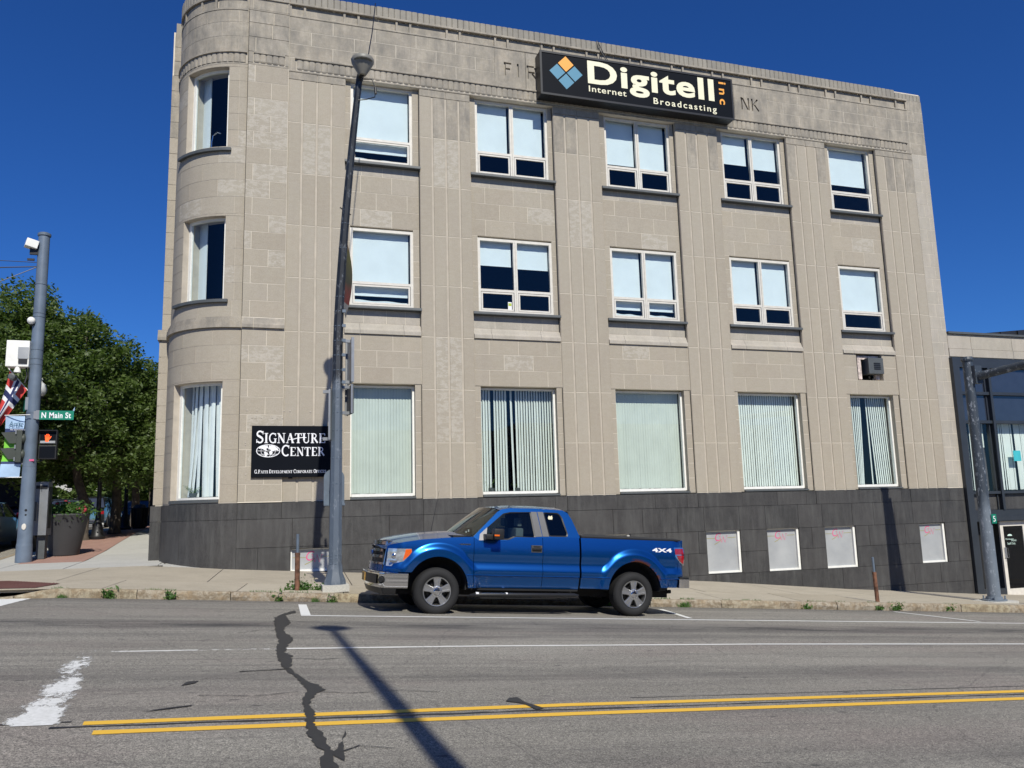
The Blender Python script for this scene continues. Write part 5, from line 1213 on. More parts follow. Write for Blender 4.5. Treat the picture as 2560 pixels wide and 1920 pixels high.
for sd in (1, -1):
    panel(-.872, .615, 'front_fender', sd); fd = panel(.615, 1.88, 'front_door', sd); rd = panel(1.88, 2.585, 'rear_door', sd); panel(2.612, 4.70, 'bed_side', sd)
    # pale highlight moulding crease at sill height
    for a, b in ((.49, .611), (.619, 1.876), (1.884, 2.58), (2.62, 3.16), (4.17, 4.6)):
        m = MB(); n = 8; vs = []
        for i in range(n+1):
            x = a+(b-a)*i/n; y = -sd*(yside(x, .67)+.000); vs += [(x, y+sd*.002, .690), (x, y-sd*.013, .671), (x, y+sd*.012, .655)]
        m.add(vs, [(3*i+j, 3*i+j+3, 3*i+j+4, 3*i+j+1) for i in range(n) for j in (0, 1)]); tobj(m, 'body_crease', m_blue)
def conform(poly, off, sd, mat, nm, par=None, rim=.03, clampx=9):
    # a skin that follows the body side: vertical strips clipped to the outline
    xs0 = sorted(set([round(p[0], 4) for p in poly]+[round(v, 4) for v in np.arange(min(p[0] for p in poly), max(p[0] for p in poly), .018)])); mm = MB(); cols = []
    for x in xs0:
        zz = []
        for i in range(len(poly)):
            a, b = poly[i], poly[(i+1) % len(poly)]
            if min(a[0], b[0])-2e-4 <= x <= max(a[0], b[0])+2e-4:
                if abs(b[0]-a[0]) < 4e-4: zz += [a[1], b[1]]
                else: zz.append(a[1]+(b[1]-a[1])*(x-a[0])/(b[0]-a[0]))
        cols.append((x, min(zz), max(zz)))
    k = 8
    for (x, z0, z1) in cols:
        yb = lambda z: -sd*(yside(min(x, clampx), z)+off); mm.v.append((x, yb(z0)+sd*rim, z0))
        for j in range(k+1): z = z0+(z1-z0)*j/k; mm.v.append((x, yb(z), z))
        mm.v.append((x, yb(z1)+sd*rim, z1))
    q = k+3
    for i in range(len(cols)-1):
        for j in range(q-1): a = i*q+j; mm.f.append([a, a+1, a+q+1, a+q]); mm.mi.append(0)
    e = (len(cols)-1)*q; mm.f += [list(range(q)), [e+j for j in range(q)]]; mm.mi += [0, 0]
    return tobj(mm, nm, mat, par, smooth=40)
# inner body, floor, wheel wells: dark
m = MB(); m.box(.50, 2.58, -.88, .88, .42, 1.22); m.box(-.9, .5, -.62, .62, .5, 1.1); m.box(2.62, 3.1, -.86, .86, .50, 1.3); m.box(3.1, 4.2, -.62, .62, .5, 1.3); m.box(4.2, 4.66, -.84, .84, .53, 1.3)
m.box(-.9, 4.6, -.45, .45, .30, .5); m.box(-.55, .5, -.90, .90, 1.02, 1.12); m.box(3.12, 4.2, -.9, .9, 1.02, 1.3); tobj(m, 'chassis', m_dark, smooth=False)
m = MB(); m.tube([(-.05, -.75, .37), (-.05, .75, .37)], .05, 8); m.tube([(3.665, -.75, .37), (3.665, .75, .37)], .06, 8); m.sphere((3.665, 0, .37), .15, 8); m.tube([(2.7, -.35, .33), (4.5, -.4, .40), (4.62, -.55, .42)], .035, 8); tobj(m, 'axles', m_dark)
# hood
def hoodz(x, v):
    s = topz(x)-.004; cr = .075+.02*lerp(x, [-1, .5], [0, 1]); b = 1-abs(v)**2.2
    bulge = .018*(1/(1+math.exp((abs(v)-.62)*26)))
    return s+cr*b+bulge
m = MB(); nxh, nyh = 30, 28; X0h = -.9
for i in range(nxh+1):
    t = i/nxh
    for j in range(nyh+1):
        v = -1+2*j/nyh; xf = -.865-.115*(1-abs(v)**2.2); xe = .58-.34*(1-v*v)*1.0; x = xf+(xe-xf)*t; wd = (yside(max(x, -.868), topz(x))-.004)
        z = hoodz(x, v)
        if t < .12: z -= .05*((.12-t)/.12)**2
        m.v.append((x, -v*wd, z))
for i in range(nxh):
    for j in range(nyh): a = i*(nyh+1)+j; m.f.append([a, a+1, a+nyh+2, a+nyh+1]); m.mi.append(0)
tobj(m, 'hood', m_blue, smooth=50)
m = MB(); m.prism([(.25, -.88), (.45, -.9), (.62, -.86), (.62, .86), (.45, .9), (.25, .88), (.16, .5), (.12, 0), (.16, -.5)], 'z', 1.28, 1.335); tobj(m, 'cowl', m_black, smooth=False)
# greenhouse
def yg(z): return .905-(z-1.33)*.33
def gpoly(mb, outer, holes, side, th=.03):
    P = [outer]+holes; flat_ = [p for l in P for p in l]; tr = tessellate_polygon([[Vector((p[0], p[1], 0)) for p in l] for l in P])
    n = len(flat_); vs = [(p[0], -side*yg(p[1]), p[1]) for p in flat_]+[(p[0], -side*(yg(p[1])-th), p[1]) for p in flat_]; fs = [tuple(t) for t in tr]+[tuple(n+i for i in t) for t in tr]; b = 0
    for l in P:
        k = len(l); fs += [(b+i, b+(i+1) % k, n+b+(i+1) % k, n+b+i) for i in range(k)]; b += k
    mb.add(vs, fs)
def rc(pts, r=.03, n=4):
    out = []
    for i, p in enumerate(pts):
        p = Vector(p); a = Vector(pts[i-1])-p; b = Vector(pts[(i+1) % len(pts)])-p; ra = min(r, a.length*.4); rb = min(r, b.length*.4); A = p+a.normalized()*ra; B = p+b.normalized()*rb
        for k in range(n+1): t = k/n; q = A*(1-t)**2+p*2*t*(1-t)+B*t*t; out.append((q.x, q.y))
    return out
W1 = rc([(.70, 1.268), (.72, 1.37), (1.17, 1.745), (1.30, 1.775), (1.695, 1.79), (1.755, 1.345), (1.37, 1.34), (1.24, 1.285)], .025)
W2 = rc([(1.925, 1.797), (2.22, 1.797), (2.29, 1.72), (2.375, 1.42), (2.36, 1.372), (2.0, 1.368)], .04)
OUT = [(.60, 1.318), (.64, 1.36), (1.06, 1.765), (1.14, 1.815), (1.30, 1.842), (1.8, 1.855), (2.30, 1.848), (2.40, 1.80), (2.47, 1.69), (2.60, 1.38), (2.585, 1.353), (1.9, 1.345), (1.36, 1.325), (1.25, 1.287), (1.20, 1.268), (.70, 1.256)]
for sd in (1, -1):
    m = MB(); gpoly(m, OUT, [W1, W2], sd); cab = tobj(m, 'cab_side', m_blue, smooth=False)
    # black B pillar cover, sail panel and window seals
    m = MB()
    def cover(poly, off):
        tr = tessellate_polygon([[Vector((*p, 0)) for p in poly]]); m.add([(p[0], -sd*(yg(p[1])+off), p[1]) for p in poly]+[(p[0], -sd*(yg(p[1])-.02), p[1]) for p in poly], [tuple(t) for t in tr]+[(i, (i+1) % len(poly), len(poly)+(i+1) % len(poly), len(poly)+i) for i in range(len(poly))])
    cover([(1.69, 1.795), (1.80, 1.797), (1.875, 1.365), (1.75, 1.355)], .006); cover([(1.815, 1.80), (1.925, 1.80), (2.005, 1.367), (1.885, 1.365)], .006)
    tobj(m, 'pillar_cover', flat('pillar_plastic', (.09,.09,.095), .5), cab, smooth=False)
    m = MB(); cover([(.70, 1.262), (.72, 1.37), (.86, 1.49), (.83, 1.27)], .004); tobj(m, 'sail_panel', m_steel if False else flat('sail_grey', (.30,.29,.29), .5), cab, smooth=False)
    for Wn, mt in ((W1, m_cglass), (W2, m_cglassd)):
        m = MB(); tr = tessellate_polygon([[Vector((*p, 0)) for p in Wn]]); m.add([(p[0], -sd*(yg(p[1])-.014), p[1]) for p in Wn], [tuple(t) for t in tr]); tobj(m, 'side_window', mt, cab, smooth=False)
        m = MB(); c = Vector((sum(p[0] for p in Wn)/len(Wn), sum(p[1] for p in Wn)/len(Wn))); k = len(Wn)
        inn = [(c.x+(p[0]-c.x)*(1-.03/max(.05, abs(Vector(p)-c).length if False else (Vector(p)-c).length)*1.0), c.y+(p[1]-c.y)*(1-.022/(Vector(p)-c).length)) for p in Wn]
        m.add([(p[0], -sd*(yg(p[1])+.003), p[1]) for p in Wn]+[(p[0], -sd*(yg(p[1])-.006), p[1]) for p in inn], [(i, (i+1) % k, k+(i+1) % k, k+i) for i in range(k)]); tobj(m, 'window_seal', m_black, cab, smooth=False)
# roof
m = MB(); nr, nc = 22, 20
for i in range(nr+1):
    t = i/nr
    for j in range(nc+1):
        v = -1+2*j/nc; xf = 1.10-.12*(1-v*v); xb = 2.36+.02*(1-v*v); x = xf+(xb-xf)*t
        ze = lerp(x, [.95, 1.1, 1.3, 1.8, 2.3, 2.4], [1.80, 1.80, 1.842, 1.855, 1.848, 1.80]); zc = lerp(x, [.95, 1.1, 1.35, 1.8, 2.25, 2.36, 2.4], [1.845, 1.868, 1.90, 1.912, 1.903, 1.882, 1.86]); y = v*yg(ze); s = 1-abs(v)**3.2
        m.v.append((x, -y, ze+(zc-ze)*s))
for i in range(nr):
    for j in range(nc): a = i*(nc+1)+j; m.f.append([a, a+1, a+nc+2, a+nc+1]); m.mi.append(0)
tobj(m, 'roof', m_blue, smooth=50)
# windscreen and rear window
def wsx(v, t): return (.60-.33*(1-v*v))*(1-t)+(1.10-.13*(1-v*v))*t
def wsgrid(f, nu=16, nv=6):
    m = MB()
    for i in range(nv+1):
        for j in range(nu+1): m.v.append(f(-1+2*j/nu, i/nv))
    for i in range(nv):
        for j in range(nu): a = i*(nu+1)+j; m.f.append([a, a+1, a+nu+2, a+nu+1]); m.mi.append(0)
    return m
m = wsgrid(lambda v, t: (wsx(v, t)-.02*math.sin(math.pi*t), -v*(yg(1.33)*(1-t)+yg(1.80)*t-.03), 1.325+(1.80+.05*(1-abs(v)**3)-1.325)*t)); ws_ = tobj(m, 'windscreen', glass('screen_glass', (.60,.66,.62), 1.0), smooth=True)
m = wsgrid(lambda v, t: (2.60-.20*t+.0, -v*(yg(1.38)*(1-t)+yg(1.80)*t-.02), 1.37+.46*t)); tobj(m, 'rear_window', m_cglassd, smooth=True)
m = MB(); m.tube([(.50, -.55, 1.345), (.40, -.30, 1.375), (.44, .02, 1.42)], .010, 5); m.tube([(.40, .25, 1.36), (.38, .5, 1.40)], .010, 5); m.box(.36, .46, -.62, -.5, 1.325, 1.36); m.box(.24, .34, .3, .42, 1.33, 1.385); tobj(m, 'wiper', m_black)
m = MB(); m.box(.62, .64, -.46, -.40, 1.40, 1.44); m.box(.60, .62, -.36, -.30, 1.38, 1.41); o = tobj(m, 'inspection_sticker', m_signwhite, ws_, smooth=False)
m = MB(); m.tube([(.20, .80, 1.30), (.33, .79, 2.16)], [.006, .002], 5); tobj(m, 'aerial', m_black)
# interior
m_seat = flat('grey_seat', (.30,.31,.32), .9)
for y in (-.42, .42):
    m = MB(); m.rbox(1.45, 1.60, y-.24, y+.24, .95, 1.50, .05); m.rbox(1.52, 1.60, y-.12, y+.12, 1.53, 1.68, .035); m.rbox(1.0, 1.5, y-.24, y+.24, .85, 1.0, .05); tobj(m, 'seat', m_seat)
m = MB(); m.rbox(.62, .95, -.8, .8, 1.05, 1.33, .05); m.tube([(1.08+.03*math.cos(R_(a)), -.40+.17*math.sin(R_(a)), 1.28+.15*math.cos(R_(a))) for a in range(0, 361, 30)], .016, 6); m.box(2.40, 2.44, -.75, .75, 1.2, 1.36); tobj(m, 'dashboard', m_black)
# mirrors
for sd in (1, -1):
    m = MB(); m.rbox(.90, 1.08, -sd*1.19 if sd > 0 else .97, -sd*.97 if sd > 0 else 1.19, 1.29, 1.475, .03); m.rbox(.78, 1.0, min(-sd*1.10, -sd*.86), max(-sd*1.10, -sd*.86), 1.285, 1.375, .025); mr = tobj(m, 'door_mirror', m_black)
    m = MB(); m.rbox(.90, .99, min(-sd*1.198, -sd*1.186), max(-sd*1.198, -sd*1.186), 1.345, 1.372, .004); tobj(m, 'turn_repeater', flat('amber_lens', (.75,.14,.01), .3), mr, smooth=False)
# door handles
for sd in (1, -1):
    y = yside(1.76, 1.14); m = MB(); m.rbox(1.66, 1.862, min(-sd*(y+.012), -sd*(y-.01)), max(-sd*(y+.012), -sd*(y-.01)), 1.083, 1.207, .01); h = tobj(m, 'door_handle', flat('handle_plastic', (.06,.06,.06), .4), smooth=False)
    m = MB(); m.rbox(1.675, 1.848, min(-sd*(y+.045), -sd*(y+.02)), max(-sd*(y+.045), -sd*(y+.02)), 1.128, 1.165, .01); m.box(1.70, 1.83, min(-sd*(y+.014), -sd*(y+.011)), max(-sd*(y+.014), -sd*(y+.011)), 1.172, 1.195); tobj(m, 'grip', m_black, h)
# fuel flap, badges, 4X4
m = MB(); y = yside(3.08, 1.1); pts = [(3.075+.095*math.cos(R_(a)), 1.10+.115*math.sin(R_(a))) for a in range(0, 361, 20)]
vs = []
for (px, pz_) in pts: vs += [(px, -yside(px, pz_)-.001, pz_), (3.075+(px-3.075)*.955, -yside(px, pz_)+.004, 1.10+(pz_-1.10)*.955)]
m.add(vs, [(2*i, 2*i+2, 2*i+3, 2*i+1) for i in range(len(pts)-1)]); tobj(m, 'fuel_flap', flat('seam_dark_blue', (.002,.012,.06), .5), smooth=False)
m = MB(); text_mb('4X4', 4.03, 4.435, 1.155, 1.23, -yside(4.2, 1.19)-.001, .006, bold=.035, shear=-.05, spacing=1.05, mb=m); tobj(m, 'drive_badge', m_signwhite, smooth=False)
m = MB(); y = -yside(.45, 1.185)-.001; m.rbox(.37, .555, y-.004, y, 1.176, 1.200, .004); m.add([(.37, y-.003, 1.188), (.33, y-.003, 1.183), (.37, y-.003, 1.178)], [(0, 1, 2)]); text_mb('F-150', .44, .55, 1.18, 1.197, y-.0045, .003, bold=.02, mb=m); tobj(m, 'fender_badge', m_chrome, smooth=False)
m = MB(); m.prism([(2.015, 1.70), (2.03, 1.74), (2.06, 1.725), (2.09, 1.745), (2.105, 1.70), (2.09, 1.655), (2.06, 1.635), (2.03, 1.66)], 'y', -yg(1.69)+.008, -yg(1.69)+.010)
tobj(m, 'window_sticker', m_cream, smooth=False)
# tonneau cover and bed rails
m = MB(); m.prism([(2.63, 1.372), (2.63, 1.412), (2.70, 1.437), (3.6, 1.428), (4.55, 1.407), (4.62, 1.39), (4.62, 1.372)], 'y', -.86, .86); tobj(m, 'tonneau_cover', flat('tonneau_vinyl', (.035,.035,.037), .6), smooth=30)
m = MB(); m.box(2.63, 4.64, -.90, -.862, 1.366, 1.392); m.box(2.63, 4.64, .862, .90, 1.366, 1.392); tobj(m, 'bed_rail', m_black, smooth=False)
m = MB(); m.rbox(4.64, 4.735, -.80, .80, .72, 1.385, .02); tobj(m, 'tailgate', m_blue)
# tail lights
m_red = flat('red_lens', (.28,.008,.012), .18, coat=1, var=.3, nscale=18)
for sd in (1, -1):
    pl = [(4.483, 1.247), (4.715, 1.252), (4.728, 1.1), (4.722, .915), (4.60, .99), (4.505, 1.08)]
    def lay(poly, off, mt, nm, par=None): return conform(poly, off, sd, mt, nm, par, clampx=4.66)
    L_ = lay(rc(pl, .02, 3), .004, m_chrome, 'tail_light')
    ins = lambda k: rc([(4.60+(p[0]-4.60)*k[0], 1.09+(p[1]-1.09)*k[0]) for p in pl], .015, 3)
    lay([(4.505, 1.225), (4.705, 1.23), (4.712, 1.125), (4.515, 1.12), (4.507, 1.13)], .010, m_red, 'lens', L_); lay([(4.53, 1.105), (4.712, 1.108), (4.708, .945), (4.61, 1.01)], .010, m_red, 'lens', L_)
# rear bumper
m = MB()
def ribbonx(mb, sec, xs_, ys_):
    n = len(sec); k = len(xs_)
    for x, y in zip(xs_, ys_): mb.v += [(x+s[0], y, s[1]) for s in sec]
    for i in range(k-1):
        for j in range(n-1): a = i*n+j + (len(mb.v)-k*n); mb.f.append([a, a+1, a+n+1, a+n]); mb.mi.append(0)
m.prism([(4.585, -.955), (4.66, -.965), (4.80, -.94), (4.86, -.80), (4.87, 0), (4.86, .80), (4.80, .94), (4.66, .965), (4.585, .955)], 'z', .515, .672); tobj(m, 'rear_bumper', m_chrome, smooth=30)
m = MB(); m.prism([(4.60, -.94), (4.66, -.955), (4.80, -.93), (4.855, -.79), (4.865, 0), (4.855, .79), (4.80, .93), (4.66, .955), (4.60, .94)], 'z', .673, .712); m.box(4.3, 4.58, -.5, .5, .42, .52); tobj(m, 'bumper_step', m_black, smooth=False)
# side step
for sd in (1, -1):
    y = -sd*.985; m = MB(); m.tube([(.58, -sd*.93, .335), (.66, y, .348), (2.47, y, .362), (2.57, -sd*.94, .355)], [.02, .036, .036, .02], 10); m.box(.72, .78, min(y, -sd*.6), max(y, -sd*.6), .36, .39); m.box(2.2, 2.26, min(y, -sd*.6), max(y, -sd*.6), .36, .39); m.box(.70, 2.4, min(-sd*.8, -sd*.86), max(-sd*.8, -sd*.86), .27, .295); st = tobj(m, 'side_step', m_black)
    m = MB(); m.rbox(.665, .72, min(y-.03, y+.03), max(y-.03, y+.03), .345, .392, .01); m.rbox(1.20, 1.235, min(y-.03, y+.03), max(y-.03, y+.03), .36, .392, .008); tobj(m, 'step_pad', m_signwhite, st, smooth=False)
# front: grille surround, bars, headlights, bumper
def fx_(y): return -1.005+.125*(abs(y)/.62)**2.2   # plan curve of the nose
def bent(z0, z1, y0, y1, d0, d1, n=10, lean=.10):
    mb = MB(); vs = []
    for i in range(n+1):
        y = y0+(y1-y0)*i/n; 
        for (z, d) in ((z0, d0), (z1, d0), (z1, d1), (z0, d1)): vs.append((fx_(y)+(z-.80)*lean*2.9*.35+d, y, z))
    fs = [(4*i+j, 4*i+(j+1) % 4, 4*i+4+(j+1) % 4, 4*i+4+j) for i in range(n) for j in range(4)]+[(0, 1, 2, 3), (4*n+3, 4*n+2, 4*n+1, 4*n)]
    mb.add(vs, fs); return mb
gr = tobj(bent(.80, 1.20, -.62, .62, .05, .10), 'grille', m_black, smooth=False)
for z0, z1 in ((.80, .835), (.91, .955), (1.015, 1.06), (1.135, 1.19)): tobj(bent(z0, z1, -.615, .615, -.012, .05), 'grille_bar', m_chrome, gr)
m = bent(.80, 1.19, -.66, -.60, -.016, .06, 2); n0 = bent(.80, 1.19, .60, .66, -.016, .06, 2); m.add(n0.v, n0.f); tobj(m, 'grille_surround', m_chrome, gr)
m = MB(); m.lathe([(.11, 0), (.10, -.015), (.02, -.02)], (0, 0, 0), 'x', 20)
m.v = [(-1.0+v[0], v[1]*1.0, .985+v[2]*.42) for v in m.v]; tobj(m, 'oval_badge', flat('badge_blue', (.01,.04,.16), .3), gr)
for sd in (1, -1):
    # wrap-round headlamp
    fr_ = [(-.868, .79), (-.79, .79), (-.76, .835), (-.60, .875), (-.52, .96), (-.468, 1.03), (-.475, 1.085), (-.85, 1.078)]
    def hl(poly, off, mt, nm, par=None): return conform(poly, off, sd, mt, nm, par)
    H = hl(fr_, .004, flat('headlamp_lens', (.50,.53,.56), .08, .6, var=.45, nscale=11, coat=1), 'headlight')
    hl([(-.615, .885), (-.52, .965), (-.472, 1.03), (-.478, 1.078), (-.575, 1.072)], .0075, flat('amber_lens2', (.72,.11,.008), .2, coat=1), 'indicator', H)
    mm = MB(); mm.sphere((-.74, -sd*(yside(-.74, .95)-.015), .96), .055, 8, (1, .5, 1)); mm.box(-.83, -.62, min(-sd*(yside(-.7, .9)+.006), -sd*(yside(-.7, .9)-.02)), max(-sd*(yside(-.7, .9)+.006), -sd*(yside(-.7, .9)-.02)), .855, .885); tobj(mm, 'reflector', m_chrome, H)
    # front face of the lamp beside the grille
    tobj(bent(.79, 1.075, min(-sd*.665, -sd*.83), max(-sd*.665, -sd*.83), .0, .10, 4), 'headlight_front', flat('headlamp_front', (.45,.48,.5), .1, .5, var=.4, nscale=14, coat=1), H)
# blue valance between lamp and bumper
m = bent(.68, .80, -.86, .86, -.005, .10, 14); tobj(m, 'valance', m_blue)
# chrome bumper wrapping to the wheel arch
def bplan(s):  # s -1..1 -> plan point
    if abs(s) < .62: y = s/.62*.80; return (-1.095+.11*(abs(y)/.80)**2.4, y)
    u = (abs(s)-.62)/.38; a = R_(90*min(1, u*1.6)); x = -1.115+.0; 
    if u < .3: t = u/.3; return (-.985+.09*t*t+.02*t, math.copysign(.80+.155*(1-(1-t)**2), s))
    t = (u-.3)/.7; return (-.875+.365*t, math.copysign(.955+.008*t, s))
def bumper(z0, z1, off0, off1, s0, s1, n=44, prof=None):
    mb = MB(); prof = prof or [(0, z0), (.0, z1)]; k = len(prof); vs = []
    for i in range(n+1):
        s = s0+(s1-s0)*i/n; p = Vector(bplan(s)); q = Vector(bplan(min(1, s+.01)))-Vector(bplan(max(-1, s-.01))); nn = Vector((-q.y, q.x)).normalized()
        for (o_, z) in prof: vs.append((p.x+nn.x*o_, p.y+nn.y*o_, z))
    mb.add(vs, [(i*k+j, i*k+j+1, (i+1)*k+j+1, (i+1)*k+j) for i in range(n) for j in range(k-1)]); return mb
pr = [(-.08, .692), (-.01, .695), (.012, .68), (.016, .655), (.004, .63), (.002, .56), (.0, .47), (-.02, .435), (-.08, .42)]
bm_ = tobj(bumper(0, 0, 0, 0, -1, 1, prof=pr), 'front_bumper', m_chrome, smooth=40)
tobj(bumper(0, 0, 0, 0, -.60, .60, prof=[(.0, .655), (.022, .645), (.022, .50), (.0, .49)]), 'bumper_insert', m_black, bm_, smooth=20)
tobj(bumper(0, 0, 0, 0, -.86, .86, prof=[(-.02, .44), (-.03, .40), (-.06, .33), (-.14, .32)]), 'air_dam', m_black, bm_, smooth=20)
for sd in (1, -1):
    s = -sd*.685; p = bplan(s); m = MB(); m.lathe([(.062, 0), (.058, .012), (.045, .02), (.04, -.03)], (0, 0, 0), 'y', 18); a = R_(38)*sd
    m.v = [(p[0]-.008+(v[0]*math.cos(a)+v[1]*math.sin(a)*1.0), p[1]*1.003-sd*0+(-v[0]*math.sin(a)*1.0*1+(-v[1] if False else v[1]*math.cos(a))*-sd*-1), .565+v[2]) for v in m.v]
    tobj(m, 'fog_lamp', m_dark, bm_)
m = MB(); m.rbox(-1.13, -1.112, -.16, .16, .50, .64, .004); pt = tobj(m, 'number_plate', flat('plate_amber', (.38,.22,.05), .5, var=.3, nscale=20), smooth=False)
# wheels
def spoked(side):
    pass
def make_wheel(x, side):
    y = -side*.93; w_ = bpy.data.objects.new('wheel', None); COL.objects.link(w_); w_.parent = truck; w_.location = (x, 0, .388); w_.empty_display_size = .2
    def wo(mb, nm, mt, sm=35):
        o = mb.obj(nm, mt, smooth=sm); o.parent = w_; return o
    S = -side
    m = MB(); tp = [(.245, .0), (.262, .018), (.30, .030), (.345, .022), (.372, .0), (.388, -.028), (.392, -.06), (.392, -.20), (.386, -.235), (.36, -.262), (.25, -.25)]
    m.lathe([(r, y+S*h) for r, h in tp], (0, 0, 0), 'y', 64, caps=False); wo(m, 'tyre', m_rubber)
    m = MB()
    for k in range(60):
        a0 = 2*math.pi*k/60
        for (h0, h1, ph) in ((-.03, -.075, 0), (-.10, -.15, .5), (-.165, -.225, 0)):
            a = a0+ph*2*math.pi/60; b = a+.6*2*math.pi/60; r0, r1 = .391, .3945
            vs = [(r*math.cos(t), y+S*h, r*math.sin(t)) for r in (r0, r1) for t in (a, b) for h in (h0, h1)]
            m.add(vs, [(4, 5, 7, 6), (0, 4, 6, 2), (1, 3, 7, 5), (0, 1, 5, 4), (2, 6, 7, 3)])
        # shoulder blocks
        a, b = a0, a0+.55*2*math.pi/60
        vs = [(r*math.cos(t), y+S*h, r*math.sin(t)) for (r, h) in ((.372, .0015), (.391, -.026)) for t in (a, b)]; vs2 = [(r*math.cos(t), y+S*h, r*math.sin(t)) for (r, h) in ((.368, -.004), (.384, -.03)) for t in (a, b)]
        m.add(vs+vs2, [(0, 1, 3, 2), (0, 4, 5, 1), (0, 2, 6, 4), (1, 5, 7, 3), (2, 3, 7, 6)])
    tag(wo(m, 'tread', m_rubber, False), kind='stuff')
    m = MB(); m.lathe([(.246, y+S*.0), (.240, y+S*.012), (.228, y+S*.010), (.222, y-S*.01), (.215, y-S*.06), (.21, y-S*.16), (.244, y-S*.22)], (0, 0, 0), 'y', 48, caps=False)
    m.lathe([(.085, y-S*.02), (.095, y-S*.0), (.092, y+S*.008), (.075, y+S*.012), (.070, y+S*.006), (.01, y+S*.006)], (0, 0, 0), 'y', 32, caps=False)
    for k in range(5):
        a = R_(90+72*k+ (0 if side > 0 else 0)); ca, sa = math.cos(a), math.sin(a)
        def sp(r, u, h): return (r*ca-u*sa, y+S*h, r*sa+u*ca)
        sec = [(.075, .046, .004), (.13, .050, .002), (.19, .064, .004), (.230, .072, .006)]
        vs = []
        for (r, hw, h) in sec: vs += [sp(r, -hw, h-.05), sp(r, -hw, h-.004), sp(r, -hw+.008, h+.004), sp(r, -hw*.45, h+.004), sp(r, -hw*.36, h-.003), sp(r, hw*.36, h-.003), sp(r, hw*.45, h+.004), sp(r, hw-.008, h+.004), sp(r, hw, h-.004), sp(r, hw, h-.05)]
        c = 10; fs = [(i*c+j, i*c+j+1, (i+1)*c+j+1, (i+1)*c+j) for i in range(len(sec)-1) for j in range(c-1)]
        m.add(vs, fs)
    wo(m, 'rim', m_alu, 30)
    m = MB(); m.lathe([(.062, y-S*.0), (.060, y+S*.022), (.05, y+S*.032), (.02, y+S*.036), (.001, y+S*.036)], (0, 0, 0), 'y', 24, caps=False)
    for k in range(6): a = R_(60*k); m.lathe([(.009, y-S*.0), (.008, y+S*.018)], (.075*math.cos(a), 0, .075*math.sin(a)), 'y', 6)
    wo(m, 'hub_cap', m_chrome, 30)
    m = MB(); m.lathe([(.16, y-S*.12), (.16, y-S*.10), (.05, y-S*.10)], (0, 0, 0), 'y', 32, caps=False); m.lathe([(.215, y-S*.17), (.02, y-S*.17)], (0, 0, 0), 'y', 32, caps=False); wo(m, 'brake_disc', flat('brake_iron', (.03,.028,.026), .6), 30)
    return w_
for x in (FCX, RCX):
    for sd in (1, -1): make_wheel(x, sd)
# dark arch liners
for c in (FCX, RCX):
    for sd in (1, -1):
        m = MB(); vs = []
        n = 20
        for i in range(n+1):
            a = math.pi*i/n*1.0; a = R_(-8)+a*(196/180); r = AR-.004
            for yy_ in (.945, .58): vs.append((c+r*math.cos(a), -sd*yy_, max(.44, ACZ+r*math.sin(a))))
        m.add(vs, [(2*i, 2*i+2, 2*i+3, 2*i+1) for i in range(n)]); m.prism([(c+AR*math.cos(R_(a)), max(.42, ACZ+AR*math.sin(R_(a)))) for a in range(0, 181, 15)], 'y', min(-sd*.60, -sd*.58), max(-sd*.60, -sd*.58)); tobj(m, 'wheel_well', m_dark, smooth=False)

# ================================================================== THE CORNER: SIGNAL POLE AND WHAT HANGS ON IT
px, py = -5.49, 3.2; pz = zwalk(px, py)
sp_ = thing('signal_pole', 'thick blue-grey signal pole at the street corner, left edge of the scene', 'signal pole', (px, py, pz))
tx = -.03
def pxz(z): return px-.0*(z-pz)
m = MB(); m.tube([(px, py, pz), (px, py, pz+.42)], [.195, .190], 24); m.tube([(px, py, pz+.42), (px, py, pz+.5), (px, py, pz+3), (px, py, pz+8.72)], [.19, .178, .160, .138], 24); m.obj('pole', m_pole3, sp_, smooth=30)
m = MB(); m.lathe([(.145, -.04), (.165, -.03), (.165, .03), (.12, .06), (.01, .07)], (px, py, pz+8.75), n=24)
for z in (6.55, 7.35, 6.9-.45, 5.55, 5.30, 5.15, 3.85, 2.45): m.lathe([(.16-.0025*z, -.012), (.172-.0025*z, -.008), (.172-.0025*z, .008), (.16-.0025*z, .012)], (px, py, pz+z), n=20)
tag(m.obj('band', m_lampgrey, sp_), kind='stuff')
m = MB(); m.lathe([(.055, 0), (.05, -.02), (.01, -.022)], (px-.0, py-.172, pz+.9), 'y', 16); m.v = [(a, b, pz+.9+(c-pz-.9)*1.5) for a, b, c in m.v]; m.obj('hand_hole_cover', m_frame, sp_)
m = MB(); m.lathe([(.032, 0), (.03, -.012), (.005, -.012)], (px+.02, py-.165, pz+1.32), 'y', 12); m.lathe([(.026, 0), (.02, -.012), (.005, -.012)], (px+.02, py-.165, pz+1.2), 'y', 12); m.obj('cable_plug', m_black, sp_)
m = MB(); m.box(px+.02, px+.13, py-.165, py-.158, pz+2.58, pz+2.63); m.obj('sticker', m_pink, sp_)
c_ = thing('camera_unit', 'small white camera box near the top of the signal pole', 'camera', (px-.3, py-.1, pz+8.2))
m = MB(); m.rbox(-.17, .12, -.17, .1, .12, .34, .015); o = m.obj('housing', m_white, c_); o.matrix_parent_inverse = Matrix.Identity(4); o.rotation_euler = (0, R_(12), R_(20)); 
m = MB(); m.box(.0, .2, -.03, .03, -.05, .2); m.box(-.05, .12, -.02, .02, -.22, -.16); o = m.obj('bracket', m_black, c_); o.matrix_parent_inverse = Matrix.Identity(4)
wz = pz+7.85
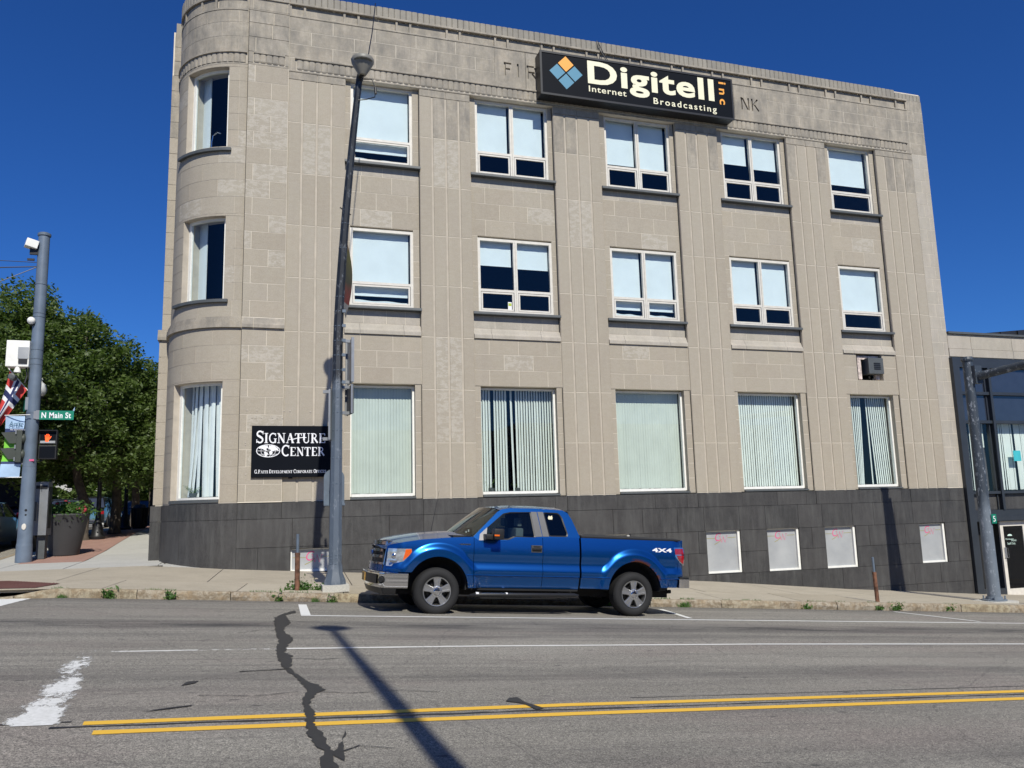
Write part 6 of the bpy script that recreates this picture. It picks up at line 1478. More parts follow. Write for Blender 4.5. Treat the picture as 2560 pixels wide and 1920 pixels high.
for nm, lb, a, b, sag, r in (('overhead_wire', 'upper thick black cable running left from the top of the signal pole', (px-.15, py, wz), (px-9, py+.4, wz+1.1), .5, .016), ('overhead_wire', 'thin lower black wire sloping down left from the top of the signal pole', (px-.15, py, wz-.02), (px-6, py-1.2, wz-2.8), .25, .012), ('overhead_wire', 'thin upper wire above the thick cable left of the signal pole', (px-.15, py, wz+.12), (px-9, py+.8, wz+1.35), .3, .010)):
    m = MB(); m.tube([(a[0]+(b[0]-a[0])*t, a[1]+(b[1]-a[1])*t, a[2]+(b[2]-a[2])*t-4*sag*t*(1-t)) for t in [i/10 for i in range(11)]], r, 6); tag(m.obj(nm, m_black), lb, 'wire')
g_ = thing('dome_device', 'small white round dome fixed to the signal pole above the control cabinet', 'sensor', (px-.14, py-.18, 6.98-.0)); m = MB(); m.sphere((0, 0, 0), .10, 8); o = m.obj('dome', m_white, g_, smooth=True); o.matrix_parent_inverse = Matrix.Identity(4)
m = MB(); m.box(-.03, .06, -.0, .12, -.12, -.05); o = m.obj('arm', m_black, g_); o.matrix_parent_inverse = Matrix.Identity(4)
cb_ = thing('control_cabinet', 'white square equipment box strapped high on the signal pole', 'equipment box', (px-.45, py-.05, 5.75))
m = MB(); m.rbox(px-.66, px-.12, py-.25, py+.10, 5.72, 6.42, .02); m.obj('case', m_white, cb_)
m = MB(); m.box(px-.38, px-.13, py-.262, py-.251, 5.93, 6.24); m.obj('label_plate', m_frost, cb_)
m = MB(); m.rbox(px-.36, px-.15, py-.28, py-.251, 5.80, 5.93, .008); m.tube([(px-.2, py-.1, 5.72), (px-.17, py-.1, 5.5), (px-.21, py-.12, 5.3)], .02, 6); m.tube([(px-.14, py-.1, 5.72), (px-.13, py-.1, 5.4)], .014, 6); m.obj('wiring', m_black, cb_)
cc_ = thing('bullet_camera', 'white bullet camera under the equipment box on the signal pole', 'camera', (px-.38, py-.2, 5.55))
m = MB(); m.lathe([(.015, .12), (.05, .05), (.085, -.05), (.085, -.08), (.02, -.085)], (0, 0, .1), n=14); o = m.obj('mount', m_white, cc_, smooth=30); o.matrix_parent_inverse = Matrix.Identity(4)
m = MB(); m.lathe([(.065, -.16), (.085, -.15), (.085, .1), (.05, .12)], (0, 0, 0), 'y', 16); m.v = [(a-.08, b-.05, c-.12) for a, b, c in m.v]; m.lathe([(.05, -.215), (.045, -.212)], (-.08, 0, -.12), 'y', 14); o = m.obj('barrel', m_slate, cc_, smooth=30); o.matrix_parent_inverse = Matrix.Identity(4)

# Norwegian-style cross flag hanging from an angled staff
fl = thing('cross_flag', 'red flag with a white-edged dark blue cross drooping beside the signal pole', 'flag', (px-.3, py-.2, 5.6))
m_fr, m_fb, m_fw = flat('flag_red', (.55,.045,.04), .8, nscale=5), flat('flag_blue', (.015,.022,.09), .8), flat('flag_white', (.75,.75,.76), .8)
A0, A1, B0, B1 = Vector((-6.15, 3.45, 5.70)), Vector((-5.72, 3.45, 5.18)), Vector((-6.62, 3.45, 4.0)), Vector((-6.22, 3.45, 4.08))
nu, nv = 28, 44; m = MB()
def fpt(u, v):
    p = A0.lerp(A1, u); q = B0.lerp(B1, u*.5); v2 = v
    r = p.lerp(q, v2); r.x += .10*math.sin(v*3.1)*(1-u)*.6; r.y += .10*math.sin(u*6+v*2.2)*v+ .05*math.sin(u*9)*v; return r
for i in range(nv+1):
    for j in range(nu+1): m.v.append(tuple(fpt(j/nu, i/nv)))
for i in range(nv):
    for j in range(nu):
        u, v = (j+.5)/nu, (i+.5)/nv; du, dv = abs(u-.5), abs(v-.34); k = 0
        if du < .17 or dv < .11: k = 2
        if du < .085 or dv < .055: k = 1
        a = i*(nu+1)+j; m.f.append([a, a+1, a+nu+2, a+nu+1]); m.mi.append(k)
m.obj('cloth', [m_fr, m_fb, m_fw], fl, smooth=60, fixn=False)
m = MB(); m.tube([A0+Vector((-.04, 0, .05)), A1+Vector((.2, .02, -.24))], .014, 6); m.obj('staff', m_white, fl)
# vertical banner
bn2 = thing('art_banner', 'pale blue and green art festival banner hanging left of the signal pole', 'banner', (px-.4, py+.3, 2.9))
m_bb, m_bn_, m_bg = flat('banner_pale_blue', (.36,.50,.68), .7), flat('banner_navy', (.025,.04,.12), .7), flat('banner_green', (.18,.52,.04), .7)
m = MB(); bx0, bx1, by_ = -6.10, -5.66, py-.06; zb0, zb1 = 2.85, 4.44; n = 24
for i in range(n+1):
    t = i/n; z = zb1+(zb0-zb1)*t; sx = -.07*max(0, t-.6)/.4
    for j in range(9): u = j/8; m.v.append((bx0+(bx1-bx0)*u+sx*(1-u*.4), by_+.04*math.sin(t*5+u*2), z))
for i in range(n):
    t = (i+.5)/n; k = 0 if t < .20 else 1 if t < .31 else 2 if t < .73 else 1 if t < .80 else 0
    for j in range(8): a = i*9+j; m.f.append([a, a+1, a+10, a+9]); m.mi.append(k)
m.obj('cloth', [m_bb, m_bn_, m_bg], bn2, smooth=True, fixn=False)
m = MB(); text_mb('ArtSc', bx0+.08, bx1-.02, 4.16, 4.30, by_-.004, .001, shear=.25, mb=m); m.obj('lettering', flat('banner_ink', (.03,.10,.16), .6), bn2)
m = MB(); text_mb('An Outdoor', bx0+.12, bx1-.01, 4.06, 4.095, by_-.004, .001, bold=.01, mb=m); text_mb('of Regional', bx0+.18, bx1-.01, 3.99, 4.025, by_-.004, .001, bold=.01, mb=m); m.obj('lettering', m_signwhite, bn2)
m = MB(); m.tube([(bx0-.02, by_, 4.45), (px, by_-.2, 4.45)], .012, 6); m.tube([(bx0-.1, by_, 2.84), (px-.1, by_, 2.84)], .012, 6); m.obj('rod', m_white, bn2)
# street name signs
m_grn = flat('street_sign_green', (.0,.20,.125), .45)
ss = thing('street_name_sign', 'green street name sign reading N Main St on the right of the signal pole', 'street sign', (px+.6, py-.05, 4.3))
m = MB(); m.box(px+.13, px+1.0, py-.175, py-.165, 4.335, 4.575); m.obj('blade', m_grn, ss)
m = MB(); m.box(px+.11, px+.19, py-.19, py-.176, 4.34, 4.58); m.box(px+.05, px+.14, py-.16, py-.1, 4.36, 4.56); m.obj('bracket', m_steel, ss)
m = MB(); text_mb('N Main St', px+.24, px+.935, 4.375, 4.53, py-.1755, .002, bold=.022, spacing=1.08, mb=m); m.obj('lettering', m_signwhite, ss)
m = MB(); m.prism([(px+.97, 4.58), (px+1.01, 4.58), (px+1.01, 4.68)], 'y', py-.17, py-.1); m.obj('bird_spike', m_bb, ss)
s2 = thing('street_name_sign', 'green street name sign seen nearly edge on, left of the signal pole', 'street sign', (px-.2, py+.1, 4.6))
m = MB(); m.prism([(px-.14, py-.02), (px-.36, py+.55), (px-.345, py+.56), (px-.12, py-.01)], 'z', 4.62, 4.93); m.obj('blade', m_grn, s2)
m = MB(); m.box(px-.17, px-.10, py-.12, py-.05, 4.6, 4.93); m.obj('bracket', m_steel, s2)
# pedestrian signal with lit hand
pd = thing('pedestrian_signal', 'black pedestrian signal with lit orange hand right of the signal pole', 'traffic signal', (px+.4, py-.05, 3.3))
x0, x1 = px+.22, px+.64
for z0, z1 in ((3.68, 4.03), (3.30, 3.655)):
    m = MB(); m.rbox(x0, x1, py-.20, py+.02, z0, z1, .015); m.obj('housing', m_black, pd); m = MB(); m.box(x0+.03, x1-.03, py-.206, py-.200, z0+.03, z1-.03); m.obj('screen', m_signblk, pd)
m = MB(); m.box(x0-.02, x1+.02, py-.30, py-.19, 4.035, 4.05); m.box(x0-.02, x0-.005, py-.30, py-.19, 3.3, 4.035); m.box(x1+.005, x1+.02, py-.30, py-.19, 3.3, 4.035); m.tube([(px+.1, py, 4.06), (px+.45, py-.05, 4.06)], .02, 6); m.tube([(px+.1, py, 3.25), (px+.3, py-.05, 3.27)], .02, 6); m.obj('hood', m_black, pd)
te = NT('lit_orange'); te.col((.9, .09, .01)); te.b.inputs['Emission Color'].default_value = (1, .10, .015, 1); te.b.inputs['Emission Strength'].default_value = 1.1
m = MB(); cx, cz, yy = (x0+x1)/2-.01, 3.85, py-.2065
m.prism([(cx-.05, cz-.04), (cx-.045, cz-.10), (cx+.025, cz-.10), (cx+.04, cz-.02), (cx+.04, cz+.02), (cx-.055, cz+.02)], 'y', yy-.002, yy)
for i, (dx, h, ln) in enumerate(((-.045, .07, -.01), (-.018, .10, -.003), (.008, .105, .003), (.032, .085, .008))): m.prism([(cx+dx-.009, cz+.015), (cx+dx+.009, cz+.015), (cx+dx+.009+ln, cz+h), (cx+dx-.009+ln, cz+h)], 'y', yy-.002, yy)
m.prism([(cx+.038, cz-.05), (cx+.08, cz+.01), (cx+.095, cz+.04), (cx+.08, cz+.045), (cx+.035, cz+.0)], 'y', yy-.002, yy); m.obj('lit_hand', te.m, pd)
m = MB(); m.box(x0+.035, x1-.035, py-.2065, py-.206, 3.715, 3.775); m.obj('lower_glare', m_frost, pd)
# vehicle signal seen from the side
vs_ = thing('traffic_light', 'dark olive traffic signal with two hooded lamps seen from the side at the signal pole', 'traffic signal', (px-.2, py-.1, 3.2))
m_ol = flat('signal_olive', (.045,.052,.042), .55)
m = MB(); m.rbox(px-.30, px-.17, py-.20, py+.12, 3.22, 4.06, .02); m.obj('housing', m_ol, vs_)
for zc in (3.86, 3.45):
    m = MB(); m.sphere((px-.17, py-.05, zc-.02), .13, 8, (.75, 1, 1)); m.obj('lamp_back', m_ol, vs_, smooth=True)
    m = MB(); m.add([(px-.30, py-.17, zc-.15), (px-.30, py-.17, zc+.16), (px-.66, py-.17, zc+.13), (px-.46, py-.17, zc-.15), (px-.30, py+.10, zc-.15), (px-.30, py+.10, zc+.16), (px-.66, py+.10, zc+.13), (px-.46, py+.10, zc-.15)], [(0, 1, 2, 3), (4, 7, 6, 5), (1, 5, 6, 2), (2, 6, 7, 3)]); m.obj('visor', m_ol, vs_)
m = MB(); m.box(px-.2, px-.0, py-.05, py+.03, 4.06, 4.10); m.box(px-.2, px-.0, py-.05, py+.03, 3.17, 3.21)
for z in (3.62, 3.3, 4.0): m.box(px-.33, px-.30, py-.21, py-.17, z-.05, z+.05)
m.obj('bracket', m_steel, vs_)
# stainless cabinet behind the pole
kb = thing('steel_cabinet', 'stainless steel utility cabinet standing right behind the signal pole', 'cabinet', (px+.45, py+.9, pz))
kz = zwalk(px+.5, py+1)
m = MB(); m.prism([(py+.55, kz+.62), (py+.55, kz+2.02), (py+1.0, kz+2.05), (py+1.15, kz+.62)], 'x', px+.05, px+.36); m.obj('case', m_steel, kb)
m = MB(); m.box(px+.07, px+.34, py+.535, py+.548, kz+1.84, kz+1.93); m.box(px+.362, px+.372, py+.65, py+1.0, kz+.8, kz+1.9); m.obj('panel', m_black, kb)
m = MB(); m.box(px+.12, px+.32, py+.7, py+1.0, kz, kz+.62); m.obj('pedestal', m_slate, kb); m = MB(); m.rbox(px+.0, px+.14, py+.4, py+.5, kz+1.0, kz+1.5, .01); m.obj('meter_box', m_slate, kb)

# planter with flowers
qx, qy = -4.90, 5.0; qz = zwalk(qx, qy)
pn = thing('flower_planter', 'large dark grey tapered planter with green leaves and red flowers by the steel cabinet', 'planter', (qx, qy, qz))
m = MB(); m.lathe([(.36, 0), (.37, .02), (.56, 1.02), (.60, 1.10), (.595, 1.14), (.55, 1.14), (.52, 1.02), (.01, 1.0)], (qx, qy, qz), n=36); m.obj('pot', flat('planter_grey', (.05,.051,.054), .75, nscale=2), pn, smooth=30)
def leafmat(name, a, b, c):
    t = NT(name); t.col(t.ramp(t.noise(9, 3), [(.25, a), (.5, b), (.75, c)])); t.set(Roughness=.55)
    try: t.b.inputs['Transmission Weight'].default_value = 0
    except Exception: pass
    tr = t.n('ShaderNodeBsdfTranslucent'); tr.inputs[0].default_value = (b[0]*1.5, b[1]*1.7, b[2]*.9, 1); mx = t.n('ShaderNodeMixShader'); mx.inputs[0].default_value = .35
    t.l(t.b.outputs[0], mx.inputs[1]); t.l(tr.outputs[0], mx.inputs[2]); t.l(mx.outputs[0], t.out.inputs[0]); return t.m
m_leaf = leafmat('locust_leaf', (.035,.062,.014), (.075,.120,.024), (.15,.19,.05))
m_leaf2 = leafmat('plant_leaf', (.04,.09,.02), (.07,.15,.03), (.12,.20,.05))
m_bark = flat('bark', (.085,.07,.055), .95, nscale=6, var=.45, bump=.5)
def leaves_np(centers, size, elong=1.7, flatten=.6, drop=0.0):
    n = len(centers); d = rng.normal(size=(n, 3)); d[:, 2] = d[:, 2]*flatten-drop; d /= np.linalg.norm(d, axis=1)[:, None]
    e = rng.normal(size=(n, 3)); e -= d*(e*d).sum(1)[:, None]; e /= np.linalg.norm(e, axis=1)[:, None]
    s = size*rng.uniform(.6, 1.35, n)[:, None]; a, b = d*s*elong/2, e*s/2
    V = np.stack([centers-a, centers+b*.9, centers+a, centers-b*.9], 1).reshape(-1, 3); return V
def npmesh(name, V, mat, k=4):
    n = len(V)//k; me = bpy.data.meshes.new(name); me.vertices.add(len(V)); me.vertices.foreach_set('co', V.astype('f').ravel()); me.loops.add(n*k); me.loops.foreach_set('vertex_index', np.arange(n*k, dtype='i'))
    me.polygons.add(n); me.polygons.foreach_set('loop_start', np.arange(0, n*k, k, dtype='i')); me.polygons.foreach_set('loop_total', np.full(n, k, dtype='i')); me.materials.append(mat); me.update(calc_edges=True); me.validate(); return me
def npobj(name, V, mat, parent=None):
    o = bpy.data.objects.new(name, npmesh(name, V, mat)); COL.objects.link(o)
    if parent: attach(o, parent)
    return o
c = rng.normal(size=(3200, 3))*[.26, .26, .11]+[qx, qy, qz+1.20]; tag(npobj('foliage', leaves_np(c, .055), m_leaf2, pn), kind='stuff')
m = MB()
for k in range(13):
    a = random.uniform(0, 6.28); r = .55*math.sqrt(random.random()); fx0, fy0, fz0 = qx+r*math.cos(a), qy+r*math.sin(a)*.9, qz+1.28+.16*(1-(r/.55)**2)+random.uniform(-.05, .08)
    m.sphere((fx0, fy0, fz0), random.uniform(.022, .045), 3, (1.2, 1.2, .8))
m.sphere((qx+.50, qy-.2, qz+1.24), .06, 4); m.sphere((qx+.46, qy-.25, qz+1.18), .05, 4)
tag(m.obj('flowers', flat('geranium', (.30,.03,.045), .7, var=.4, nscale=30), pn), kind='stuff')

def palm(x, y, z, label, n, hh, mat):
    s = thing('potted_plant', label, 'plant', (x, y, z)); V = []
    for k in range(n):
        a = random.uniform(0, 6.28); L = hh*random.uniform(.6, 1.1); p0 = Vector((0, 0, .12)); px_, q = None, 7
        for j in range(q):
            t = j/q; cx, cz = L*.62*t, .12+L*(t-.55*t*t)*1.2
            for sgn in (-1, 1):
                w0 = .085*(1-t*.7); bx, by = cx*math.cos(a), cx*math.sin(a); tx_, ty_ = -math.sin(a)*sgn*w0+math.cos(a)*.04, math.cos(a)*sgn*w0+math.sin(a)*.04
                V += [(bx, by, cz), (bx+.010*math.cos(a), by+.010*math.sin(a), cz+.003), (bx+tx_, by+ty_, cz-.03), (bx+tx_*.5-.006, by+ty_*.5, cz-.008)]
    o = bpy.data.objects.new('fronds', npmesh('fronds', np.array(V), mat)); COL.objects.link(o); o.parent = s
    m = MB(); m.lathe([(.07, 0), (.10, .16), (.09, .16), (.01, .14)], (0, 0, 0), n=14); o = m.obj('pot', m_slate); o.parent = s
palm(-1.33, .80, 2.12, 'small yellowing palm in the corner window between the parted white drapes', 16, .42, m_leaf2)
palm(6.25, .42, 2.1, 'thin green plant behind the second ground floor window blinds, left part', 8, .5, m_leaf2)
palm(7.0, .46, 2.1, 'dark leafy plant behind the middle gap of the second ground floor window blinds', 10, .34, m_leaf)
# street lamps of the side street, with acorn globes
def globe_lamp(x, y, label, h=4.6, arm=False):
    z = zwalk(x, y); s = thing('globe_street_lamp', label, 'street lamp', (x, y, z), group='black globe street lamps along the side street')
    def o_(mb, nm, mt, sm=35): o = mb.obj(nm, mt, smooth=sm); o.parent = s; return o
    m = MB(); m.lathe([(.24, 0), (.25, .08), (.20, .14), (.17, .35), (.10, .65), (.09, .72), (.075, .9), (.06, h-.25), (.09, h-.2), (.05, h-.12), (.13, h-.04), (.14, h)], (0, 0, 0), n=16); o_(m, 'pole', m_black)
    m = MB(); m.lathe([(.13, 0), (.21, .10), (.235, .22), (.20, .36), (.10, .44), (.09, .50), (.12, .52), (.04, .62), (.01, .66)], (0, 0, h), n=18)
    o_(m, 'globe', flat('globe_glass', (.55,.56,.55), .15, coat=.5), 60); return s
globe_lamp(-6.15, 6.6, 'black street lamp whose clear globe shows just right of the signal pole')
globe_lamp(-4.92, 10.3, 'black street lamp with a globe standing left of the green parking sign', 4.5)
globe_lamp(-4.88, 16.5, 'far slim black street lamp right of the green parking sign', 4.9)
globe_lamp(-5.0, 27, 'farthest black street lamp, its globe showing left of the building edge', 4.4)
# parking sign
psx, psy = -4.95, 15.2; psz = zwalk(psx, psy)
ps = thing('parking_sign', 'small green and white parking regulation sign on a thin steel post', 'sign', (psx, psy, psz))
m = MB(); m.box(-.025, .025, 0, .02, 0, 2.9); o = m.obj('post', m_steel); o.parent = ps
m = MB(); m.box(-.17, .17, -.02, -.005, 2.15, 2.62); o = m.obj('panel', m_signwhite); o.parent = ps
m = MB(); m.box(-.17, .17, -.02, -.005, 2.62, 2.88); o = m.obj('header', m_grn); o.parent = ps
m = MB(); text_mb('2 HR', -.13, .13, 2.68, 2.83, -.0205, .001, bold=.02, mb=m); o = m.obj('lettering', m_signwhite); o.parent = ps
m = MB(); m.box(-.11, .11, -.022, -.0205, 2.45, 2.50); m.box(-.12, .10, -.022, -.0205, 2.36, 2.41); m.box(-.1, .1, -.022, -.0205, 2.2, 2.23); o = m.obj('print', m_grn); o.parent = ps
# litter bin
bz_ = zwalk(-4.5, 17.4); bn3 = thing('litter_bin', 'black slatted litter bin on the side pavement near the building edge', 'litter bin', (-4.45, 17.4, bz_))
m = MB(); m.lathe([(.24, .0), (.27, .05), (.30, .85), (.27, .9), (.2, 1.0), (.02, 1.03)], (0, 0, 0), n=18); o = m.obj('body', m_black); o.parent = bn3
for k in range(14):
    a = 2*math.pi*k/14; m = MB(); m.tube([(.29*math.cos(a), .29*math.sin(a), .05), (.32*math.cos(a), .32*math.sin(a), .88)], .022, 5); o = m.obj('slat', m_black); o.parent = bn3
# far hanging banners and small flags down the street
def small_banner(x, y, z0, z1, wd, mats, label, cat='banner'):
    s = thing('hanging_banner', label, cat, (x, y, z0)); m = MB(); k = len(mats)
    for i in range(k): m.cur = i; m.box(-wd/2, wd/2, -.01, .01, (z1-z0)*i/k, (z1-z0)*(i+1)/k)
    o = m.obj('cloth', mats); o.parent = s; m = MB(); m.tube([(-wd/2-.1, 0, z1-z0), (wd/2, 0, z1-z0)], .02, 5); o = m.obj('rod', m_black); o.parent = s
small_banner(-4.55, 26.8, 3.2, 5.0, .62, [m_signwhite, m_bg, m_fr], 'small white green and red banner hanging far down the side street')
small_banner(-7.0, 20, 4.6, 5.2, .7, [m_bb], 'small plain blue banner between the tree trunks')
usf = thing('striped_flag', 'small red and white striped flag among the trees below the pedestrian signal', 'flag', (-6.9, 12, 4.0))
m = MB(); n = 10
for i in range(n): m.cur = i % 2; x = i*.045; m.add([(x, .02*math.sin(i), .55-.3*i/n*.2), (x+.045, .02*math.sin(i+1), .55-.3*(i+1)/n*.2), (x+.045+.22, .02, -.25), (x+.22, .02, -.25)], [(0, 1, 2, 3)])
o = m.obj('cloth', [m_fr, m_fw]); o.parent = usf; m = MB(); m.tube([(-.6, 0, -.5), (.0, 0, .55)], .02, 5); o = m.obj('staff', m_steel); o.parent = usf

# ---------------------------------------------------------------- trees
def tree(x, y, label, h, cr, trunk_r, n=14000, cx=0, cy=0, low=.30, size=.20, seed=0, nblob=44):
    r = np.random.default_rng(seed); z = zwalk(x, y) if x > -6.3 else zroad(x, y); s = thing('locust_tree', label, 'tree', (x, y, z))
    m = MB(); R0 = random.Random(seed); lean = (R0.uniform(-.2, .2)+cx*.2, R0.uniform(-.2, .2)); fork = h*.36
    m.tube([(0, 0, -.1), (0, 0, .15), (.03, .02, 1.2), (lean[0]*.6, lean[1]*.6, fork*.7), (lean[0], lean[1], fork)], [trunk_r*1.7, trunk_r*1.15, trunk_r, trunk_r*.88, trunk_r*.8], 10)
    blobs = []
    for k in range(nblob):
        a = 6.283*k*.618; t = (k+.5)/nblob; zz = h*(low+.02)+(h*.94-h*low)*t; rad = cr*math.sqrt(max(.05, 1-((t-.38)/.68)**2))*R0.uniform(.45, 1.0)
        bx, by = cx*min(1, t*2+.3)+rad*math.cos(a), cy+rad*math.sin(a); br = cr*R0.uniform(.17, .30); blobs.append((bx, by, zz, br))
        if k % 2 == 0:
            mx_ = ((lean[0]+bx)/2, (lean[1]+by)/2, fork+(zz-fork)*.35+.3); m.tube([(lean[0], lean[1], fork-.2), mx_, (bx*.85, by*.85, zz)], [trunk_r*.38, trunk_r*.22, .02], 6)
    o = m.obj('trunk', m_bark, smooth=40); o.parent = s
    C = []
    for (bx, by, bz__, br) in blobs:
        k = int(n/nblob); cl = max(6, k//16); cen = r.normal(size=(cl, 3)); cen /= np.linalg.norm(cen, axis=1)[:, None]; cen *= (r.uniform(.35, 1, (cl, 1))**.5)*br*[1, 1, .62]; cen += [bx, by, bz__]
        # sprays: drooping strings of leaflets
        for c0 in cen:
            dd = r.normal(size=3); dd[2] = -abs(dd[2])*.5-.25; dd /= np.linalg.norm(dd); q = k//cl; tt = r.uniform(0, 1, (q, 1)); C.append(c0+dd*tt*br*.62+r.normal(size=(q, 3))*.10)
    V = leaves_np(np.concatenate(C), size, 2.1, .55, .15); me = npmesh('crown', V, m_leaf); o = bpy.data.objects.new('crown', me); COL.objects.link(o); o.parent = s
    return s
tree(-5.35, 10.1, 'tall honey locust with its trunk just behind the flower planter', 7.9, 3.2, .16, 50000, cx=-1.3, low=.27, size=.075, seed=3, nblob=56)
tree(-4.73, 12.7, 'honey locust with pale patchy bark beside the green parking sign', 6.6, 2.5, .17, 42000, cx=-.3, low=.31, size=.075, seed=5)
tree(-8.2, 9.0, 'leafy tree at the far left beyond the signal pole', 8.7, 3.4, .2, 60000, cx=-.3, low=.28, size=.075, seed=8, nblob=56)
tree(-5.2, 22, 'locust tree standing mid way down the side pavement', 6.9, 2.6, .18, 36000, cx=.0, low=.30, size=.095, seed=12)
tree(-5.4, 31, 'tree farther down the side pavement next to the building edge', 7.9, 3.0, .2, 30000, low=.26, size=.12, seed=17)
tree(-6.4, 44, 'distant tree at the end of the side pavement', 9.0, 3.8, .25, 20000, low=.2, size=.19, seed=21)
tree(-14, 20, 'tree across the side street behind the parked cars', 9.5, 4.2, .25, 16000, low=.2, size=.2, seed=25)
tree(-14.5, 33, 'second tree across the side street', 10.6, 5.0, .25, 13000, low=.15, size=.26, seed=28)
tree(-10.8, 60, 'far tree closing the view down the side street', 11, 6, .3, 12000, low=.12, size=.34, seed=31)

# ---------------------------------------------------------------- parked cars of the side street
def car(x, y, rot, label, mat, suv=False, L=4.6, H=1.5):
    z = zroad(x, y); s = thing('parked_car', label, 'car', (x, y, z), (0, 0, rot), 'cars parked along the side street')
    def o_(mb, nm, mt, par=None, sm=30): o = mb.obj(nm, mt, smooth=sm); o.parent = par or s; return o
    W2_ = .88; n = 24
    bt = lambda u: lerp(u, [0, .04, .25, .32, .7, .95, 1], [.62, .78, .98, 1.02, 1.05, 1.0, .8] if not suv else [.7, .95, 1.08, 1.12, 1.15, 1.12, 1.0])
    m = MB(); sec = []
    for i in range(n+1):
        u = i/n; X = -L/2+L*u; top = bt(u); wdt = W2_*(1-.10*abs(2*u-1)**5); bot = .28
        for wx in (-L*.31, L*.30):
            if abs(X-wx) < .36: bot = max(bot, .34+math.sqrt(.36**2-(X-wx)**2))
        sec.append([(X, -wdt*.96, bot), (X, -wdt, (bot+top)/2), (X, -wdt*.95, top), (X, 0, top+.04), (X, wdt*.95, top), (X, wdt, (bot+top)/2), (X, wdt*.96, bot)])
    m.add([p for r in sec for p in r], [(i*7+j, i*7+j+1, (i+1)*7+j+1, (i+1)*7+j) for i in range(n) for j in range(6)]+[tuple(range(7)), tuple(n*7+j for j in range(6, -1, -1))]); o_(m, 'body', mat)
    a, b, c, d = (-.22, -.08, .26, .40) if not suv else (-.24, -.12, .42, .48)
    z0 = bt(.5)-.02; tw = W2_*.74
    m = MB(); P = [(a*L, -W2_*.9, z0), (b*L, -tw, H-.04), (c*L, -tw, H-.04), (d*L, -W2_*.9, z0)]; P += [(p[0], -p[1], p[2]) for p in P]; m.add(P, [(0, 1, 5, 4), (2, 3, 7, 6), (0, 3, 2, 1), (4, 5, 6, 7)]); o_(m, 'windows', m_spandrel, sm=False)
    m = MB(); m.rbox(b*L-.03, c*L+.05, -tw-.01, tw+.01, H-.05, H+.0, .03)
    for sy in (-1, 1):
        for (u0, u1) in (((a*L, z0), (b*L, H-.04)), ((d*L, z0), (c*L, H-.04)), ((.04*L, z0), (.03*L, H-.04))): m.tube([(u0[0], sy*W2_*.9, u0[1]), (u1[0], sy*tw, u1[1])], .035, 5)
    o_(m, 'roof', mat)
    for wx in (-L*.31, L*.30):
        for sy in (-1, 1):
            m = MB(); m.lathe([(.2, -.1), (.31, -.1), (.33, -.06), (.33, .06), (.31, .1), (.2, .1)], (wx, sy*(W2_-.1), .33), 'y', 24); w_ = o_(m, 'wheel', m_rubber); m = MB(); m.lathe([(.2, 0), (.19, sy*.02), (.05, sy*.01), (.01, sy*.02)], (wx, sy*(W2_-.02), .33), 'y', 20)
            for k in range(5): t = R_(72*k); m.box(wx-.02+.1*math.cos(t), wx+.02+.1*math.cos(t), min(sy*(W2_-.02), sy*W2_), max(sy*(W2_-.02), sy*W2_), .33+.1*math.sin(t)-.02, .33+.1*math.sin(t)+.02)
            o_(m, 'rim', m_alu, w_)
    for sy in (-1, 1):
        m = MB(); m.rbox(-L/2-.01, -L/2+.16, sy*.55-.18, sy*.55+.18, .68, .80, .02); o_(m, 'headlight', m_signwhite); m = MB(); m.rbox(L/2-.12, L/2+.01, sy*.62-.14, sy*.62+.14, .75, .92, .02); o_(m, 'tail_light', m_red)
    m = MB(); m.box(-L/2-.03, -L/2, -.16, .16, .50, .60); m.rbox(-L/2-.04, -L/2+.1, -.8, .8, .36, .41, .01); o_(m, 'number_plate', m_signwhite)
    return s
m_cd1 = flat('car_paint_dark', (.012,.013,.014), .3, .2, coat=1); m_cd2 = flat('car_paint_navy', (.01,.014,.05), .3, .2, coat=1)
car(-8.05, 8.6, R_(-92), 'dark parked hatchback cut off by the left edge of the photo', m_cd1, False, 4.4, 1.5)
car(-8.2, 14.2, R_(-92), 'navy blue parked van behind the dark hatchback at the left edge', m_cd2, True, 5.0, 2.0)
car(-8.1, 23.5, R_(-90), 'black car parked in the shade under the side street trees', m_cd1, False, 4.5, 1.5)
car(-8.3, 31, R_(-90), 'third dark car parked farther up under the trees', m_cd1, True, 4.6, 1.7)
car(-5.95-.9, 38, R_(90), 'black car facing the viewer far down the side street', m_cd1, True, 4.6, 1.65)
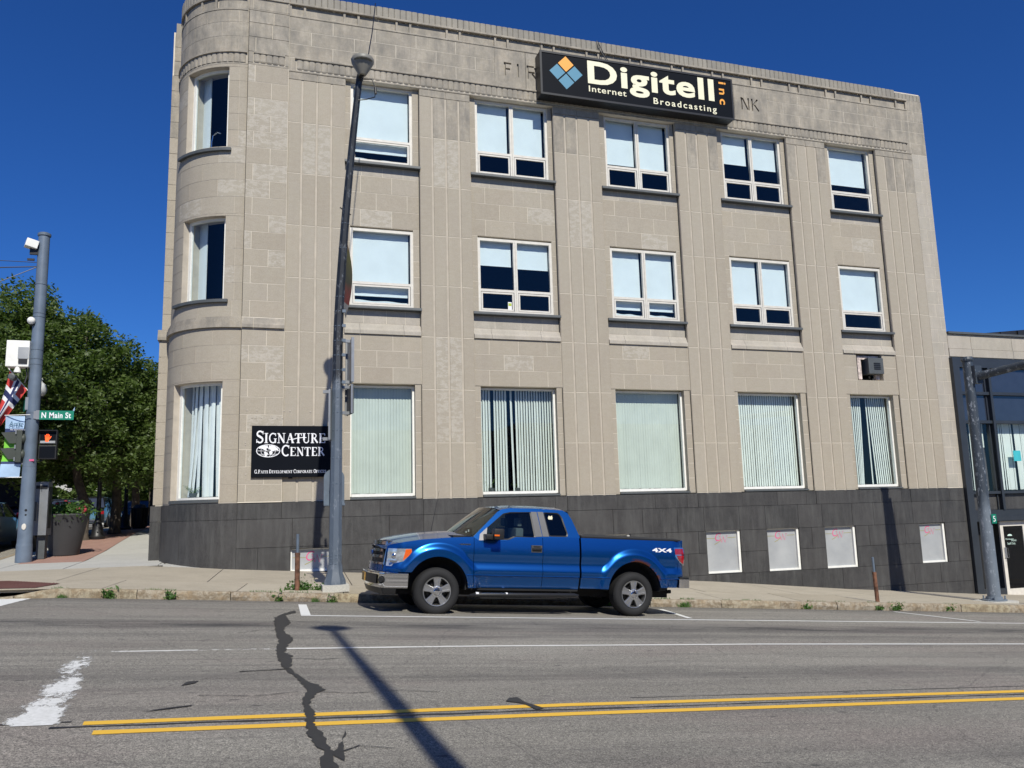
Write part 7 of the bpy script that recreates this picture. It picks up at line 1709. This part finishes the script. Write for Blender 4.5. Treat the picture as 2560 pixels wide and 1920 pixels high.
# far buildings glimpsed below the trees
def brickwall():
    t = NT('dark_brick'); b = t.n('ShaderNodeTexBrick'); b.inputs['Scale'].default_value = 1; b.inputs['Brick Width'].default_value = .22; b.inputs['Row Height'].default_value = .075; b.inputs['Mortar Size'].default_value = .008
    b.inputs['Color1'].default_value = (.14,.07,.05,1); b.inputs['Color2'].default_value = (.10,.055,.04,1); b.inputs['Mortar'].default_value = (.2,.18,.16,1); mp = t.n('ShaderNodeMapping'); mp.inputs['Rotation'].default_value = (R_(90), 0, 0); t.l(t.pos(), mp.inputs[0]); t.l(mp.outputs[0], b.inputs['Vector']); t.col(b.outputs[0]); t.set(Roughness=.9); return t.m
m_brick = brickwall()
def far_house(x, y, wd, dp, h, mat, label, rot=0, z=1.5):
    s = thing('far_building', label, 'building', (x, y, z), (0, 0, rot)); 
    def o_(mb, nm, mt, par=None): o = mb.obj(nm, mt); o.parent = par or s; return o
    m = MB(); m.box(-wd/2, wd/2, 0, dp, -1.5, h); o_(m, 'wall', mat); m = MB(); m.box(-wd/2-.2, wd/2+.2, -.3, dp, h, h+.35); o_(m, 'cornice', m_walk2)
    for fl in range(int(h//3.4)):
        for k in range(int(wd//2.6)):
            xx = -wd/2+1.3+2.6*k; z0 = 1.0+3.4*fl; m = MB(); m.box(xx-.6, xx+.6, -.06, .0, z0-.1, z0+1.95); f = o_(m, 'window', m_frame); m = MB(); m.box(xx-.5, xx+.5, -.085, -.061, z0, z0+1.85); o_(m, 'pane', m_spandrel, f)
    for fl in range(int(h//3.4)):
        for k in range(int(dp//3)):
            yy_ = 1.5+3*k; z0 = 1.0+3.4*fl; m = MB(); m.box(wd/2, wd/2+.06, yy_-.6, yy_+.6, z0-.1, z0+1.95); f = o_(m, 'window', m_frame); m = MB(); m.box(wd/2+.061, wd/2+.085, yy_-.5, yy_+.5, z0, z0+1.85); o_(m, 'pane', m_spandrel, f)
far_house(-24, 14, 12, 14, 7.0, m_brick, 'brown brick building across the side street behind the left hand trees')
far_house(-24, 32, 12, 22, 8.0, m_brick, 'longer brick building farther along the side street')
far_house(-14, 90, 26, 12, 7.5, m_walk2, 'pale building closing the far end of the side street')

far_house(-16, -36, 22, 12, 8.5, m_brick, 'brick shop row behind the viewpoint, mirrored in the upper left windows', math.pi, .6)
far_house(8, -35, 20, 12, 7.0, m_walk2, 'pale low shop row behind the viewpoint, mirrored in the middle windows', math.pi, .1)
far_house(30, -36, 22, 12, 9.0, m_brick, 'taller brick shop row behind the viewpoint, mirrored in the right windows', math.pi, -1.2)
# ---------------------------------------------------------------- weeds along the kerb
def tuft(x, y, label, n, h, sp, grass=False):
    z = min(zwalk(x, y), 9) if y > cY(x)+.02 else zs(x, y); s = thing('kerb_weed', label, 'weed', (x, y, z), group='weeds growing along the kerb'); h *= .72; sp *= .75; n = int(n*.9)
    c0 = rng.normal(size=(n, 3))*[sp, .04, .0]; c0[:, 2] = np.abs(rng.normal(size=n))*h*.5; c0[:, 0] += rng.normal(size=n)*c0[:, 2]*.35
    if grass:
        V = []
        for k in range(n):
            bx = rng.normal()*sp; by = rng.normal()*.03; hh = h*rng.uniform(.4, 1.1); lx_, ly_ = rng.normal()*hh*.4, rng.normal()*hh*.3; V += [(bx-.005, by, 0), (bx+.005, by, 0), (bx+lx_*.5+.003, by+ly_*.5, hh*.6), (bx+lx_, by+ly_, hh)]
        V = np.array(V)
    else: V = leaves_np(c0, .032, 2.2, 1.0, -.4)
    o = bpy.data.objects.new('leaves', npmesh('leaves', V, m_leaf2)); COL.objects.link(o); o.parent = s
for x, n, h, lb, gr in ((-3.0, 90, .10, 'low green weed at the far left end of the kerb', 1), (-2.25, 160, .22, 'leafy weed growing against the left part of the kerb', 0), (-1.28, 150, .2, 'weed against the kerb between the corner and the left rusty post', 0), (.55, 90, .20, 'thin weed against the kerb just left of the white parking tick', 0), (1.2, 80, .14, 'grassy tuft at the kerb right of the left rusty post', 1), (1.5, 110, .15, 'bushy tuft at the kerb in front of the street lamp', 0)):
    tuft(x, cY(x)-.02, lb, n, h, .05, bool(gr))
tuft(.95, -4.55, 'green weeds sprouting round the foot of the left rusty post', 320, .22, .17); tuft(1.35, -4.5, 'small weeds beside the street lamp footing', 90, .16, .1)
for x, n, h, lb in ((7.15, 240, .17, 'dense grass tuft at the kerb behind the pickup rear wheel'), (8.95, 150, .18, 'grass tuft at the kerb right of the pickup'), (12.1, 70, .13, 'small weed at the kerb left of the lone rusty post'), (14.15, 80, .12, 'small weed at the kerb just left of the leafy one by the lone rusty post'), (14.7, 170, .18, 'leafy weed at the kerb right of the lone rusty post'), (16.3, 60, .16, 'last thin weed at the kerb before the traffic mast')): tuft(x, cY(x)-.02, lb, n, h, .09, x < 9)
V = []
for k in range(1500):
    x = rng.choice([rng.uniform(-3.2, 1.5), rng.uniform(6.8, 9.6), rng.uniform(10, 17)]); 
    if math.sin(x*3.1)+math.sin(x*7.7) < .2: continue
    y = cY(x)+.155+rng.normal()*.012; z = zwalk(x, y)-.01; h = rng.uniform(.015, .05); a, b = rng.normal(size=2)*.012; V += [(x-.004, y, z), (x+.004, y, z), (x+.003+a, y+b, z+h*.7), (x+a*1.5, y+b, z+h)]
tag(npobj('kerb_grass', np.array(V), m_leaf2), 'thin line of grass growing in the joint behind the kerb', 'grass', kind='stuff')
